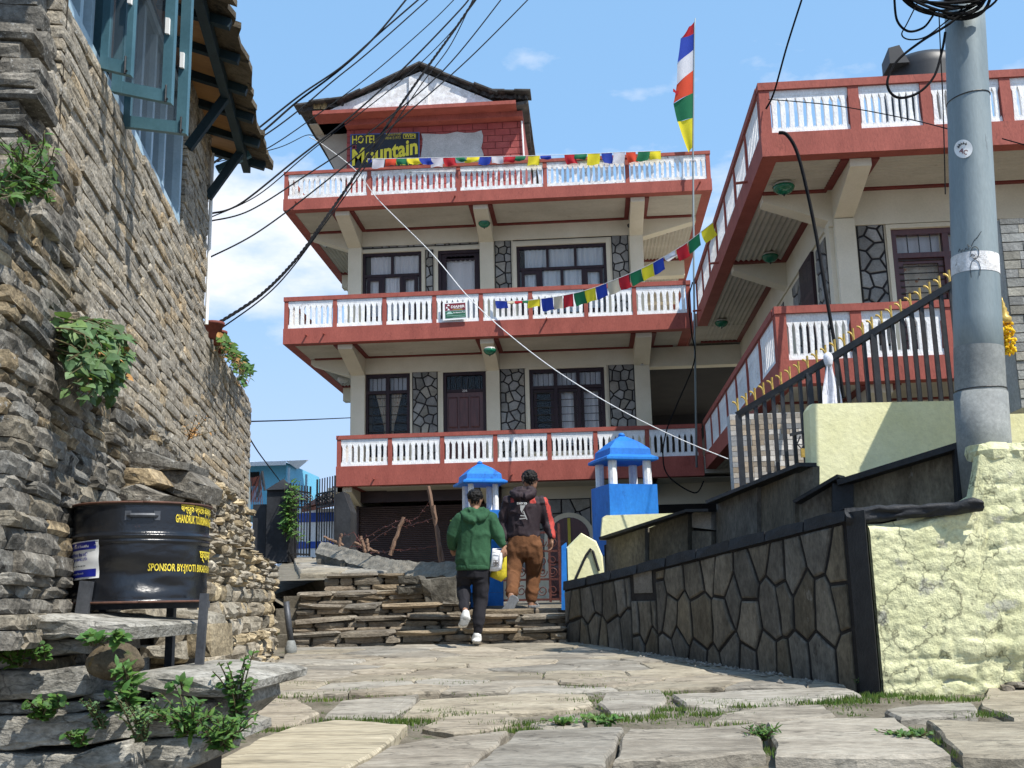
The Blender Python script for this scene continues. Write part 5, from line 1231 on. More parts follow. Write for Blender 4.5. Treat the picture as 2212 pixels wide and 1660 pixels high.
# end face of the house towards the viewer (big squared blocks)
it = []; z = 3.2
while z < zEave+1.2:
    h = U(.10,.13); o = -U(.0, .1)
    while o > -1.6:
        l = U(.2,.36); c = TA(sNear+.02, z+h/2, o-l/2) + (-dA)*0; a = nA
        Rm = Matrix(((nA.x*l*.98, -dA.x*.2, 0), (nA.y*l*.98, -dA.y*.2, 0), (0, 0, h*1.0))); it.append((c, Rm, area_px(c, l, h))); o -= l
    z += h
stones_from(house, it, DS, limit=60, stuffname='small_end_stones')
m = MB(); m.add([TA(sNear-.05, 2.5, 0), TA(sNear-.05, 2.5, -2.2), TA(sNear-.05, 8, -2.2), TA(sNear-.05, 8, 0)], [(0,1,2,3)]); m.build('end_wall_core', 'wall_shadow_gap', house)
# ---- terrace wall under and beyond the house
terr_w = thing('terrace_wall', TA(0, 1.2, -.3), 'tall coursed slate retaining wall below the stone house', 'wall')
c_ = MB(); slab_core(c_, 0.0, sNear-.02, .4, zLedge-.05, -.06); c_.build('wall_core', 'wall_shadow_gap', terr_w)
it = []; lay(it, 0, sNear+.1, zB, zLedge-.02, (.058,.082), (.18,.6), 0.0, .22, .012, .02, hk=.93)
stones_from(terr_w, it, HS, limit=300)
it = []   # far end face of the terrace, seen edge on
# ---- rougher old base, bulging out
base_w = thing('rough_stone_base', TA(sNear, 1.0, .1), 'rough dark dry stone base of the terrace behind the drum', 'wall')
def boff(s, z): 
    k = max(0, min(1, (s-3.6)/3.0)); return .05+.20*k*max(0, (3.6-z))/2+.05*fbm((s, z, 2), 1.2, 2)
c_ = MB(); slab_core(c_, 0.0, sNear+.25, .3, zB-.02, -.04, 1.2); slab_core(c_, sNear+.24, sNear+.9, 1.5, zB-.02, -.041, 1.2); slab_core(c_, sNear-.2, sNear+.9, zB-.05, 3.2, -.0, 1.2); slab_core(c_, sNear-.2, sNear+.4, 3.19, 3.6, -.0, 1.2); c_.build('wall_core', 'wall_shadow_gap', base_w)
it = []
sBn = sNear+.42
lay(it, 3.2, sNear+.95, .7, 3.25, (.04,.088), (.15,.42), boff, .3, .024, .06, skip=lambda s, z: (z > zB+.05 and s < sNear-.35) or (s > sNear+.30 and z < 1.45))
lay(it, sNear-.35, sBn, 3.22, 3.72, (.05,.09), (.18,.45), boff, .3, .02, .06)
z = 3.2
while z < 4.05:                                  # return face towards the viewer
    h = U(.05,.10); o = boff(sBn, z)+U(-.05,.05)
    while o > -1.0:
        l = U(.16,.45); c = TA(sBn+.05+U(-.03,.03), z+h/2, o-l/2); Rm = Matrix(((nA.x*l*.98, -dA.x*.3, 0), (nA.y*l*.98, -dA.y*.3, 0), (0, 0, h*1.02))); it.append((c, Rm, area_px(c, l, h))); o -= l
    z += h
stones_from(base_w, it, DS, limit=225)
it = []; lay(it, .02, 3.3, 1.0, zB+.04, (.05,.11), (.08,.26), lambda s, z: .06+.05*fbm((s, z, 2), 1.2, 2), .26, .05, .2)
stones_from(base_w, it, RS, limit=70, stuffname='small_rubble')
# ---- rubble plinth ending beside the steps
pl_w = thing('rubble_wall', TA(2.4, 1.1, .45), 'low curved rubble wall of pale broken stones beside the steps', 'wall')
sC0 = hitA(606, 1320, .5)[0]; sC1 = hitA(436, 1200, .42)[0]
def coff(s, z): 
    k = (s-sC0); e = max(0, 1-k/.45); return .50-.36*e*e+.03*fbm((s*2, z*2, 5), 1, 2)-.06*(z-1.2)
c_ = MB(); slab_core(c_, sC0+.3, sC1+1.2, .5, 1.98, .34, .4); c_.build('wall_core', 'wall_shadow_gap', pl_w)
it = []; lay(it, sC0, sC1+1.1, .85, 2.02, (.05,.15), (.08,.30), coff, .28, .07, .45)
lay(it, sC0+.02, sC1+.6, 2.0, 2.07, (.06,.07), (.3,.55), lambda s, z: coff(s, z)+.03, .5, .03, .1)
stones_from(pl_w, it, RS, limit=240)
# ---- long slabs stacked behind the drum
def blockpx(pts, Y, dep, m_='slab_stone', nm='stone', parent=None, bev=.02, amp=.012, top=0.0):
    q = [onY(x, y, Y) for x, y in pts]; poly = rough_poly([(p.x, p.z) for p in q], amp, .06, U(0, 50)); c = Vector((sum(p[0] for p in poly)/len(poly), Y, sum(p[1] for p in poly)/len(poly))); n = len(poly)
    mb = MB(); rings = []
    for (dy, k) in ((dep, .97), (dep*.4, 1.0), (.03, 1.0), (.008, .985), (-.004, .93), (-.012, .55)):
        ring = []
        for i, (x, z) in enumerate(poly):
            v = Vector((c.x+(x-c.x)*k, Y+dy, c.z+(z-c.z)*k)); 
            if dy < dep*.3: v.y += .02*fbm((v.x*2.2, i*.0, v.z*5), 2.2, 4)*(1.2 if k < .99 else .6)
            if dy >= dep*.4 and top and z > c.z: v.z += top*dy/dep
            ring.append(v)
        rings.append(ring)
    fs = []
    for a in range(len(rings)-1):
        for i in range(n): fs.append((a*n+i, a*n+(i+1) % n, (a+1)*n+(i+1) % n, (a+1)*n+i))
    fs += [tuple(range((len(rings)-1)*n, len(rings)*n)), tuple(reversed(range(n)))]
    sg = sum(poly[i][0]*poly[(i+1)%n][1]-poly[(i+1)%n][0]*poly[i][1] for i in range(n))
    if sg < 0: fs = [tuple(reversed(f)) for f in fs]
    mb.add([v for r in rings for v in r], fs); return mb.build(nm, m_, parent)
stk = thing('slab_stack', onY(280, 1085, 5.7), 'stack of long dark slate slabs jutting from the wall above the drum', 'stone stack')
for pts, Y in (([(180,985),(320,975),(405,1000),(402,1015),(330,1018),(190,1012)], 5.75), ([(165,1030),(230,1010),(325,1012),(350,1045),(330,1050),(180,1062)], 5.6), ([(100,1095),(115,1078),(300,1046),(365,1070),(350,1085),(210,1092)], 5.5),
                ([(95,1058),(160,1052),(168,1070),(100,1080)], 5.6), ([(80,1015),(140,1012),(142,1048),(84,1055)], 5.65), ([(335,1020),(410,1018),(450,1050),(440,1085),(360,1062)], 5.8), ([(95,1100),(160,1102),(160,1150),(95,1150)], 5.5), ([(92,1155),(165,1158),(165,1180),(100,1180)], 5.45),
                ([(88,1185),(165,1185),(165,1222),(90,1225)], 5.45), ([(88,1230),(160,1228),(160,1262),(92,1262)], 5.4), ([(80,1268),(165,1265),(168,1305),(85,1300)], 5.4), ([(330,1400),(330,1340),(360,1325),(415,1330),(420,1365),(400,1395)], 5.6), ([(330,1322),(400,1318),(452,1330),(455,1352),(350,1352)], 5.65), ([(400,1360),(455,1348),(458,1420),(405,1420)], 5.55), ([(300,1395),(395,1385),(400,1425),(300,1425)], 5.5), ([(180,1320),(320,1316),(330,1350),(180,1345)], 5.4)):
    blockpx(pts, Y, U(.25,.4), 'dark_stone' if pts[0][0] < 340 and pts[0][1] < 1300 else 'rubble_stone', 'slab', stk)
m = MB(); a = onY(100, 1030, 5.85); b = onY(400, 1440, 5.85); m.box(a.x, b.x, 5.85, 6.0, b.z-.4, a.z); m.build('shade_backing', 'wall_shadow_gap', stk)  # dark box behind the slabs, coloured as the shade in their gaps
# ---- foreground stone bench
bz = lambda u, v: ((u/1.814)*.7327, (1350+v/1.814)*.7327)
bench = thing('stone_bench', onY(230, 1660, 4.2), 'foreground dry stone bench of big slabs with plants in its joints', 'bench')
BL = [([(-60,850),(380,862),(700,888),(728,905),(705,972),(650,978),(350,958),(-60,938)], 4.05, .8), ([(-60,968),(60,965),(88,1020),(82,1132),(-60,1136)], 4.12, .5), ([(180,965),(465,975),(470,1050),(270,1062),(200,1010)], 4.12, .5),
      ([(90,1135),(466,1108),(462,1268),(230,1305),(-60,1300),(-60,1140)], 4.08, .6), ([(-60,1308),(480,1312),(502,1342),(300,1376),(-60,1372)], 4.1, .5), ([(-60,1390),(200,1380),(690,1368),(684,1500),(300,1542),(-60,1562)], 4.06, .6),
      ([(-60,1582),(400,1592),(690,1510),(705,1720),(-60,1720)], 4.05, .6), ([(440,1262),(655,1262),(655,1312),(440,1304)], 4.16, .4), ([(720,1350),(860,1262),(940,1255),(1092,1322),(1088,1372),(980,1392),(740,1388)], 4.15, .5),
      ([(1085,1285),(1300,1232),(1312,1320),(1195,1420),(1090,1402)], 4.3, .5), ([(1105,1430),(1290,1450),(1292,1502),(1110,1484)], 4.2, .4), ([(700,1400),(1080,1420),(1085,1500),(700,1500)], 4.22, .5), ([(700,1505),(1100,1510),(1060,1640),(720,1720)], 4.2, .5), ([(500,1200),(680,1195),(690,1255),(500,1258)], 4.25, .4)]
for pts, Y, dep in BL: blockpx([bz(*p) for p in pts], Y, dep, 'slab_stone', 'slab', bench)
fr_ = [bz(*p) for p in [(690,1160),(760,1135),(1230,1165),(1312,1200),(1225,1275),(840,1262),(690,1200)]]
blockpx([bz(*p) for p in [(688,1152),(900,1150),(1235,1185),(1308,1208),(1296,1256),(1222,1282),(840,1262),(690,1202)]], 4.12, .95, 'slab_stone', 'slab', bench, top=.0)
m = MB(); a = onY(-40, 1470, 4.4); b = onY(370, 1660, 4.4); m.box(a.x, b.x, 4.42, 5.0, b.z-.5, a.z-.03); m.build('shade_backing', 'wall_shadow_gap', bench)  # dark fill behind the bench slabs, joint shade put into its colour
# mossy boulder
bc = onY(*bz(612,1092), 4.02); tb = thing('mossy_boulder', bc-Vector((0,0,.16)), 'brown mossy boulder lodged in the stone bench', 'boulder')
mb = MB(); mb.grid(lambda u, v: bc+Vector((.104*cos(2*pi*u)*sin(pi*v)*(1+.12*fbm((cos(2*pi*u)*2, sin(2*pi*u)*2, v*4), 1, 3)), .09*sin(2*pi*u)*sin(pi*v), .067*cos(pi*v)*(1+.12*fbm((cos(2*pi*u)*2, sin(2*pi*u)*2, v*4), 1, 3)))), 40, 24); mb.build('boulder_body', 'mossy_rock', tb, smooth=True)
# ---- window of the stone house
win = MB(); zt = zEave-.05
for (s0, s1, z0, z1) in ((sW0, sW0+.07, zSill, zt), (sW0+.07, sW1, zSill, zSill+.07), (sW0+.07, sW1, zt-.07, zt)):
    slab_core(win, s0, s1, z0, z1, -.03, .12)
wfr = win.build('window', 'pale_blue_paint', house)
k = 0
for px in (372, 345, 318, 292, 205, 180):
    s = hitA(px, 300)[0]; mm = MB(); slab_core(mm, s-.03, s+.03, zSill+.07, zt-.07, -.05, .09); mm.build('mullion', 'pale_blue_paint', wfr); k += 1
sp_ = sorted([hitA(px, 300)[0] for px in (372, 345, 318, 292)]+[sW0+.07])
for a, b in zip(sp_, sp_[1:]):
    g = MB(); g.add([TA(a,zSill,-.09), TA(b,zSill,-.09), TA(b,zt,-.09), TA(a,zt,-.09)], [(0,1,2,3)]); g.build('pane', 'blue_glass', wfr)
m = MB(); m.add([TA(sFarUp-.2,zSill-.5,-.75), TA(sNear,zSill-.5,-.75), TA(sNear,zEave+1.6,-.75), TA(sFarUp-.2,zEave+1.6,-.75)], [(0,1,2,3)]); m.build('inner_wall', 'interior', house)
sj = hitA(236, 100)[0]; mm = MB(); slab_core(mm, sj-.12, sj+.02, zSill+.07, zt-.07, -.02, .16); mm.build('jamb', 'teal_paint', wfr)
# open casements standing out from the wall
def casement(xl, yl, xr, yr, wl, wr, par):
    s, z0 = hitA(xl, yl); p0 = TA(s, z0, 0); Yc = p0.y; p1 = onY(xr, yr, Yc-.02); z1 = zt; w = p1.x-p0.x
    T = lambda u, z, o: Vector((p0.x+u, Yc-.02*u/w-o, z+(p1.z-p0.z)*u/w))
    mb = MB()
    def bar(u0, u1, za, zb_, o0, o1): mb.add([T(u0,za,o0), T(u1,za,o0), T(u1,zb_,o0), T(u0,zb_,o0), T(u0,za,o1), T(u1,za,o1), T(u1,zb_,o1), T(u0,zb_,o1)], [(0,3,2,1),(4,5,6,7),(0,1,5,4),(1,2,6,5),(2,3,7,6),(3,0,4,7)])
    kk = Yc/FPX
    bar(0, wl*kk, z0, z1, -.02, .02); bar(w-wr*kk, w, z0, z1, -.02, .02); bar(wl*kk, w-wr*kk, z0, z0+.075, -.018, .018); bar(wl*kk, w-wr*kk, z1-.07, z1, -.018, .018)
    cs = mb.build('casement', 'teal_paint', house)
    g = MB(); g.add([T(wl*kk,z0+.07,0), T(w-wr*kk,z0+.07,0), T(w-wr*kk,z1-.07,0), T(wl*kk,z1-.07,0)], [(0,1,2,3)]); g.build('pane', 'blue_glass', cs)
    h = MB(); u = w-wr*kk*.6; h.add([T(u-.012,z0+.42,.022), T(u+.012,z0+.42,.022), T(u+.012,z0+.52,.022), T(u-.012,z0+.52,.022), T(u-.012,z0+.42,.04), T(u+.012,z0+.42,.04), T(u+.012,z0+.52,.04), T(u-.012,z0+.52,.04)], [(0,3,2,1),(4,5,6,7),(0,1,5,4),(1,2,6,5),(2,3,7,6),(3,0,4,7)]); h.build('handle', 'sign_white', cs)
    l = MB(); u = w-.03; l.tube([T(u,z0+.10,.03), T(u,z0-.005,.03), T(u+.012,z0+.02,.03)], .006, 6); l.build('catch', 'iron_black', cs)
casement(243, 200, 372, 226, 27, 25, house); casement(268, 276, 404, 292, 16, 25, house)
casement(218, 150, 285, 166, 20, 16, house)
# ---- eave: plywood soffit, purlin, struts, slates
ro = [TA(sFarUp-.42, 0), TA(sNear+1.5, 0)]
def TE_(s, o, z): return TA(s, z, o)
sE0, sE1 = sFarUp-.35, sNear+1.0
o_out, o_pur = .50, .27
zo, zp_, zw_ = 5.78, 5.86, 5.98
s = sE0+.1
while s < sE1:
    l = .52; m = MB(); m.add([TE_(s+.02,o_pur,zp_), TE_(s+l-.02,o_pur,zp_), TE_(s+l-.02,-.1,zw_), TE_(s+.02,-.1,zw_), TE_(s+.02,o_pur,zp_+.02), TE_(s+l-.02,o_pur,zp_+.02), TE_(s+l-.02,-.1,zw_+.02), TE_(s+.02,-.1,zw_+.02)], [(0,1,2,3),(4,7,6,5),(0,4,5,1),(1,5,6,2),(2,6,7,3),(3,7,4,0)]); m.build('soffit_board', 'plywood', house)
    m = MB(); m.beam(TE_(s,-.05,zw_-.05), TE_(s,o_out-.03,zo-.0), .06, .07); m.build('rafter', 'dark_teal', house); s += l
m = MB(); m.beam(TE_(sE0,o_pur+.02,zp_-.06), TE_(sE1,o_pur+.02,zp_-.06), .07, .10); m.build('purlin', 'dark_teal', house)
for s in (sE0+.45, sE0+1.55):
    m = MB(); m.beam(TE_(s,0,zp_-.55), TE_(s,o_pur+.02,zp_-.08), .06, .07); m.build('strut', 'dark_teal', house)
s = sE0-.06
while s < sE1:
    l = U(.30,.55); e = o_out+U(-.03,.04); zj = U(-.012,.012); m = MB()
    pts = [(s+.004, e+U(-.02,.02)), (s+l*.35, e+U(-.03,.02)), (s+l*.7, e+U(-.03,.02)), (s+l-.004, e+U(-.02,.02)), (s+l-.004, -.3), (s+.004, -.3)]
    zf_ = lambda o: zo+.035+(zp_-zo)*(o_out-o)/(o_out-o_pur)+zj
    lo = [TE_(a, o, zf_(o)) for a, o in pts]; hi = [v+Vector((0,0,.05)) for v in lo]
    m.add(lo+hi, [tuple(reversed(range(6))), tuple(range(6,12))]+[(i, (i+1)%6, 6+(i+1)%6, 6+i) for i in range(6)]); m.build('slate', 'eave_slate', house); s += l
for k in range(0):
    s = sE0-.1+U(0, 5); m = MB(); m.obox(TE_(s, o_out-.05+U(-.05,.03), zo+.12), AXA*U(.12,.25), nA*.12, Vector((0,0,.018))); m.build('slate', 'eave_slate', house)
m = MB(); m.tube([TE_(sFarUp-.02,.01,zLedge), TE_(sFarUp-.02,.01,zEave)], .018, 8); m.build('downpipe', 'sign_white', house)
m = MB(); m.beam(TE_(sFarUp-.05,.05,zEave-.15), TE_(sFarUp-.05,.35,zEave+.02), .05, .06); m.build('strut', 'teal_paint', house)
# ---- litter drum
mat('drum_black', [(.007,.008,.011), (.014,.016,.02)], 3, .24, .35, 5, spec=.6, fine=.1, spots=[((.09,.035,.02), 7, .66), ((.03,.033,.04), 14, .68)])
mat('rust_rim', [(.07,.035,.025), (.12,.055,.035)], 9, .7, .3, 40)
mat('paint_yellow', [(.66,.50,.03), (.74,.60,.08)], 20, .5, .05, 60, fine=.15)
mat('label_blue', [(.012,.02,.26), (.016,.03,.32)], 5, .4, fine=.04)
mat('steel_grey', [(.06,.065,.075), (.09,.095,.105)], 6, .5, .1, 40, metal=.3)
drum = thing('litter_drum', onY(300, 1425, 4.75), 'half black oil drum litter bin with yellow lettering on steel posts', 'litter bin')
DY = 4.75; dr_ = 143*DY/FPX; dc = onY(299, 1302, DY); dt = onY(309, 1098, DY); dax = (dt-dc).normalized(); dh = (dt-dc).length
de1 = (Vector((EYE.x, EYE.y, 0))-Vector((dc.x, dc.y, 0))).normalized(); de1 = (de1-dax*de1.dot(dax)).normalized(); de2 = -de1.cross(dax); de2 = de2 if de2.x > 0 else -de2
def dpt(th, h, o=0.0):
    r = dr_+o+dent(th, h/dh); return dc+dax*h+(de1*cos(th)+de2*sin(th))*r
def dent(th, v):
    rib = .013*math.exp(-((v-.665)/.022)**2)+.012*math.exp(-((v-.61)/.018)**2)*.6
    dn = 0.0
    if v < .58: dn = -.026*math.exp(-((th+.1)/.5)**2-((v-.28)/.12)**2)+.007*fbm((th*1.5, v*4, 3), 1.2, 3)-.012*math.exp(-((th-.35)/.25)**2-((v-.16)/.07)**2)
    rim = .006*math.exp(-((v-1)/.012)**2)+.008*math.exp(-((v-.0)/.014)**2)
    return rib+dn+rim
m = MB(); m.grid(lambda u, v: dpt(-pi+2*pi*u, dh*v), 96, 90); m.build('drum_body', 'drum_black', drum, smooth=True)
m = MB(); m.add([dc+dax*.01]+[dpt(2*pi*k/48, .008, -.004) for k in range(48)], [(0, (k+1)%48+1, k+1) for k in range(48)]); m.build('drum_bottom', 'drum_black', drum)
for h in (0.0, dh): 
    m = MB(); m.tube([dpt(2*pi*k/60, h, .001) for k in range(61)], .0055, 6); m.build('rim', 'rust_rim', drum, smooth=True)
m = MB(); hc = dh*.865
m.tube([dpt(-.20+.40*k/8, hc, .012 if 0 < k < 8 else .0) for k in range(9)], .010, 6); hd_ = m.build('handle', 'steel_grey', drum)
for t_ in (-.2, .2):
    m = MB(); m.add([dpt(t_-.045, hc-.02, .004), dpt(t_+.045, hc-.02, .004), dpt(t_+.045, hc+.02, .004), dpt(t_-.045, hc+.02, .004)], [(0,1,2,3)]); m.build('handle_plate', 'steel_grey', hd_)
def dang(x): return math.asin(max(-.985, min(.985, (x-303)/143)))
def dhh(x, y): return dh*((1306+(x-303)*.045)-y)/205
# posts
for (xa, ya, xb, yb, w) in ((188, 1256, 172, 1350, .055), (442, 1282, 431, 1426, .035)):
    a, b = onY(xa, ya, DY-.30 if xa < 300 else DY-.12), onY(xb, yb, DY-.30 if xa < 300 else DY-.12); m = MB(); m.beam(a, b-Vector((0,0,.03)), w, .022, up=(0,1,0)); m.build('support_post', 'steel_grey', drum)
for s_ in (-1, 1):
    m = MB(); a = dc+de2*dr_*.5*s_+de1*(-.16); m.beam(a, Vector((a.x, a.y, 1.0)), .035, .035, up=(0,1,0)); m.build('support_post', 'steel_grey', drum)
m = MB(); m.beam(dc-de2*dr_*1.05-dax*.014, dc+de2*dr_*1.05-dax*.014, .03, .012, up=(0,1,0)); m.build('support_bar', 'steel_grey', drum)
def drum_text(s, x, y, hpx, wch, sl_=0.0, nm='lettering', m_='paint_yellow', bold=.02, o=.0035, parent=None, drip=False):
    vs_, fs_ = text_mb(s, 1.0, 'LEFT', bold=bold); x0 = min(p[0] for p in vs_); x1 = max(p[0] for p in vs_); y1 = max(p[1] for p in vs_)
    th0, h0 = dang(x), dhh(x, y); W_ = wch/dr_; H_ = hpx*DY/FPX
    t_ = MB(); t_.add([dpt(th0+(p[0]-x0)/(x1-x0)*W_, h0+p[1]/y1*H_+sl_*(p[0]-x0)/(x1-x0)*W_*dr_, o) for p in vs_], fs_); t_.build(nm, m_, parent or drum)
drum_text('घान्द्रुक पर्यटक व्यवस्थापन', 379, 1120, 15, .26, -.05)
drum_text('GHANDRUK TOURISM MANAGEMENT', 369, 1144, 17, .315, -.03)
drum_text('घ्याम्पे', 421, 1222, 24, .16, 0)
drum_text('SPONSOR BY:JYOTI BIKASH BANK', 319, 1243, 15, .41, -.015)
# sticker
st_ = MB(); tA, tB = dang(154), dang(221); hA, hB = dhh(190, 1250), dhh(190, 1172)
st_.grid(lambda u, v: dpt(tA+(tB-tA)*u, hA+(hB-hA)*v-.012*(1-u), .003), 16, 12); stk_ = st_.build('sticker', 'sign_white', drum, smooth=True)
def sp2(u, v, o=.0045): return dpt(tA+(tB-tA)*u, hA+(hB-hA)*v-.012*(1-u), o)
for (v0, v1) in ((.77,.97), (.05,.25)):
    m = MB(); m.grid(lambda u, v: sp2(.02+.92*u, v0+(v1-v0)*v), 12, 4); m.build('sticker_band', 'label_blue', stk_, smooth=True)
def stext(s, u0, u1, v, hv, m_, bold=.0):
    vs_, fs_ = text_mb(s, 1.0, 'LEFT', bold=bold); x0 = min(p[0] for p in vs_); x1 = max(p[0] for p in vs_); y1 = max(p[1] for p in vs_); t_ = MB()
    t_.add([sp2(u0+(p[0]-x0)/(x1-x0)*(u1-u0), v+p[1]/y1*hv, .006) for p in vs_], fs_); t_.build('lettering', m_, stk_)
stext('Ghandruk Clean & Beautiful', .05, .78, .83, .07, 'sign_white'); stext('ज्योति विकास बैंक लि.', .06, .76, .60, .10, 'label_blue', .02); stext('JYOTI BIKASH BANK LTD.', .06, .76, .49, .07, 'label_blue', .03)
for k in range(9):
    m = MB(); u0 = .08+.072*k; m.add([sp2(u0,.335,.006), sp2(u0+.05,.335,.006), sp2(u0+.05,.355,.006), sp2(u0,.355,.006)], [(0,1,2,3)]); m.build('fine_print', 'iron_black', stk_)
stext('Dhampus Branch', .25, .66, .13, .05, 'sign_white')
# ---- grey pipe at the foot of the rubble wall
pp = thing('grey_pipe', onG(628, 1412), 'short grey standpipe at the foot of the rubble wall', 'pipe'); c = LOC[pp.name]
t0 = onY(618, 1300, c.y)
m = MB(); m.tube([c+Vector((0,0,.12)), c.lerp(t0, .5)+Vector((.0,0,.05)), t0], .032, 12); m.build('pipe', 'steel_grey', pp, smooth=True)
m = MB(); m.lathe(c-Vector((0,0,.03)), [(.06,0),(.062,.08),(.045,.14),(.034,.16)], 14); m.build('coupling', 'pole_old', pp, smooth=True)
# ------------------------------------------------------------------ far left: boundary wall, black gate, houses behind
mat('old_concrete', [(.18,.16,.125), (.27,.245,.20)], 6, .92, 1.0, 18, fine=.2, spots=[((.15,.135,.11), 5, .60), ((.42,.40,.36), 16, .70)])
mat('mossy_wall', [(.055,.05,.04), (.12,.11,.09)], 5, .95, 1.0, 16, fine=.3, spots=[((.04,.045,.02), 4, .60), ((.22,.2,.17), 9, .66)])
mat('black_pillar', [(.010,.011,.014), (.03,.032,.036)], 2, .8, .3, 14, spots=[((.075,.075,.075), 3, .64)])
mat('wood_stick', [(.16,.095,.065), (.24,.15,.10)], 8, .85, .4, 40, stretch=(3,3,.5))
mat('sky_blue_wall', [(.14,.46,.66), (.18,.52,.72)], 2, .7)
mat('blue_band', [(.02,.07,.35), (.03,.09,.4)], 2, .6)
mat('tin_roof', [(.62,.65,.68), (.72,.75,.77)], 2, .45, .05, 20)
mat('roof_tile', [(.16,.06,.04), (.24,.095,.06)], 6, .8, .5, 20, rnd=.2)
bw = thing('boundary_wall', (-2.3, 14.8, 1.8), 'old stone boundary wall with a sloping concrete cap and a blue painted end', 'wall')
TOP = [(688,1168,16.6),(735,1180,15.8),(790,1196,15.0),(845,1208,14.2),(905,1214,13.6),(985,1212,13.25),(1012,1212,13.2)]
BOT = [(690,1212,16.6),(735,1238,15.8),(790,1252,15.0),(845,1262,14.2),(905,1270,13.6),(985,1290,13.25),(1012,1300,13.2)]
tp = [onY(*t) for t in TOP]; bt = [onY(*b) for b in BOT]
def lerpl(L_, u): 
    k = u*(len(L_)-1); i = min(int(k), len(L_)-2); return L_[i].lerp(L_[i+1], k-i)
def capf(u, v):      # cap slopes back: front low edge to crest
    a = lerpl(tp, u); w = .34; p = a+Vector((-.05*(1-v), -.02+(w)*v*.6, -.19*(1-v)))
    return p+Vector((0, 0, .022*fbm((u*26, v*4, 1), 1, 6)))
m = MB(); m.grid(capf, 90, 10); m.grid(lambda u, v: Vector(capf(u, 1))+Vector((0,.25*v,-.05*v)), 90, 2); m.build('cap', 'old_concrete', bw, smooth=True)
def facef(u, v):
    a, b = Vector(capf(u, 0))+Vector((0,.04,.01)), lerpl(bt, u); b = Vector((b.x, a.y, b.z-.25)); p = b.lerp(a, v); return p+Vector((0, -.03*fbm((u*30, v*5, 4), 1, 4)-.02, 0))
m = MB(); m.grid(facef, 100, 16); m.build('wall_face', 'mossy_wall', bw, smooth=True)
def bluef(u, v): 
    p = Vector(facef(.84+.16*u, .45+.5*v)); return p+Vector((0,-.02,0))
m = MB(); m.grid(bluef, 12, 6); m.build('blue_band', 'blue_paint', bw, smooth=True)
it = []
for k in range(40):
    u = U(.05,.8); v = U(.1,.8); p = Vector(facef(u, v)); it.append((p, R3(Vector((1,U(-.3,.3),0)).normalized(), U(.12,.28), .12, U(.06,.13)), area_px(p,.2,.1)))
BW = [stone_mesh('stone', 500+i, 'mossy_wall', .25, 2, 4.5) for i in range(4)]
stones_from(bw, it, BW)
# block at the end of the steps
eb = thing('step_end_block', onY(955, 1330, 12.2), 'mossy plastered block closing the right end of the upper steps', 'stone')
for pts, Y in (([(905,1250),(985,1243),(990,1330),(925,1325)], 12.25), ([(858,1245),(905,1243),(925,1262),(860,1262)], 12.3), ([(855,1265),(930,1265),(930,1285),(858,1285)], 12.32)):
    blockpx(pts, Y, .4, 'mossy_wall', 'stone', eb)
# sticks with barbed wire
def stick(a, b, Y, label, r=.028):
    p, q = onY(*a, Y), onY(*b, Y); m = MB(); n = 8
    m.tube([p.lerp(q, k/n)+Vector((U(-.008,.008), 0, U(-.008,.008))) for k in range(n+1)], [r*U(.8,1.1) for k in range(n+1)], 6); return tag(m.build('fence_stick', 'wood_stick'), label, 'stick')
stick((842,1200),(872,1118),14.0,'leaning wooden stick on the boundary wall left of the taller stick'); stick((957,1212),(925,1052),13.5,'tall leaning wooden stick wired to the boundary wall')
stick((950,1214),(938,1092),13.48,'short stick lashed beside the tall leaning stick',.022); stick((790,1195),(778,1158),15.0,'broken stub of a stick at the wall bend'); stick((796,1192),(792,1165),14.9,'small upright stub beside the broken stick')
stick((742,1178),(700,1160),15.9,'fallen stick lying over the boundary wall cap',.022); stick((820,1195),(765,1172),15.0,'loose plank lying across the cap at the wall bend',.022); stick((733,1180),(738,1152),15.85,'thin stub near the fallen stick',.022)
def wire(pts, r, label, m_='rust_iron', name='barbed_wire', barbs=True, cat='wire', sub=6):
    P_ = [onY(*p) for p in pts]; fine_ = []
    for i in range(len(P_)-1):
        for k in range(sub): fine_.append(P_[i].lerp(P_[i+1], k/sub)+Vector((0,0,U(-1,1)*.012*(1 if barbs else 0))))
    fine_.append(P_[-1]); m = MB(); m.tube(fine_, r, 5)
    if barbs:
        for p in fine_[::2]:
            for q in range(3): m.tube([p, p+Vector((U(-1,1),U(-1,1),U(-1,1)))*.035], r*.7, 3)
    return tag(m.build(name, m_), label, cat)
wire([(778,1168,15),(820,1145,14.6),(872,1120,14),(885,1128,13.9),(905,1115,13.7),(930,1082,13.5)], .005, 'rusty barbed wire strung from the low stub to the top of the tall stick')
wire([(790,1175,14.9),(850,1140,14.2),(890,1135,13.8),(937,1118,13.5)], .005, 'rusty barbed wire between the two leaning sticks at mid height')
wire([(800,1195,14.8),(845,1190,14.0),(900,1185,13.7),(950,1180,13.5)], .005, 'rusty barbed wire low over the wall cap')
wire([(735,1160,15.8),(765,1150,15.4),(785,1185,15),(760,1180,15.3),(775,1160,15.1)], .005, 'loose tangle of barbed wire at the wall bend')
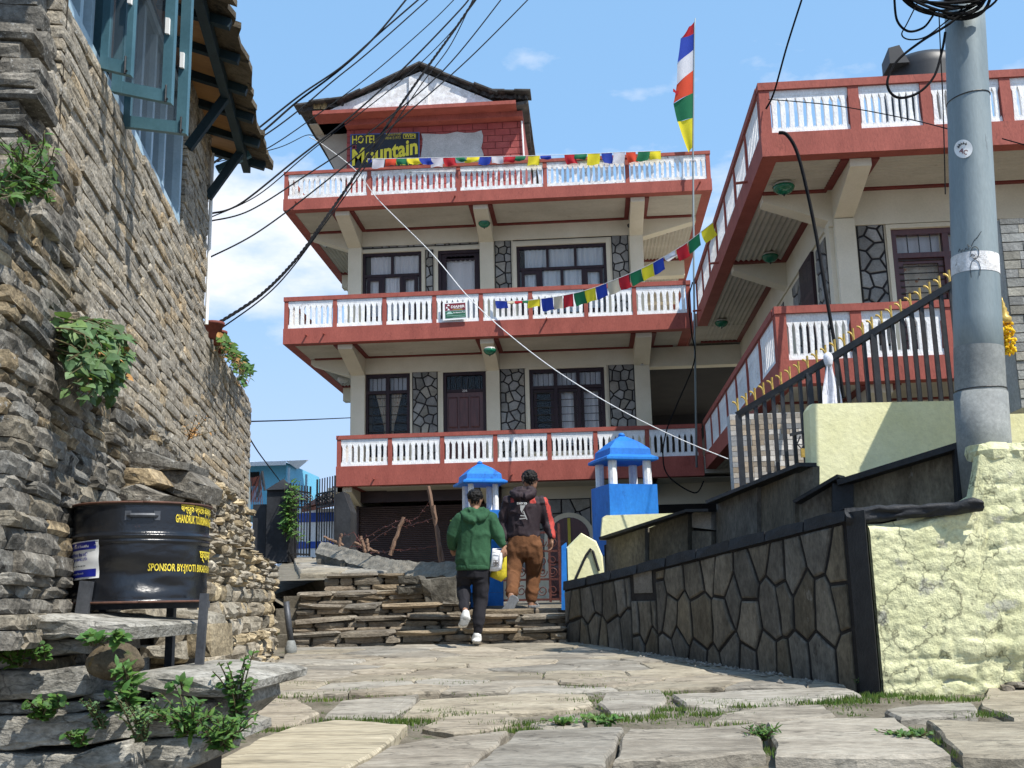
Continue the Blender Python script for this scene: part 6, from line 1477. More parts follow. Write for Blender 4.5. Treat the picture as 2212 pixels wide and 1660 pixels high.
# black gate pillars and iron gate
gq = thing('black_gate_pillar', onY(588, 1200, 18.3), 'broad black weathered gate pillar with a pointed cap', 'pillar')
def bx(px, Y, dep, parent, nm, m_): 
    q = rectY(*px, Y); m = MB(); m.box(q[0], q[1], Y, Y+dep, q[2], q[3]); return m.build(nm, m_, parent)
bx((575,1058,622,1215), 18.2, .6, gq, 'shaft', 'black_pillar'); bx((545,1090,574,1215), 18.35, .5, gq, 'side_wall', 'black_pillar')
q = rectY(573, 1030, 626, 1058, 18.15); cx = (q[0]+q[1])/2; m = MB(); m.add([(q[0],18.15,q[2]),(q[1],18.15,q[2]),(q[1],18.85,q[2]),(q[0],18.85,q[2]),(cx,18.5,q[3])], [(0,1,4),(1,2,4),(2,3,4),(3,0,4),(3,2,1,0)]); m.build('cap', 'black_pillar', gq)
g2 = thing('black_gate_wall', onY(738, 1170, 18.5), 'black streaked wall piece beside the hotel corner', 'wall')
q = rectY(722, 1062, 757, 1190, 18.5); m = MB(); m.prism([(q[0],18.5,q[2]),(q[1],18.5,q[2]),(q[1],18.5,q[3]-.35),(q[0]+.15,18.5,q[3]),(q[0],18.5,q[3]-.05)], (0,.5,0)); m.build('wall_body', 'black_pillar', g2)
ig = thing('iron_gate', onY(670, 1205, 18.4), 'half open black iron gate with scrolls between black pillars', 'gate')
def gate_leaf(x0, x1, yt, yb, Y0, Y1, spikes):
    a0, a1 = onY(x0, yb, Y0), onY(x1, yb, Y1); zt_ = onY((x0+x1)/2, yt, (Y0+Y1)/2).z; zb_ = min(a0.z, a1.z)
    T = lambda u, z: Vector((a0.x+(a1.x-a0.x)*u, Y0+(Y1-Y0)*u, z))
    n = 7
    for k in range(n+1):
        m = MB(); m.tube([T(k/n, zb_), T(k/n, zt_+(spikes if True else 0))], .012 if 0 < k < n else .02, 5); m.build('bar', 'iron_black', ig)
    for z in (zb_+.03, zb_+.85, zb_+1.2, zt_-.02):
        if z < zt_: m = MB(); m.beam(T(0,z), T(1,z), .02, .03); m.build('rail', 'iron_black', ig)
    for k in range(5):
        for z in (zb_+1.02, zt_-.18):
            c = T((k+.5)/5, z); m = MB(); m.tube([c+Vector((.09*cos(t)*(1-t/12), 0, .09*sin(t)*(1-t/12))) for t in [j*.6 for j in range(16)]], .008, 4); m.build('scroll', 'iron_black', ig)
gate_leaf(624, 668, 1060, 1200, 18.3, 18.9, .10); gate_leaf(683, 722, 1062, 1195, 19.0, 18.5, .25)
# houses behind
bh_ = thing('blue_house', onY(590, 1080, 32), 'small sky blue house with a white tin roof far beyond the gate', 'building')
q = rectY(470, 1002, 618, 1110, 32); m = MB(); m.box(q[0], q[1], 32, 36, q[2], q[3]); m.build('wall', 'sky_blue_wall', bh_)
q2 = rectY(460, 990, 612, 1000, 31.4); e_ = onY(652, 1018, 33.5); m = MB(); m.add([(q2[0],31.3,q2[2]),(q2[1]+.1,31.3,q2[2]),(q2[1]+.1,34,q2[3]+.25),(q2[0],34,q2[3]+.25),(e_.x,33,e_.z)], [(0,1,2,3),(1,4,2)]); m.box(q2[0],q2[1]+.1,31.28,31.34,q2[2]-.12,q2[2]); m.build('roof', 'tin_roof', bh_)
q = rectY(538, 1020, 560, 1050, 31.98); m = MB(); m.box(q[0], q[1], 31.97, 31.99, q[2], q[3]); m.build('window', 'interior', bh_)
q = rectY(621, 1010, 640, 1060, 31.5); m = MB(); m.box(q[0], q[0]+.06, 31.5, 31.56, q[2]-.5, q[3]); m.box(q[1], q[1]+.06, 32.5, 32.56, q[2]-.5, q[3]-.1); m.build('porch_post', 'pale_blue_paint', bh_)
th_ = thing('tile_roof_house', onY(690, 1180, 24), 'white house with blue bands and a brown tiled roof behind the iron gate', 'building')
q = rectY(600, 1100, 760, 1215, 24); m = MB(); m.box(q[0], q[1], 24, 27, q[2]-1, q[3]); m.build('wall', 'white_paint', th_)
for (a, b) in ((1108, 1128), (1170, 1185)):
    q = rectY(600, a, 760, b, 24); m = MB(); m.box(q[0], q[1], 23.985, 23.999, q[2], q[3]); m.build('blue_band', 'blue_band', th_)
a, b, c, d = onY(650, 1100, 23.2), onY(765, 1078, 23.2), onY(765, 1030, 25), onY(690, 1078, 25)
m = MB(); m.add([a, b, c, d, a-Vector((0,0,.08)), b-Vector((0,0,.08))], [(0,1,2,3), (4,5,1,0)]); rf = m.build('roof', 'roof_tile', th_)
for k in range(9):
    for j in range(4):
        p = a.lerp(b, (k+.5)/9).lerp(d.lerp(c, (k+.5)/9), j/4+.1); m = MB(); m.obox(p+Vector((0,0,.03)), (b-a)/19, (d-a)/9, Vector((0,0,.012))); m.build('roof_tile', 'roof_tile', rf)
# mesh fence and posts left of the pillar
mf = thing('wire_fence', onY(556, 1060, 17.5), 'rusty wire mesh fence with a black post beside the stone terrace', 'fence')
for (a, b) in (((541,1080),(541,1040)),((556,1075),(566,1018)),((566,1018),(572,1060))):
    m = MB(); m.tube([onY(*a, 17.5), onY(*b, 17.5)], .02, 6); m.build('post', 'iron_black', mf)
m = MB()
for k in range(9):
    m.tube([onY(541+2.6*k, 1085, 17.5), onY(548+2.6*k, 1032-1*k, 17.5)], .006, 3); m.tube([onY(541+2.6*k, 1032, 17.5), onY(535+4*k, 1090, 17.5)], .006, 3)
m.build('mesh', 'rust_iron', mf, kind='stuff')
m = MB(); m.tube([onY(538, 1175, 13.6), onY(536, 958, 13.6)], .022, 8); tag(m.build('white_pole', 'pole_steel'), 'thin pale metal pole at the far corner of the terrace wall', 'pole')
# ------------------------------------------------------------------ prayer flags, cables
FC = {'b': (.02,.05,.33), 'w': (.60,.60,.63), 'r': (.45,.02,.03), 'o': (.62,.07,.03), 'g': (.015,.15,.065), 'y': (.72,.62,.03), 'c': (.55,.49,.36)}
for k, c in FC.items():
    mt = mat('cloth_'+k, [tuple(v*.92 for v in c), tuple(min(.85, v*1.06) for v in c)], 6, .85, .15, 40, fine=.05)
    t = mt.node_tree; pb = [n for n in t.nodes if n.type == 'BSDF_PRINCIPLED'][0]; ou = [n for n in t.nodes if n.type == 'OUTPUT_MATERIAL'][0]
    tr = N(t, 'ShaderNodeBsdfTranslucent'); tr.inputs[0].default_value = (*[min(.9, v*1.3) for v in c], 1); ms = N(t, 'ShaderNodeMixShader'); ms.inputs[0].default_value = .35
    L(t, pb.outputs[0], ms.inputs[1]); L(t, tr.outputs[0], ms.inputs[2]); L(t, ms.outputs[0], ou.inputs[0])
mat('cord_white', [(.6,.6,.6),(.7,.7,.7)], 5, .8)
mat('cable_black', [(.006,.006,.007), (.012,.012,.013)], 5, .8, spec=.1)
mat('print_dark', [(.10,.09,.09), (.14,.13,.12)], 5, .8)
def flag_mb(a, b, h, sway, seed, nose=(0,-1,0), fold=0.0):
    """square cloth hung from a to b; sway pushes the lower edge"""
    r = random.Random(seed); ph = r.uniform(0, 6); a, b = Vector(a), Vector(b); sw = Vector(sway)
    def fn(u, v):
        p = a.lerp(b, u); k = v
        d = Vector((0, 0, -h*v)) + sw*v*v + Vector(nose)*(.035*sin(u*5+ph+v*2)*v+.05*fold*v)
        if fold: d = Vector((0,0,-h*(v-fold*max(0, v-.35)*1.5))) + sw*v*v*1.2 + Vector(nose)*(.09*sin(v*3.0)*fold+.03*sin(u*6+ph)*v)
        return p+d
    return MB().grid(fn, 8, 8)
def flag_string(name, label, flags, pathpts, cordpts, flip=()):
    t = thing(name, cordpts[0], label, 'prayer flags'); m = MB(); m.tube(cordpts, .006, 5); m.build('cord', 'cord_white', t)
    for i, (c, a, b, h, sway, fold) in enumerate(flags):
        o = flag_mb(a, b, h, sway, i+3, fold=fold).build('flag', 'cloth_'+c, t, smooth=True)
        if c in 'cyrbg' and not fold:
            p = flag_mb(Vector(a).lerp(Vector(b), .32)+Vector((0,-.006,-h*.3)), Vector(a).lerp(Vector(b), .68)+Vector((0,-.006,-h*.3)), h*.42, Vector(sway)*.35, i+3)
    return t
YT = HF-.10
top = [('b',795,804,8,0),('w',805,831,20,0),('o',833,856,19,.5),('g',856,878,18,.6),('y',879,905,17,.5),('b',906,931,18,.5),('w',931,957,20,0),('r',957,983,19,.1),('g',984,1004,14,.8),('y',1009,1036,15,.6),('b',1036,1061,18,.1),('w',1062,1087,16,.2),('r',1091,1115,16,.5),('g',1114,1136,14,.7),('y',1141,1166,20,0),('b',1167,1190,12,.8),('r',1219,1243,21,.1),('g',1241,1268,15,.6),('y',1269,1296,24,0),('b',1299,1322,22,0),('w',1325,1350,23,0),('o',1352,1373,24,.2),('g',1378,1404,21,.1),('y',1403,1427,20,.3)]
ycord = lambda x: 350-(x-800)*.020 if x < 1166 else 342.7-(x-1166)*.04
fl = []
for c, xa, xb, h, fold in top:
    ya = ycord(xa)+1; a = onY(xa, ya-7, YT); b = onY(xb, ycord(xb)-6, YT); fl.append((c, a, b, h*1.15*YT/FPX, (U(-.06,.06), 0, 0), fold*.4))
flag_string('prayer_flag_string', 'string of coloured prayer flags along the top balcony rail', fl, None, [onY(x, ycord(x)-6, YT) for x in range(790, 1436, 20)])
sec = 'b w r g y b w r g y b c r g y b w r g y'.split()
PX2 = [(1069,650),(1100,651),(1135,650),(1175,645),(1210,640),(1250,632),(1290,620),(1325,606),(1365,590),(1400,574),(1440,552),(1480,528),(1515,501),(1541,480)]
pA, pB = onY(1069, 650, HF-.06), onX(1541, 480, WS-.03); y0_, y1_ = pA.y, pB.y
def on2(x):
    for (a, b), (c, d) in zip(PX2, PX2[1:]):
        if x <= c: y = b+(d-b)*(x-a)/(c-a); break
    t = (x-1069)/(1541-1069); return onY(x, y, y0_+(y1_-y0_)*t**1.3)
cx_ = [(1070,1096),(1096,1112),(1111,1128),(1129,1141),(1140,1166),(1169,1194),(1196,1215),(1217,1238),(1239,1263),(1262,1286),(1287,1310),(1312,1336),(1336,1358),(1361,1385),(1386,1410),(1411,1433),(1435,1458),(1461,1484),(1487,1511),(1515,1540)]
fl = []
for i, (c, (xa, xb)) in enumerate(zip(sec, cx_)):
    a, b = on2(xa), on2(xb); h = (30 if i > 4 else 18)*a.y/FPX; fold = .6 if i in (1, 2, 3, 16) else 0
    fl.append((c if not (c == 'w' and i in (1, 6)) else 'c', a, b, h, (U(-.01,.07), -.02, 0), fold))
flag_string('prayer_flag_line', 'string of coloured prayer flags rising from the second balcony to the wing', fl, None, [on2(x) for x in range(1069, 1541, 12)]+[pB])
# tall banner on a thin pole
bt_ = thing('banner_pole', onY(1505, 1000, HF-.16), 'tall thin pole flying a vertical five colour prayer banner', 'flagpole')
YB = HF-.16
m = MB(); m.tube([onY(x, y, YB) for x, y in ((1505,1010),(1499,620),(1497,330),(1500,62),(1502,40))], [.022,.02,.018,.014,.012], 8); m.build('pole', 'pole_steel', bt_, smooth=True)
L_ = [(1502,45),(1501,72),(1500,106),(1500,150),(1500,200),(1499,255),(1497,318)]; Rr = [(1488,58),(1466,92),(1466,125),(1464,178),(1457,213),(1458,268),(1487,322)]
Rr2 = [(1488,60),(1470,86),(1463,138),(1462,182),(1455,222),(1464,262),(1487,328)]
cols_ = ['r','b','w','o','g','y']
for i, c in enumerate(cols_):
    l0, l1, r0, r1 = L_[i], L_[i+1], Rr2[i], Rr2[i+1]
    def fn(u, v, l0=l0, l1=l1, r0=r0, r1=r1, i=i):
        a = (l0[0]+(l1[0]-l0[0])*v, l0[1]+(l1[1]-l0[1])*v); b = (r0[0]+(r1[0]-r0[0])*v, r0[1]+(r1[1]-r0[1])*v)
        p = onY(a[0]+(b[0]-a[0])*u, a[1]+(b[1]-a[1])*u, YB); return p+Vector((0, .05*sin(u*4+i)*u, -.03*sin(v*3.1)*u))
    MB().grid(fn, 8, 8).build('banner_panel', 'cloth_'+c, bt_, smooth=True)
m = MB(); p = onY(1456, 197, YB); m.grid(lambda u, v: onY(1466-12*u, 195+7*v+3*sin(u*5), YB), 6, 3); m.build('ribbon', 'cloth_r', bt_)
m = MB(); m.lathe(onY(1498, 347, YB), [(.01,-.03),(.04,-.015),(.04,.015),(.01,.03)], 8); m.build('knot', 'cloth_w', bt_)
# cables
def cable(pts, r, label, m_='cable_black', sub=10, name='cable', twist=False):
    P_ = [onY(*p) for p in pts]; n = len(P_); out = []
    for i in range(n-1):                                   # smooth curve through the points
        p0, p1, p2, p3 = P_[max(i-1,0)], P_[i], P_[i+1], P_[min(i+2,n-1)]
        for k in range(sub):
            t = k/sub; out.append(((p1*2)+(p2-p0)*t+(p0*2-p1*5+p2*4-p3)*t*t+(p1*3-p0-p2*3+p3)*t**3)*.5)
    out.append(P_[-1]); m = MB()
    if twist:
        for s in (0, 2.1, 4.2): m.tube([p+Vector((cos(i*.9+s), 0, sin(i*.9+s)))*r*.7 for i, p in enumerate(out)], r*.62, 5)
    else: m.tube(out, r*1.05, 6)
    return tag(m.build(name, m_), label, 'cable')
cable([(455,708,9.6),(560,640,10.4),(640,560,11),(705,470,11.5),(770,375,12),(850,250,12.6),(920,150,13.2),(985,60,13.8),(1045,-30,14.3)], .015, 'thick twisted black cable climbing from the terrace corner over the hotel', twist=True, sub=26)
cable([(475,712,9.9),(600,615,10.7),(712,470,11.6),(800,345,12.3),(905,190,13.2),(975,95,13.9),(1030,-20,14.5)], .007, 'thin black cable running beside the thick twisted one')
HB = (462, 352, 9.75)
for i, (pts, r, lb) in enumerate((
    ([HB,(560,290,10.2),(640,222,10.6),(735,150,11.1),(810,80,11.5),(885,-10,12)], .011, 'black cable from the house bracket, lowest of the upper bundle'),
    ([HB,(555,280,10.2),(650,205,10.6),(740,143,11.1),(820,72,11.6),(915,-10,12.1)], .010, 'black cable from the house bracket crossing the bundle'),
    ([HB,(560,300,10.2),(640,243,10.6),(720,175,11.0),(800,110,11.4),(935,-10,12.2)], .008, 'thin black cable of the bundle leading off over the yard'),
    ([(468,358,9.8),(570,325,10.4),(690,245,11.0),(810,155,11.6),(930,50,12.2),(990,-10,12.6)], .006, 'fine wire above the hotel sign from the house bracket'),
    ([(455,462,9.7),(520,440,10),(640,345,10.6),(760,250,11.3),(880,140,12.0),(1000,15,12.7),(1015,-10,12.8)], .010, 'black cable from the house window corner to above the hotel roof'),
    ([(455,470,9.7),(560,420,10.2),(680,320,10.9),(860,180,11.9),(970,75,12.6),(1040,-15,13)], .006, 'fine wire just under the window corner cable'),
    ([(455,478,9.7),(540,455,10.1),(660,380,10.8),(800,285,11.6),(960,150,12.6),(1090,-10,13.4)], .008, 'black wire passing over the gable towards the upper right'),
    ([(450,558,9.7),(560,500,10.3),(700,395,11.1),(850,270,12.0),(1010,130,13),(1150,-10,14)], .008, 'lower black wire sweeping past the sign to the upper right'),
    ([(470,350,9.8),(600,320,10.5),(665,292,12),(690,302,14)], .005, 'short thin wire from the bracket to the roof corner'))):
    cable(pts, r, lb)
cable([(668,296,13.8),(700,315,14),(770,370,14.3),(820,435,14.5),(930,545,14.5),(1010,640,14.2),(1090,715,13.8),(1200,800,13.3),(1330,880,12.8),(1460,945,12.5),(1573,992,12.3)], .0062, 'white cable hanging diagonally across the hotel front to the tiled wall', 'cord_white')
cable([(535,911,13.6),(640,908,16),(757,903,21.5)], .010, 'thin black wire from the terrace corner to the hotel column')
cable([(1735,-10,11.5),(1700,100,11.9),(1672,200,12.3),(1655,235,12.6)], .012, 'black wire dropping to the corner of the wing balcony')
cable([(1660,215,12.6),(1800,228,11.8),(1950,255,10.8),(2060,282,9.6)], .006, 'thin wire from the wing corner to the steel pole')
cable([(2165,300,9.4),(2230,318,9.2)], .006, 'thin wire leaving the steel pole to the right')
cable([(1682,287,12.5),(1700,292,12.5),(1722,330,12.45),(1745,420,12.4),(1765,520,12.35),(1785,640,12.2),(1806,760,12.0),(1822,860,11.9)], .021, 'thick black hose curving down from the wing balcony to the fence', name='hose')
cable([(1496,610,20.9),(1488,650,20.9),(1494,720,20.9),(1500,780,20.9),(1460,880,20.9),(1440,930,20.9),(1432,985,20.85),(1445,1030,20.85),(1500,1065,20.85),(1520,1040,20.85)], .014, 'loose black cable looped at the inner corner of the balconies')
cable([(538,945,13.6),(560,980,16),(590,1020,20),(605,1040,24)], .010, 'sloping black wire above the far blue house')
# coil of spare cable on the pole
cl = thing('cable_coil', onY(2030, 10, YP-.25), 'coil of spare black cable hung on the steel pole', 'cable')
cc = onY(2035, -28, YP-.3)
for k in range(12):
    rx_, rz_ = U(.34,.42), U(.16,.26); o = Vector((U(-.05,.05), U(-.1,.1), U(-.05,.03))); m = MB()
    m.tube([cc+o+Vector((rx_*cos(t), .05*sin(2*t+k), rz_*sin(t)-.06*cos(t))) for t in [2*pi*j/40 for j in range(41)]], U(.008,.014), 6); m.build('loop', 'cable_black', cl)
def loop(pts, r, nm='hanging_loop'):
    P_ = [onY(x, y, YP-.27) for x, y in pts]; m = MB(); out = []; n = len(P_)
    for i in range(n-1):
        p0, p1, p2, p3 = P_[max(i-1,0)], P_[i], P_[i+1], P_[min(i+2,n-1)]
        for k in range(8):
            t = k/8; out.append(((p1*2)+(p2-p0)*t+(p0*2-p1*5+p2*4-p3)*t*t+(p1*3-p0-p2*3+p3)*t**3)*.5)
    m.tube(out+[P_[-1]], r, 6); m.build(nm, 'cable_black', cl)
loop([(2120,-12),(2060,45),(1990,90),(1940,130),(1918,170),(1922,198),(1945,212),(1985,200),(2018,165),(2035,110),(2042,70)], .011)
loop([(1990,-10),(1960,50),(1948,75),(1965,86),(2000,80),(2040,50),(2090,10)], .006); loop([(1932,0),(1938,45),(1962,68),(1995,60),(2015,35)], .010)
loop([(2028,20),(2032,120),(2036,200),(2040,330),(2042,420)], .005, 'hanging_wire')
# ------------------------------------------------------------------ flower pots and planting on the terrace edge
mat('leaf_green', [(.045,.11,.022), (.085,.17,.04)], 9, .6, .1, 40, rnd=.35, spec=.35, tones=[(1,1,1),(1.15,1.1,.8),(.8,.95,.9)])
mat('leaf_pale', [(.075,.14,.055), (.13,.20,.085)], 9, .6, .1, 40, rnd=.35, spec=.35, tones=[(1,1,1),(1.1,1.1,.9),(.85,.95,1)])
mat('leaf_dry', [(.24,.12,.04), (.36,.20,.07)], 9, .85, .1, 40, rnd=.3)
mat('grass_green', [(.06,.11,.02), (.11,.16,.035)], 6, .8, 0, 30, rnd=.4, tones=[(1,1,1),(1.3,1.15,.8),(.8,1,.8)])
mat('stem', [(.06,.05,.02), (.10,.085,.04)], 9, .8)
mat('terracotta', [(.15,.04,.03), (.20,.06,.045)], 6, .7, .1, 30)
for nm in ('leaf_green', 'leaf_pale', 'grass_green'):
    mt = MATS[nm]; t = mt.node_tree; pb = [n for n in t.nodes if n.type == 'BSDF_PRINCIPLED'][0]; ou = [n for n in t.nodes if n.type == 'OUTPUT_MATERIAL'][0]
    tr = N(t, 'ShaderNodeBsdfTranslucent'); tr.inputs[0].default_value = (.16,.28,.05,1); ms = N(t, 'ShaderNodeMixShader'); ms.inputs[0].default_value = .25
    L(t, pb.outputs[0], ms.inputs[1]); L(t, tr.outputs[0], ms.inputs[2]); L(t, ms.outputs[0], ou.inputs[0])
def leaf(mb, p, d, n, l, w, kind='oval'):
    """leaf at p growing along d, face n"""
    d = Vector(d).normalized(); s = d.cross(Vector(n)); s = s.normalized() if s.length > 1e-3 else Vector((1,0,0)); n = s.cross(d)
    if kind == 'heart': prof = [(0,0),(.12,.38),(.38,.5),(.7,.32),(1,0)]
    elif kind == 'lance': prof = [(0,0),(.25,.3),(.55,.36),(.8,.2),(1,0)]
    else: prof = [(0,0),(.2,.36),(.5,.5),(.8,.34),(1,0)]
    mid = [p+d*l*a-n*.14*l*a*a*1.4 for a, _ in prof]; L1 = [p+d*l*a+s*w*b-n*(.14*l*a*a*1.4-.10*w*b*2) for a, b in prof[1:-1]]; R1 = [p+d*l*a-s*w*b-n*(.14*l*a*a*1.4-.10*w*b*2) for a, b in prof[1:-1]]
    k = len(prof); vs = mid+L1+R1; fs = []
    fs += [(0,1,k), (0,k+len(L1),1)]
    for i in range(len(L1)-1): fs += [(1+i, 2+i, k+i+1, k+i), (1+i, k+len(L1)+i, k+len(L1)+i+1, 2+i)]
    fs += [(k-2, k-1, k+len(L1)-1), (k-2, k+2*len(L1)-1, k-1)]
    mb.add(vs, fs)
def plant(name, label, foot, stems, mleaf='leaf_green', size=(.03,.06), kind='oval', per=9, dens=1.0, wide=.9, dry=0.0, out=None, hang=False):
    """stems: list of lists of points; leaves sit all along them"""
    t = thing(name, foot, label, 'plant'); st = MB(); lf = MB(); dr_2 = MB()
    for pts in stems:
        pts = [Vector(p) for p in pts]; st.tube(pts, [.004*(1-.6*i/len(pts)) for i in range(len(pts))], 4)
        n = max(2, int(per*dens))
        for k in range(n):
            u = (k+U(.2,.8))/n; f = u*(len(pts)-1); i = min(int(f), len(pts)-2); p = pts[i].lerp(pts[i+1], f-i); ax = (pts[i+1]-pts[i]).normalized()
            dd = Vector((U(-1,1), U(-1,1), U(-.6,.6))); dd = (dd-ax*dd.dot(ax)*.5); dd = dd.normalized()+(out or Vector((0,-.35,.1)))+(Vector((0,0,-.5)) if hang else Vector())
            nn = Vector((U(-.4,.4)+.25, -.55+U(-.4,.4), .8)); l = U(*size)*(1.15-.4*u)
            leaf(dr_2 if random.random() < dry else lf, p, dd, nn, l, l*wide, kind)
    st.build('stem', 'stem', t); 
    if lf.v: lf.build('foliage', mleaf, t)
    if dr_2.v: dr_2.build('dry_foliage', 'leaf_dry', t)
    return t
def bush_stems(c, n, h, spread, lean=(0,0,0), seg=4):
    out = []; c = Vector(c)
    for k in range(n):
        a = U(0, 2*pi); r = U(.2, 1)*spread; tip = c+Vector((r*cos(a), r*sin(a)*.7, h*U(.5,1)))+Vector(lean); b = c+Vector((U(-.02,.02), U(-.02,.02), 0))
        out.append([b.lerp(tip, i/seg)+Vector((0,0,.25*h*sin(pi*i/seg)*.4)) for i in range(seg+1)])
    return out
# hanging creeper on the rough base
def wallpt(x, y, o): s, z = hitA(x, y, o); return TA(s, z, o)
st = []
for k in range(64):
    x0_, y0__ = U(118, 190), U(685, 770); p = wallpt(x0_, y0__, .16); ex, ey = x0_+U(10, 90), y0__+U(40, 110)
    ex = min(ex, 262); ey = min(ey, 868); q = wallpt(ex, ey, U(.2,.34)); st.append([p.lerp(q, i/5)+nA*.10*sin(pi*i/5)+Vector((0,0,.02*sin(i))) for i in range(6)])
plant('wall_creeper', 'broad leaved green creeper hanging on the dark wall above the drum', wallpt(170, 700, .1), st, 'leaf_pale', (.05,.085), 'heart', 8, 1.0, .85, .04, out=nA*.6, hang=True)
st = []
for k in range(40):
    p = wallpt(U(-10, 70), U(385, 430), .1); q = wallpt(U(-20, 118), U(280, 440), U(.15,.35)); st.append([p.lerp(q, i/4)+nA*.05*sin(pi*i/4) for i in range(5)])
plant('wall_shrub', 'small bright green shrub rooted in the wall top under the house corner', wallpt(40, 440, .05), st, 'leaf_green', (.03,.055), 'lance', 10, 1, .7, 0, out=nA*.5)
st = []
for k in range(10):
    p = wallpt(345+U(-5,5), 900+U(-5,5), .08); q = p+nA*U(.05,.2)+Vector((U(-.1,.1), U(-.1,.1), U(.02,.2))); st.append([p.lerp(q, i/3) for i in range(4)])
plant('dry_wall_tuft', 'small brown dried plant growing from the terrace wall joint', wallpt(410, 945, .05), [[v+wallpt(410,945,.08)-wallpt(345,900,.08) for v in s_] for s_ in st], 'leaf_dry', (.03,.05), 'lance', 7, 1, .5)
# pots and trailing plants on the terrace corner
for (x, y, sc_, lb) in ((459, 722, 1.0, 'red flower pot nearest the house on the terrace edge'), (468, 737, .9, 'red flower pot second along the terrace edge'), (477, 754, .85, 'red flower pot last along the terrace edge')):
    s, z = hitA(x, y, .02); c = TA(s, zLedge-.0, -.02+.05); c = Vector((c.x, c.y, onY(x, y+9, c.y).z)); h = .15*sc_
    t = thing('flower_pot', c, lb, 'pot'); m = MB(); m.lathe(c, [(.06*sc_,0),(.085*sc_,h*.8),(.098*sc_,h*.8),(.10*sc_,h),(.085*sc_,h),(.08*sc_,h*.85)], 18); m.build('pot', 'terracotta', t, smooth=True)
    m = MB(); m.lathe(c+Vector((0,0,h*.82)), [(.082*sc_,0),(.05*sc_,.01)], 12); m.build('soil', 'soil', t)
st = []; dst = []
for k in range(46):
    u = U(0, 1); x, y = 465+u*62, 732+u*68; p = wallpt(x, y, .04); q = wallpt(x+U(-4, 14), y+U(5, 52), U(.08,.22)); (dst if random.random() < .45 else st).append([p.lerp(q, i/4)+nA*.06*sin(pi*i/4)+Vector((0,0,.05*sin(pi*i/4))) for i in range(5)])
plant('trailing_nasturtium', 'round leaved plant trailing over the far terrace corner below the pots', wallpt(500, 770, .02), st, 'leaf_green', (.06,.10), 'heart', 6, 1, 1.0, .12, out=nA*.5)
plant('dead_creeper', 'orange brown dried creeper hanging under the pots on the terrace corner', wallpt(480, 760, .02), dst, 'leaf_dry', (.04,.07), 'lance', 9, 1, .5, 0, out=nA*.3, hang=True)
# plants growing from the bench joints
YBn = 4.02
def bpt(u, v, Y=YBn): return onY(*bz(u, v), Y)
def tuft(u, v, n, h, sp, ml, size_, kind, nm, lb, Y=YBn, per=9, dry=0, wide=.75):
    c = bpt(u, v, Y); return plant(nm, lb, c, bush_stems(c, n, h*.8, sp*.85, (0,-.05,0)), ml, (size_[0]*.72, size_[1]*.72), kind, per, 1, wide, dry, out=Vector((0,-.5,.3)))
tuft(90, 1120, 13, .11, .12, 'leaf_green', (.03,.05), 'oval', 'joint_plant', 'leafy weed under the left bench slab', per=8)
tuft(230, 1080, 9, .08, .12, 'leaf_green', (.025,.04), 'oval', 'joint_plant', 'small leafy weed left of the mossy boulder', per=8)
tuft(225, 1400, 15, .12, .17, 'leaf_green', (.035,.06), 'oval', 'joint_plant', 'spreading leafy weed in the lower left bench joint', per=8)
tuft(520, 1005, 4, .07, .06, 'leaf_green', (.05,.075), 'heart', 'joint_plant', 'young plant above the mossy boulder', 3.92, 5)
tuft(650, 980, 4, .05, .05, 'leaf_green', (.05,.075), 'heart', 'joint_plant', 'young plant on the corner of the top bench slab', 3.95, 5)
tuft(690, 1250, 6, .17, .07, 'leaf_green', (.06,.10), 'lance', 'joint_plant', 'upright bright leaved plant right of the mossy boulder', 3.95, 6, wide=.5)
tuft(690, 1370, 7, .14, .08, 'leaf_green', (.06,.10), 'lance', 'joint_plant', 'upright plant in the middle bench joint', 3.95, 6, wide=.5)
tuft(965, 1240, 3, .05, .06, 'leaf_green', (.045,.07), 'lance', 'joint_plant', 'tiny plant under the edge of the seat slab', 4.05, 5)
tuft(540, 1450, 10, .14, .08, 'leaf_pale', (.018,.03), 'oval', 'joint_plant', 'fine leaved weed in front of the lower bench blocks', 3.97, 12)
tuft(760, 1520, 15, .22, .14, 'leaf_pale', (.02,.035), 'oval', 'joint_plant', 'fine leaved weed at the bottom of the bench', 3.9, 12)
tuft(1010, 1480, 18, .18, .22, 'leaf_green', (.045,.08), 'lance', 'joint_plant', 'feathery mugwort clump at the bench foot', 3.95, 12, wide=.42)
tuft(1180, 1560, 20, .16, .24, 'leaf_green', (.04,.075), 'lance', 'joint_plant', 'feathery mugwort spreading over the path corner', 3.95, 12, wide=.42)
tuft(1265, 1400, 14, .32, .10, 'leaf_green', (.03,.05), 'oval', 'joint_plant', 'tall weed climbing the right end of the bench', 4.1, 10)
tuft(850, 1400, 4, .07, .08, 'leaf_green', (.04,.06), 'lance', 'joint_plant', 'small weed between the lower bench stones', 4.0, 6)
tuft(440, 1540, 6, .08, .08, 'leaf_green', (.035,.055), 'oval', 'joint_plant', 'low weed between the two bottom bench blocks', 3.98, 7)
def gplant(x, y, n, h, sp, size, kind, lb, ml='leaf_green', per=8, wide=.6): 
    c = onG(x, y); return plant('path_weed', lb, c, bush_stems(c, n, h, sp), ml, size, kind, per, 1, wide, 0, out=Vector((0,-.2,.5)))
gplant(505, 1430, 30, .25, .3, (.05,.09), 'lance', 'leafy weeds at the foot of the rubble wall')
gplant(560, 1402, 24, .22, .25, (.04,.07), 'oval', 'green weeds between the rubble wall and the pipe')
gplant(1300, 1562, 16, .04, .22, (.035,.06), 'oval', 'flat weed rosette in the path joint', per=5)
gplant(1215, 1568, 12, .04, .15, (.03,.05), 'oval', 'small weed patch beside the flat rosette', per=5)
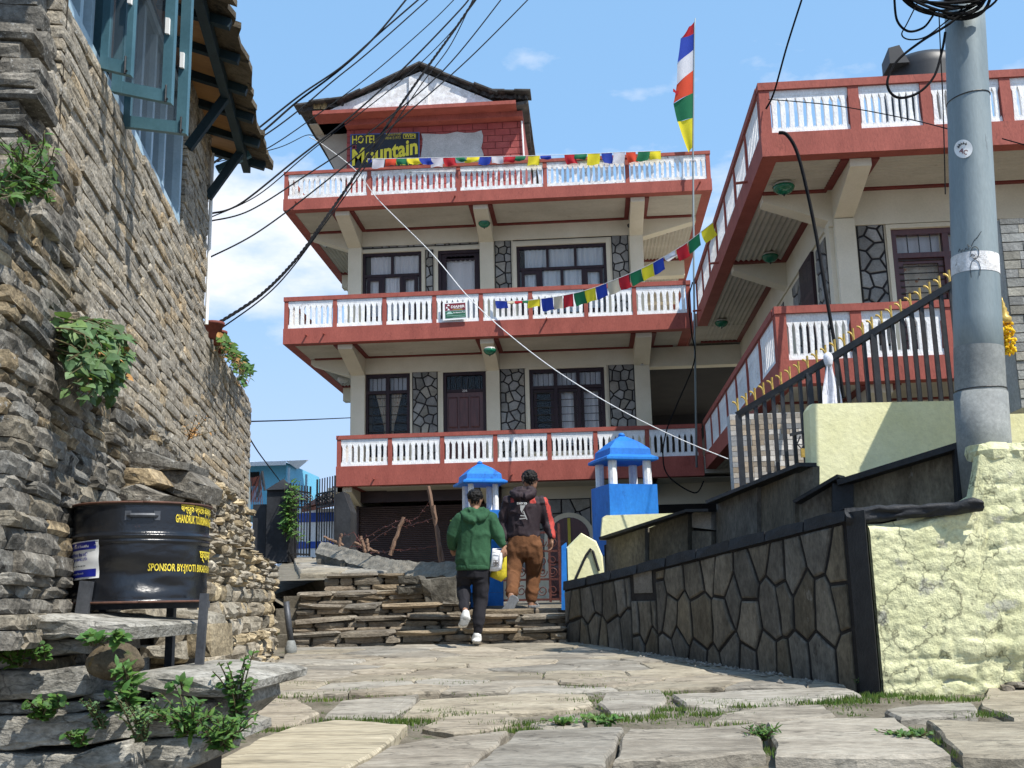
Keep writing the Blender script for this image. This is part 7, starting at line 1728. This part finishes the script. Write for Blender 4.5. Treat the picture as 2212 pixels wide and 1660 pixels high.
gplant(1648, 1600, 22, .09, .14, (.035,.06), 'lance', 'grassy weed tuft between two front slabs', per=6, wide=.35)
gplant(1960, 1600, 24, .06, .18, (.03,.05), 'oval', 'weed strip between the two right front slabs', per=5)
gplant(1880, 1485, 18, .09, .2, (.03,.05), 'lance', 'weeds at the foot of the black end pillar', per=7, wide=.4)
gplant(2195, 1420, 18, .16, .2, (.04,.07), 'oval', 'weed at the base of the rough yellow wall', per=7)
# creeper over the black pillar
cp = onY(622, 1110, 18.1); st = []
for k in range(40):
    p = onY(U(612, 632), U(1050, 1170), 18.12); q = onY(U(600, 668), U(1030, 1180), U(17.9,18.2)); st.append([p.lerp(q, i/3) for i in range(4)])
plant('gate_creeper', 'leafy creeper growing over the black gate pillar', cp, st, 'leaf_green', (.09,.16), 'lance', 6, 1, .5)
c = onY(985, 1165, 13.6); plant('yard_sprig', 'thin sprig of leaves behind the boundary wall', c, bush_stems(c, 8, .3, .2), 'leaf_green', (.05,.09), 'lance', 6, 1, .5)
# grass in the joints of the path
gm = MB()
def tuftg(p, n, h, r):
    for k in range(n):
        b = p+Vector((random.gauss(0, r), random.gauss(0, r*.55), -.02)); d = Vector((U(-.4,.4), U(-.4,.3), 1))*h*U(.4,1); s = Vector((U(.002,.0045), U(-.002,.002), 0)); gm.add([b-s, b+s, b+d*.6+s*.6, b+d], [(0,1,2),(0,2,3)])
JT = [(545,1575,60),(640,1572,60),(730,1553,50),(800,1552,50),(880,1555,90),(930,1535,40),(870,1560,70),(1000,1540,50),(1130,1575,70),(1160,1560,60),(1095,1560,40),(1300,1545,80),(1350,1552,70),(1420,1545,60),(1450,1530,60),(1520,1540,70),(1600,1522,60),(1700,1512,80),(1790,1515,90),(1860,1512,90),(1820,1505,70),(1550,1515,60),(1260,1512,50),(1270,1480,40),(1280,1460,30),(1340,1470,20),(700,1510,40),(640,1500,60),(560,1480,70),(590,1460,50),(660,1475,40),(500,1455,60),(540,1500,50),(1900,1500,110),(2000,1505,110),(2080,1508,80),(2120,1540,70),(1960,1580,70),(2000,1600,60),(2040,1625,50),(1640,1580,50),(1650,1620,50),(1440,1495,40),(1000,1475,30),(880,1468,30),(770,1490,30),(1190,1455,20),(1560,1560,30)]
for x, y, n in JT:
    p = onG(x, y); tuftg(p, int(n*2.2), .045, .10)
for k in range(900):
    x = U(520, 1880); y = 1495+random.expovariate(1/45); 
    if fbm((x*.01, y*.03, 0), 1, 3) > .0 and y < 1600: tuftg(onG(x, y), 4, .028, .03)
gm.build('joint_grass', 'grass_green', None, kind='stuff', label='short grass growing in the joints of the paved path', category='grass')
# ------------------------------------------------------------------ two people walking away
mat('skin', [(.27,.14,.085), (.33,.18,.115)], 5, .55, .05, 60, spec=.35, fine=.04)
mat('hair', [(.006,.005,.005), (.012,.011,.010)], 30, .6, .3, 90, spec=.22, stretch=(3,3,1))
mat('hoodie_green', [(.021,.073,.034), (.030,.094,.045)], 5, .92, .35, 22, fine=.12)
mat('black_trousers', [(.010,.010,.014), (.018,.017,.022)], 5, .9, .3, 20, fine=.1)
mat('jacket_plum', [(.017,.010,.014), (.030,.018,.022)], 5, .75, .3, 18, fine=.12)
mat('jacket_red', [(.33,.035,.027), (.40,.05,.038)], 6, .75, .2, 25)
mat('brown_trousers', [(.115,.047,.018), (.15,.064,.026)], 5, .92, .35, 20, fine=.12)
mat('shoe_white', [(.62,.62,.60), (.72,.72,.70)], 8, .6, .1, 40)
mat('shoe_sole', [(.20,.20,.19), (.28,.28,.27)], 10, .85, .3, 60)
mat('slipper', [(.14,.15,.16), (.19,.2,.21)], 8, .7, .1, 40)
mat('bag_white', [(.72,.73,.76), (.8,.8,.84)], 4, .6, .1, 20)
mat('bag_yellow', [(.50,.40,.02), (.56,.46,.03)], 4, .6, .1, 20)
def ellip_tube(rings, n=16):
    """rings: (centre, rx, ry) ellipse in x/y (or along given axes) lofted, closed with domed ends"""
    mb = MB(); vs = []; fs = []; m = len(rings)
    for i, rg in enumerate(rings):
        c, rx, ry = Vector(rg[0]), rg[1], rg[2]
        d = (Vector(rings[min(i+1, m-1)][0])-Vector(rings[max(i-1, 0)][0])).normalized()
        ax = Vector((1,0,0))-d*d.x; ax = ax.normalized() if ax.length > .15 else (Vector((0,1,0))-d*d.y).normalized(); ay = d.cross(ax)
        vs += [c+ax*rx*cos(2*pi*k/n)+ay*ry*sin(2*pi*k/n) for k in range(n)]
    for i in range(m-1):
        for k in range(n): fs.append((i*n+k, i*n+(k+1) % n, (i+1)*n+(k+1) % n, (i+1)*n+k))
    fs += [tuple(reversed(range(n))), tuple(range((m-1)*n, m*n))]
    mb.add(vs, fs); return mb
def cap_tube(pts, rs, flat=1.0):
    """tapered limb with rounded ends"""
    pts = [Vector(p) for p in pts]; d0 = (pts[0]-pts[1]).normalized(); d1 = (pts[-1]-pts[-2]).normalized()
    R_ = []
    for k in (1.0, .85, .5): R_.append((pts[0]+d0*rs[0]*k*.9, rs[0]*sqrt(max(.02, 1-k*k)), rs[0]*flat*sqrt(max(.02, 1-k*k))))
    for i in range(len(pts)):
        R_.append((pts[i], rs[i], rs[i]*flat))
        if i < len(pts)-1: R_.append((pts[i].lerp(pts[i+1], .5), (rs[i]+rs[i+1])/2*1.02, (rs[i]+rs[i+1])/2*flat*1.02))
    for k in (.5, .85, 1.0): R_.append((pts[-1]+d1*rs[-1]*k*.9, rs[-1]*sqrt(max(.02, 1-k*k)), rs[-1]*flat*sqrt(max(.02, 1-k*k))))
    return ellip_tube(R_)
def fuse(name, parts, mats, parent, voxel=.012, smooth=5, fold=0.0, fscale=9, stretch=(1.15,1,.75), post=None, mfun=None):
    mb = MB()
    for p in parts: mb.add(p.v, p.f)
    me = mb.mesh('tmp', mats); o = bpy.data.objects.new('tmp', me); COL.objects.link(o)
    r = o.modifiers.new('r', 'REMESH'); r.mode = 'VOXEL'; r.voxel_size = voxel
    s = o.modifiers.new('s', 'SMOOTH'); s.factor = .5; s.iterations = smooth
    dg = bpy.context.evaluated_depsgraph_get(); me2 = bpy.data.meshes.new_from_object(o.evaluated_get(dg)); bpy.data.objects.remove(o); bpy.data.meshes.remove(me)
    me2.materials.clear()
    for m_ in (mats if isinstance(mats, (list, tuple)) else [mats]): me2.materials.append(MATS[m_])
    if fold or post:
        nr = [v.normal.copy() for v in me2.vertices]
        for v, n_ in zip(me2.vertices, nr):
            p = v.co; q = Vector((p.x*stretch[0], p.y*stretch[1], p.z*stretch[2]))
            k = mnoise.noise(q*fscale)+.45*mnoise.noise(q*fscale*2.1); k = math.exp(-(k/.16)**2)-.25+.35*mnoise.noise(q*fscale*.5)
            if fold: v.co = p+n_*fold*k
            if post: v.co = post(v.co, n_)
    me2.polygons.foreach_set('use_smooth', [True]*len(me2.polygons))
    if mfun:
        me2.polygons.foreach_set('material_index', [mfun(p.center) for p in me2.polygons])
    me2.update(); me2.name = name; return put(name, me2, parent)
def hand(wr, d, side, palm_n, r=.5, curl=.5, sc=1.0):
    """palm and five fingers, as limb pieces; d points to the fingers, side to the thumb"""
    d = Vector(d).normalized(); s = Vector(side); s = (s-d*s.dot(d)).normalized(); n = Vector(palm_n); n = (n-d*n.dot(d)); n = n-s*n.dot(s); n.normalize(); wr = Vector(wr); P_ = []
    pal = ellip_tube([(wr+d*(-.01)*sc, .022*sc, .018*sc), (wr+d*.03*sc, .034*sc, .017*sc), (wr+d*.065*sc, .037*sc, .016*sc), (wr+d*.085*sc, .034*sc, .013*sc)], 12)
    P_.append(cap_tube([wr, wr+d*.05*sc], [.022*sc, .026*sc])); 
    for k, (o, l) in enumerate(((.027,.072),(.009,.082),(-.009,.076),(-.026,.060))):
        b = wr+d*.075*sc+s*o*sc; c1 = curl*(.8+.1*k); p1 = b+(d*cos(c1*.5)+n*sin(c1*.5))*l*.45*sc; p2 = p1+(d*cos(c1*1.3)+n*sin(c1*1.3))*l*.32*sc; p3 = p2+(d*cos(c1*2)+n*sin(c1*2))*l*.25*sc
        P_.append(cap_tube([b-d*.05*sc, b, p1, p2, p3], [.012*sc, .0105*sc, .0095*sc, .0085*sc, .0075*sc]))
    b = wr+d*.02*sc+s*.022*sc; P_.append(cap_tube([b, b+(d*.6+s*.6+n*.2)*.04*sc, b+(d*.95+s*.5+n*.5)*.07*sc], [.014*sc, .0115*sc, .0085*sc]))
    return P_
def person_head(c, r, yaw, sc=1.0):
    """c: head centre; yaw: where the face looks (0 = away from viewer); returns limb pieces of head with nose, brow, chin, ears"""
    c = Vector(c); f = Vector((sin(yaw), cos(yaw), 0)); s = Vector((cos(yaw), -sin(yaw), 0)); u = Vector((0,0,1)); P_ = []
    rings = []
    for z, w, dp, off in ((-1.22,.30,.32,.22),(-1.05,.52,.58,.14),(-.75,.66,.82,.08),(-.35,.76,.96,.02),(0,.80,1.04,-.02),(.4,.78,1.04,-.05),(.75,.60,.84,-.07),(.98,.30,.45,-.07)):
        rings.append((c+u*r*z+f*r*off, w*r, dp*r))
    mb = MB(); n = 20; vs = []; fs = []
    for cc, w, dp in rings: vs += [cc+s*w*cos(2*pi*k/n)+f*dp*sin(2*pi*k/n) for k in range(n)]
    for i in range(len(rings)-1):
        for k in range(n): fs.append((i*n+k, i*n+(k+1) % n, (i+1)*n+(k+1) % n, (i+1)*n+k))
    fs += [tuple(reversed(range(n))), tuple(range((len(rings)-1)*n, len(rings)*n))]; mb.add(vs, fs); P_.append(mb)
    P_.append(cap_tube([c+f*r*.92+u*r*.05, c+f*r*1.22-u*r*.35], [.10*r, .16*r])); P_.append(cap_tube([c+f*r*.92-u*r*.68-s*r*.22, c+f*r*.96-u*r*.68+s*r*.22], [.09*r, .09*r]))
    P_.append(cap_tube([c+f*r*.86+u*r*.16-s*r*.45, c+f*r*.92+u*r*.16+s*r*.45], [.10*r, .10*r]))
    for q in (-1, 1): P_.append(cap_tube([c+s*q*r*.82+u*r*.18-f*r*.1, c+s*q*r*.80-u*r*.28-f*r*.02], [.15*r, .11*r], .6))
    return P_, f, s
def hair_post(c, r, f, s, k0=.0):
    c = Vector(c)
    def fn(p, n):
        q = p-c; return p+n*(.010*mnoise.noise(q*55)+.012*abs(mnoise.noise(Vector((q.x*38, q.y*38, q.z*10)))))
    return fn
def px(u, v): return ((1200+u/2.767)*.7327, (1340+v/2.767)*.7327)
class Fig:
    def __init__(s, Y): s.Y = Y; s.k = Y/FPX/2.767*.7327
    def p(s, u, v, dy=0.0): q = onY(*px(u, v), s.Y); return Vector((q.x, s.Y+dy, q.z))
    def r(s, w): return w*s.k
# ---- taller walker
def make_man():
    F = Fig(12.62); P, R = F.p, F.r
    t = thing('person', P(1000, 1240), 'person in a dark plum jacket with red sleeve stripe and brown trousers at the gate', 'person')
    hc = P(1000, 208, .04); hr = R(72); yaw = .55
    hd, f, s = person_head(hc, hr, yaw)
    LS, RS_ = P(822, 385, .02), P(1098, 388, .02); LE, RE = P(780, 560, .06), P(1148, 560, .05); LW, RW = P(795, 715, -.02), P(1183, 690, -.04)
    hipL, hipR = P(885, 740), P(1030, 740); knL, knR = P(872, 985, -.06), P(1022, 985, .13); anL, anR = P(868, 1150, -.34), P(1012, 1195, .07)
    body = hd + [cap_tube([P(985, 300, .0), P(965, 380, .0)], [R(42), R(50)]), ellip_tube([(P(960,360), R(110), R(62)), (P(960,470), R(118), R(72)), (P(955,600), R(102), R(66)), (P(958,720), R(110), R(72)), (P(958,790), R(95), R(64))]),
        cap_tube([LS, LE, LW], [R(36), R(30), R(22)]), cap_tube([RS_, RE, RW], [R(36), R(30), R(22)]), cap_tube([hipL, knL, anL], [R(56), R(42), R(28)]), cap_tube([hipR, knR, anR], [R(56), R(42), R(28)])]
    body += [cap_tube([anR, P(1005, 1228, .04), P(1030, 1240, .15)], [R(27), R(24), R(20)]), cap_tube([anL, P(862, 1200, -.36), P(855, 1290, -.28)], [R(27), R(24), R(20)])]
    body += hand(P(1182, 705, -.05), (-.12, .1, -1), (-.5, .8, 0), (-1, 0, -.1), curl=.55, sc=.92) + hand(P(795, 735, -.03), (0, 0, -1), (.6, -.6, 0), (.7, .5, 0), curl=1.1, sc=.92)
    fuse('body', body, 'skin', t, .0075, 3)
    hh = [ellip_tube([(hc+Vector((0,-.012,-hr*.55)), hr*.66, hr*.72), (hc+Vector((0,-.012,-hr*.2)), hr*.86, hr*.98), (hc+Vector((0,-.01,hr*.25)), hr*.93, hr*1.12), (hc+Vector((0,-.005,hr*.7)), hr*.84, hr*1.0), (hc+Vector((0,0,hr*1.02)), hr*.52, hr*.64), (hc+Vector((0.0,0,hr*1.14)), hr*.22, hr*.3)])]
    ho = fuse('hair', hh, 'hair', t, .006, 2, post=hair_post(hc, hr, f, s))
    # keep the face clear of hair
    me = ho.data
    for v in me.vertices:
        q = v.co-hc; a = q.dot(f)
        if a > hr*.30 and q.z < hr*.45: v.co -= f*(a-hr*.30)*.75
        if abs(q.dot(s)) > hr*.6 and q.z < -hr*.1: v.co -= s*q.dot(s)*.2
    jk = [ellip_tube([(P(950,335,.0), R(70), R(52)), (P(955,372), R(140), R(70)), (P(960,430), R(150), R(84)), (P(955,540), R(134), R(86)), (P(950,620), R(132), R(84)), (P(952,668), R(136), R(84)), (P(952,682), R(128), R(80))]),
          cap_tube([LS+Vector((.01,0,0)), LE, P(795, 690, -.01)], [R(56), R(50), R(32)]), cap_tube([RS_, RE, P(1183, 672, -.03)], [R(56), R(50), R(34)])]
    def mf(c):
        x, y, _ = pj(c); u, v = (x/.7327-1200)*2.767, (y/.7327-1340)*2.767
        lo = 1118+(v-360)*.22; return 1 if (v > 350 and v < 690 and u > lo and u < lo+40-abs(v-520)*.05+8*sin(v*.06) and c.y < F.Y+.03) or (330 < v < 400 and 1000 < u < 1035+(v-330)*.3 and c.y < F.Y) or (355 < v < 395 and 845 < u < 872 and c.y < F.Y) else 0
    fuse('jacket', jk, ['jacket_plum', 'jacket_red'], t, .010, 4, .010, 6, mfun=mf)
    hood = [cap_tube([P(862, 318, -.05), P(905, 350, -.10), P(965, 358, -.12), P(1020, 335, -.08), P(1040, 300, -.02)], [R(26), R(34), R(38), R(34), R(24)]), cap_tube([P(880, 300, -.02), P(950, 292, -.06), P(1020, 285, -.03)], [R(26), R(30), R(24)]), ellip_tube([(P(950,300,-.04), R(76), R(48)), (P(950,345,-.05), R(86), R(50)), (P(955,372,-.03), R(80), R(40))])]
    fuse('hood', hood, 'jacket_plum', t, .009, 4, .006, 10)
    tr = [ellip_tube([(P(955,662), R(132), R(84)), (P(955,730), R(138), R(92)), (P(955,800), R(136), R(88)), (P(955,850), R(118), R(70))]),
          cap_tube([hipL+Vector((-.0,0,0)), P(882,870,-.01), knL, P(872,1060,-.2), P(870,1135,-.31)], [R(74), R(72), R(60), R(54), R(46)]), cap_tube([hipR, P(1032,870,.05), knR, P(1018,1090,.10), P(1012,1180,.07)], [R(76), R(74), R(60), R(54), R(46)])]
    fuse('trousers', tr, 'brown_trousers', t, .010, 4, .010, 5.5)
    # printing on the back
    def bk(u, v): q = P(u, v); return Vector((q.x, F.Y-R(88)-.006-.02*(1-((u-955)/150)**2), q.z))
    for s_, u, v, hgt, w in (('15 NOV 2020', 905, 415, 17, 80),):
        vs_, fs_ = text_mb(s_, 1.0, bold=.02); x0 = min(p[0] for p in vs_); x1 = max(p[0] for p in vs_); y1 = max(p[1] for p in vs_)
        m = MB(); m.add([bk(u+(p[0]-x0)/(x1-x0)*w, v-p[1]/y1*hgt+3) for p in vs_], fs_); m.build('back_print', 'sign_white' if v < 430 else 'grey_plaster', t)
    m = MB(); m.prism([bk(*q) for q in ((930,425),(972,425),(942,482),(975,505),(950,490),(932,462))], (0,-.002,0)); m.build('back_print', 'grey_plaster', t)
    for (a_, b_) in (((925,535),(985,528)), ((932,508),(978,512)), ((955,470),(985,540))):
        m = MB(); m.beam(bk(*a_), bk(*b_), .012, .003, up=(0,1,0)); m.build('back_print', 'grey_plaster', t)
    # slippers: the left one seen from below
    m = MB(); c = P(862, 1240, -.38); a = P(905, 1160, -.36)-P(815, 1325, -.36); 
    def sole(cn, ax, wd, nrm, th):
        mb = MB(); ax = Vector(ax); l = ax.length; ax.normalize(); sd = ax.cross(Vector(nrm)).normalized(); prof = [(-.5,.0),(-.48,.25),(-.38,.40),(-.15,.36),(.1,.40),(.3,.48),(.44,.36),(.5,.12)]
        pts = [cn+ax*l*t_+sd*wd*w_ for t_, w_ in prof]+[cn+ax*l*t_-sd*wd*w_ for t_, w_ in reversed(prof)]; mb.prism(pts, Vector(nrm).normalized()*th, .006); return mb
    sole(c, a*-1, R(100), (-.1,-1,.12), .022).build('slipper', 'slipper', t)
    rs = MB(); c2 = P(1030, 1250, .09); sole(c2-Vector((0,0,.0)), (.03,.25,0), R(92), (0,0,1), .025).build('slipper', 'slipper', t)
    st = MB(); st.tube([c2+Vector((-.05,.06,.02)), c2+Vector((-.02,.06,.055)), c2+Vector((.03,.06,.055)), c2+Vector((.055,.06,.02))], .012, 6); st.build('slipper_strap', 'slipper', t)
    for q in (-1, 1):
        m = MB(); m.lathe(hc+f*hr*.88+s*q*hr*.33+Vector((0,0,hr*.04)), [(.001,-.01),(.008,-.007),(.011,0),(.008,.007),(.001,.01)], 8, f); m.build('eye', 'sign_white', t)
    gl = MB(); 
    for q in (-1, 1): gl.tube([hc+f*hr*1.02+s*(q*hr*.36+hr*.26*cos(w_))+Vector((0,0,hr*.05+hr*.2*sin(w_))) for w_ in [2*pi*i/16 for i in range(17)]], .0025, 4)
    gl.tube([hc+f*hr*1.0+s*hr*.6+Vector((0,0,hr*.1)), hc+s*hr*.86+Vector((0,0,hr*.12))], .0025, 4); gl.build('glasses', 'iron_black', t)
    return t, P, R
man, MP, MR = make_man()
def make_child():
    F = Fig(11.25); P, R = F.p, F.r
    t = thing('person', P(565, 1530), 'shorter person in a green hoodie, black trousers and white shoes starting up the steps', 'person')
    hc = P(555, 362, .02); hr = R(68)
    hd, f, s = person_head(hc, hr, -.12)
    LS, RS_ = P(432, 520), P(690, 520); LE, RE = P(372, 660, .03), P(742, 650, .02); LW, RW = P(352, 760, .14), P(792, 755, -.01)
    hipL, hipR = P(480, 900), P(610, 900); knL, knR = P(455, 1090, .08), P(596, 1180, .04); anL, anR = P(492, 1270, -.20), P(575, 1445, .0)
    body = hd + [cap_tube([P(555, 430), P(555, 500)], [R(36), R(48)]), ellip_tube([(P(558,490), R(100), R(58)), (P(558,620), R(104), R(66)), (P(550,760), R(92), R(62)), (P(545,900), R(100), R(66)), (P(545,940), R(90), R(60))]),
        cap_tube([LS, LE, LW], [R(34), R(28), R(20)]), cap_tube([RS_, RE, RW], [R(34), R(28), R(20)]), cap_tube([hipL, knL, anL], [R(52), R(36), R(24)]), cap_tube([hipR, knR, anR], [R(52), R(36), R(24)]),
        cap_tube([anR, P(565, 1500, .02), P(560, 1515, .12)], [R(24), R(22), R(18)]), cap_tube([anL, P(495, 1320, -.2), P(492, 1370, -.12)], [R(24), R(22), R(18)])]
    body += hand(P(792, 765, -.02), (.1, 0, -1), (-.6, -.6, 0), (-.7, .5, 0), curl=1.2, sc=.9) + hand(P(352, 765, .14), (.3, .6, -.7), (.7, .2, .3), (.6, .4, 0), curl=.9, sc=.9)
    fuse('body', body, 'skin', t, .0075, 3)
    hh = [ellip_tube([(hc+Vector((0,-.012,-hr*.62)), hr*.60, hr*.66), (hc+Vector((0,-.012,-hr*.25)), hr*.84, hr*.95), (hc+Vector((0,-.01,hr*.25)), hr*.95, hr*1.12), (hc+Vector((0,-.005,hr*.68)), hr*.85, hr*1.0), (hc+Vector((0,0,hr*1.0)), hr*.5, hr*.62), (hc+Vector((0,0,hr*1.10)), hr*.22, hr*.3)])]
    ho = fuse('hair', hh, 'hair', t, .006, 2, post=hair_post(hc, hr, f, s))
    for v in ho.data.vertices:
        q = v.co-hc; a = q.dot(f)
        if a > hr*.3 and q.z < hr*.45: v.co -= f*(a-hr*.3)*.75
        if abs(q.dot(s)) > hr*.55 and q.z < -hr*.05: v.co -= s*q.dot(s)*.25
    jk = [ellip_tube([(P(556,462), R(66), R(52)), (P(556,492), R(132), R(70)), (P(556,540), R(146), R(86)), (P(552,660), R(140), R(92)), (P(545,800), R(142), R(96)), (P(540,880), R(146), R(96)), (P(540,935), R(138), R(90)), (P(540,946), R(130), R(84))]),
          cap_tube([P(440,525), P(375, 655, .02), P(362, 740, .10)], [R(58), R(58), R(46)]), cap_tube([P(682,525), P(738, 655, .01), P(778, 735, -.01)], [R(58), R(54), R(36)])]
    fuse('hoodie', jk, 'hoodie_green', t, .010, 4, .010, 4.5)
    hood = [cap_tube([P(462, 480, -.03), P(500, 530, -.09), P(560, 552, -.11), P(620, 525, -.09), P(655, 475, -.03)], [R(28), R(34), R(36), R(34), R(26)]), cap_tube([P(480, 462, -.02), P(555, 468, -.07), P(630, 458, -.02)], [R(28), R(32), R(26)]), ellip_tube([(P(556,468,-.02), R(82), R(50)), (P(556,515,-.05), R(86), R(52)), (P(558,552,-.05), R(66), R(40))])]
    fuse('hood', hood, 'hoodie_green', t, .009, 4, .007, 9)
    rb = MB(); rb = ellip_tube([(P(540,905), R(141), R(92)), (P(540,925), R(143), R(93)), (P(540,946), R(139), R(90))], 40); fuse('hem_band', [rb], 'hoodie_green', t, .009, 2, .003, 20, (2,2,.2))
    tr = [ellip_tube([(P(542,880), R(122), R(78)), (P(542,950), R(126), R(82)), (P(542,1010), R(118), R(74))]), cap_tube([hipL, P(468,1000,.04), knL, P(470,1180,-.06), P(485,1262,-.17)], [R(66), R(66), R(54), R(48), R(38)]), cap_tube([hipR, P(602,1020,.03), knR, P(585,1330,.0), P(575,1440,.0)], [R(68), R(68), R(58), R(50), R(36)])]
    fuse('trousers', tr, 'black_trousers', t, .010, 4, .010, 5.5)
    fuse('shoe', [cap_tube([P(572,1475,.0), P(566,1508,.02), P(560,1512,.15)], [R(34), R(42), R(32)], 1.0), cap_tube([P(566,1520,-.02), P(562,1522,.18)], [R(36), R(32)], .5)], 'shoe_white', t, .007, 3)
    fuse('shoe', [cap_tube([P(500,1292,-.22), P(495,1330,-.22), P(480,1380,-.14)], [R(30), R(40), R(32)]), cap_tube([P(510,1335,-.25), P(462,1390,-.20)], [R(34), R(28)], .5)], 'shoe_white', t, .007, 3)
    m = MB(); m.prism([P(u, v, -.255) for u, v in ((462,1345),(520,1318),(540,1345),(520,1385),(478,1400),(452,1385))], (0,-.012,0), .006); m.build('shoe_sole', 'shoe_sole', t)
    for q in (-1, 1):
        m = MB(); m.lathe(hc+f*hr*.88+s*q*hr*.33+Vector((0,0,hr*.04)), [(.001,-.01),(.008,-.007),(.011,0),(.008,.007),(.001,.01)], 8, f); m.build('eye', 'sign_white', t)
    return t, P, R
child, CP, CR = make_child()
# carried bags
def bag(pts, P, dy, m_, label, thick=.05, prints=None):
    c = P(*pts[0], dy); q = [P(u, v, dy) for u, v in pts]; cen = sum(q, Vector())/len(q); t = thing('carrier_bag', Vector((cen.x, cen.y, min(p.z for p in q))), label, 'bag')
    rings = []; n = len(q)
    m = MB(); vs = []; fs = []
    for k, (s_, y) in enumerate(((.0,-1),(.6,-.95),(.9,-.5),(1,0),(.9,.5),(.6,.95),(0,1))): vs += [cen+(p-cen)*max(s_, .02)+Vector((0, thick*y+.012*nz((p.x*9, k, p.z*9)), 0)) for p in q]
    for a in range(6):
        for i in range(n): fs.append((a*n+i, a*n+(i+1) % n, (a+1)*n+(i+1) % n, (a+1)*n+i))
    m.add(vs, fs); m.build('bag_body', m_, t, smooth=True)
    tp_ = P(793, 768, dy+.02); m = MB(); m.tube([q[0], tp_, q[1]], .006, 5); m.build('handle', m_, t)
    return t, cen
wb, cen = bag([(700,775),(785,790),(775,940),(740,955),(675,955),(690,850)], CP, -.03, 'bag_white', 'white printed plastic bag carried by the shorter person', .035)
for k in range(4):
    c = CP(722+(k % 2)*16, 880+(k//2)*16, -.075); m = MB(); m.tube([c+Vector((.018*cos(a), 0, .018*sin(a))) for a in [2*pi*i/10 for i in range(11)]], .003, 4); m.build('print', 'print_dark', wb)
m = MB(); m.tube([CP(700,800,-.07), CP(762,812,-.075), CP(756,915,-.075), CP(690,918,-.07)], .0025, 4); m.build('print', 'print_dark', wb)
yb, cen = bag([(790,790),(808,785),(812,1000),(765,1040),(672,1000),(675,955),(765,955)], CP, .06, 'bag_yellow', 'yellow carrier bag hanging behind the white bag', .03)
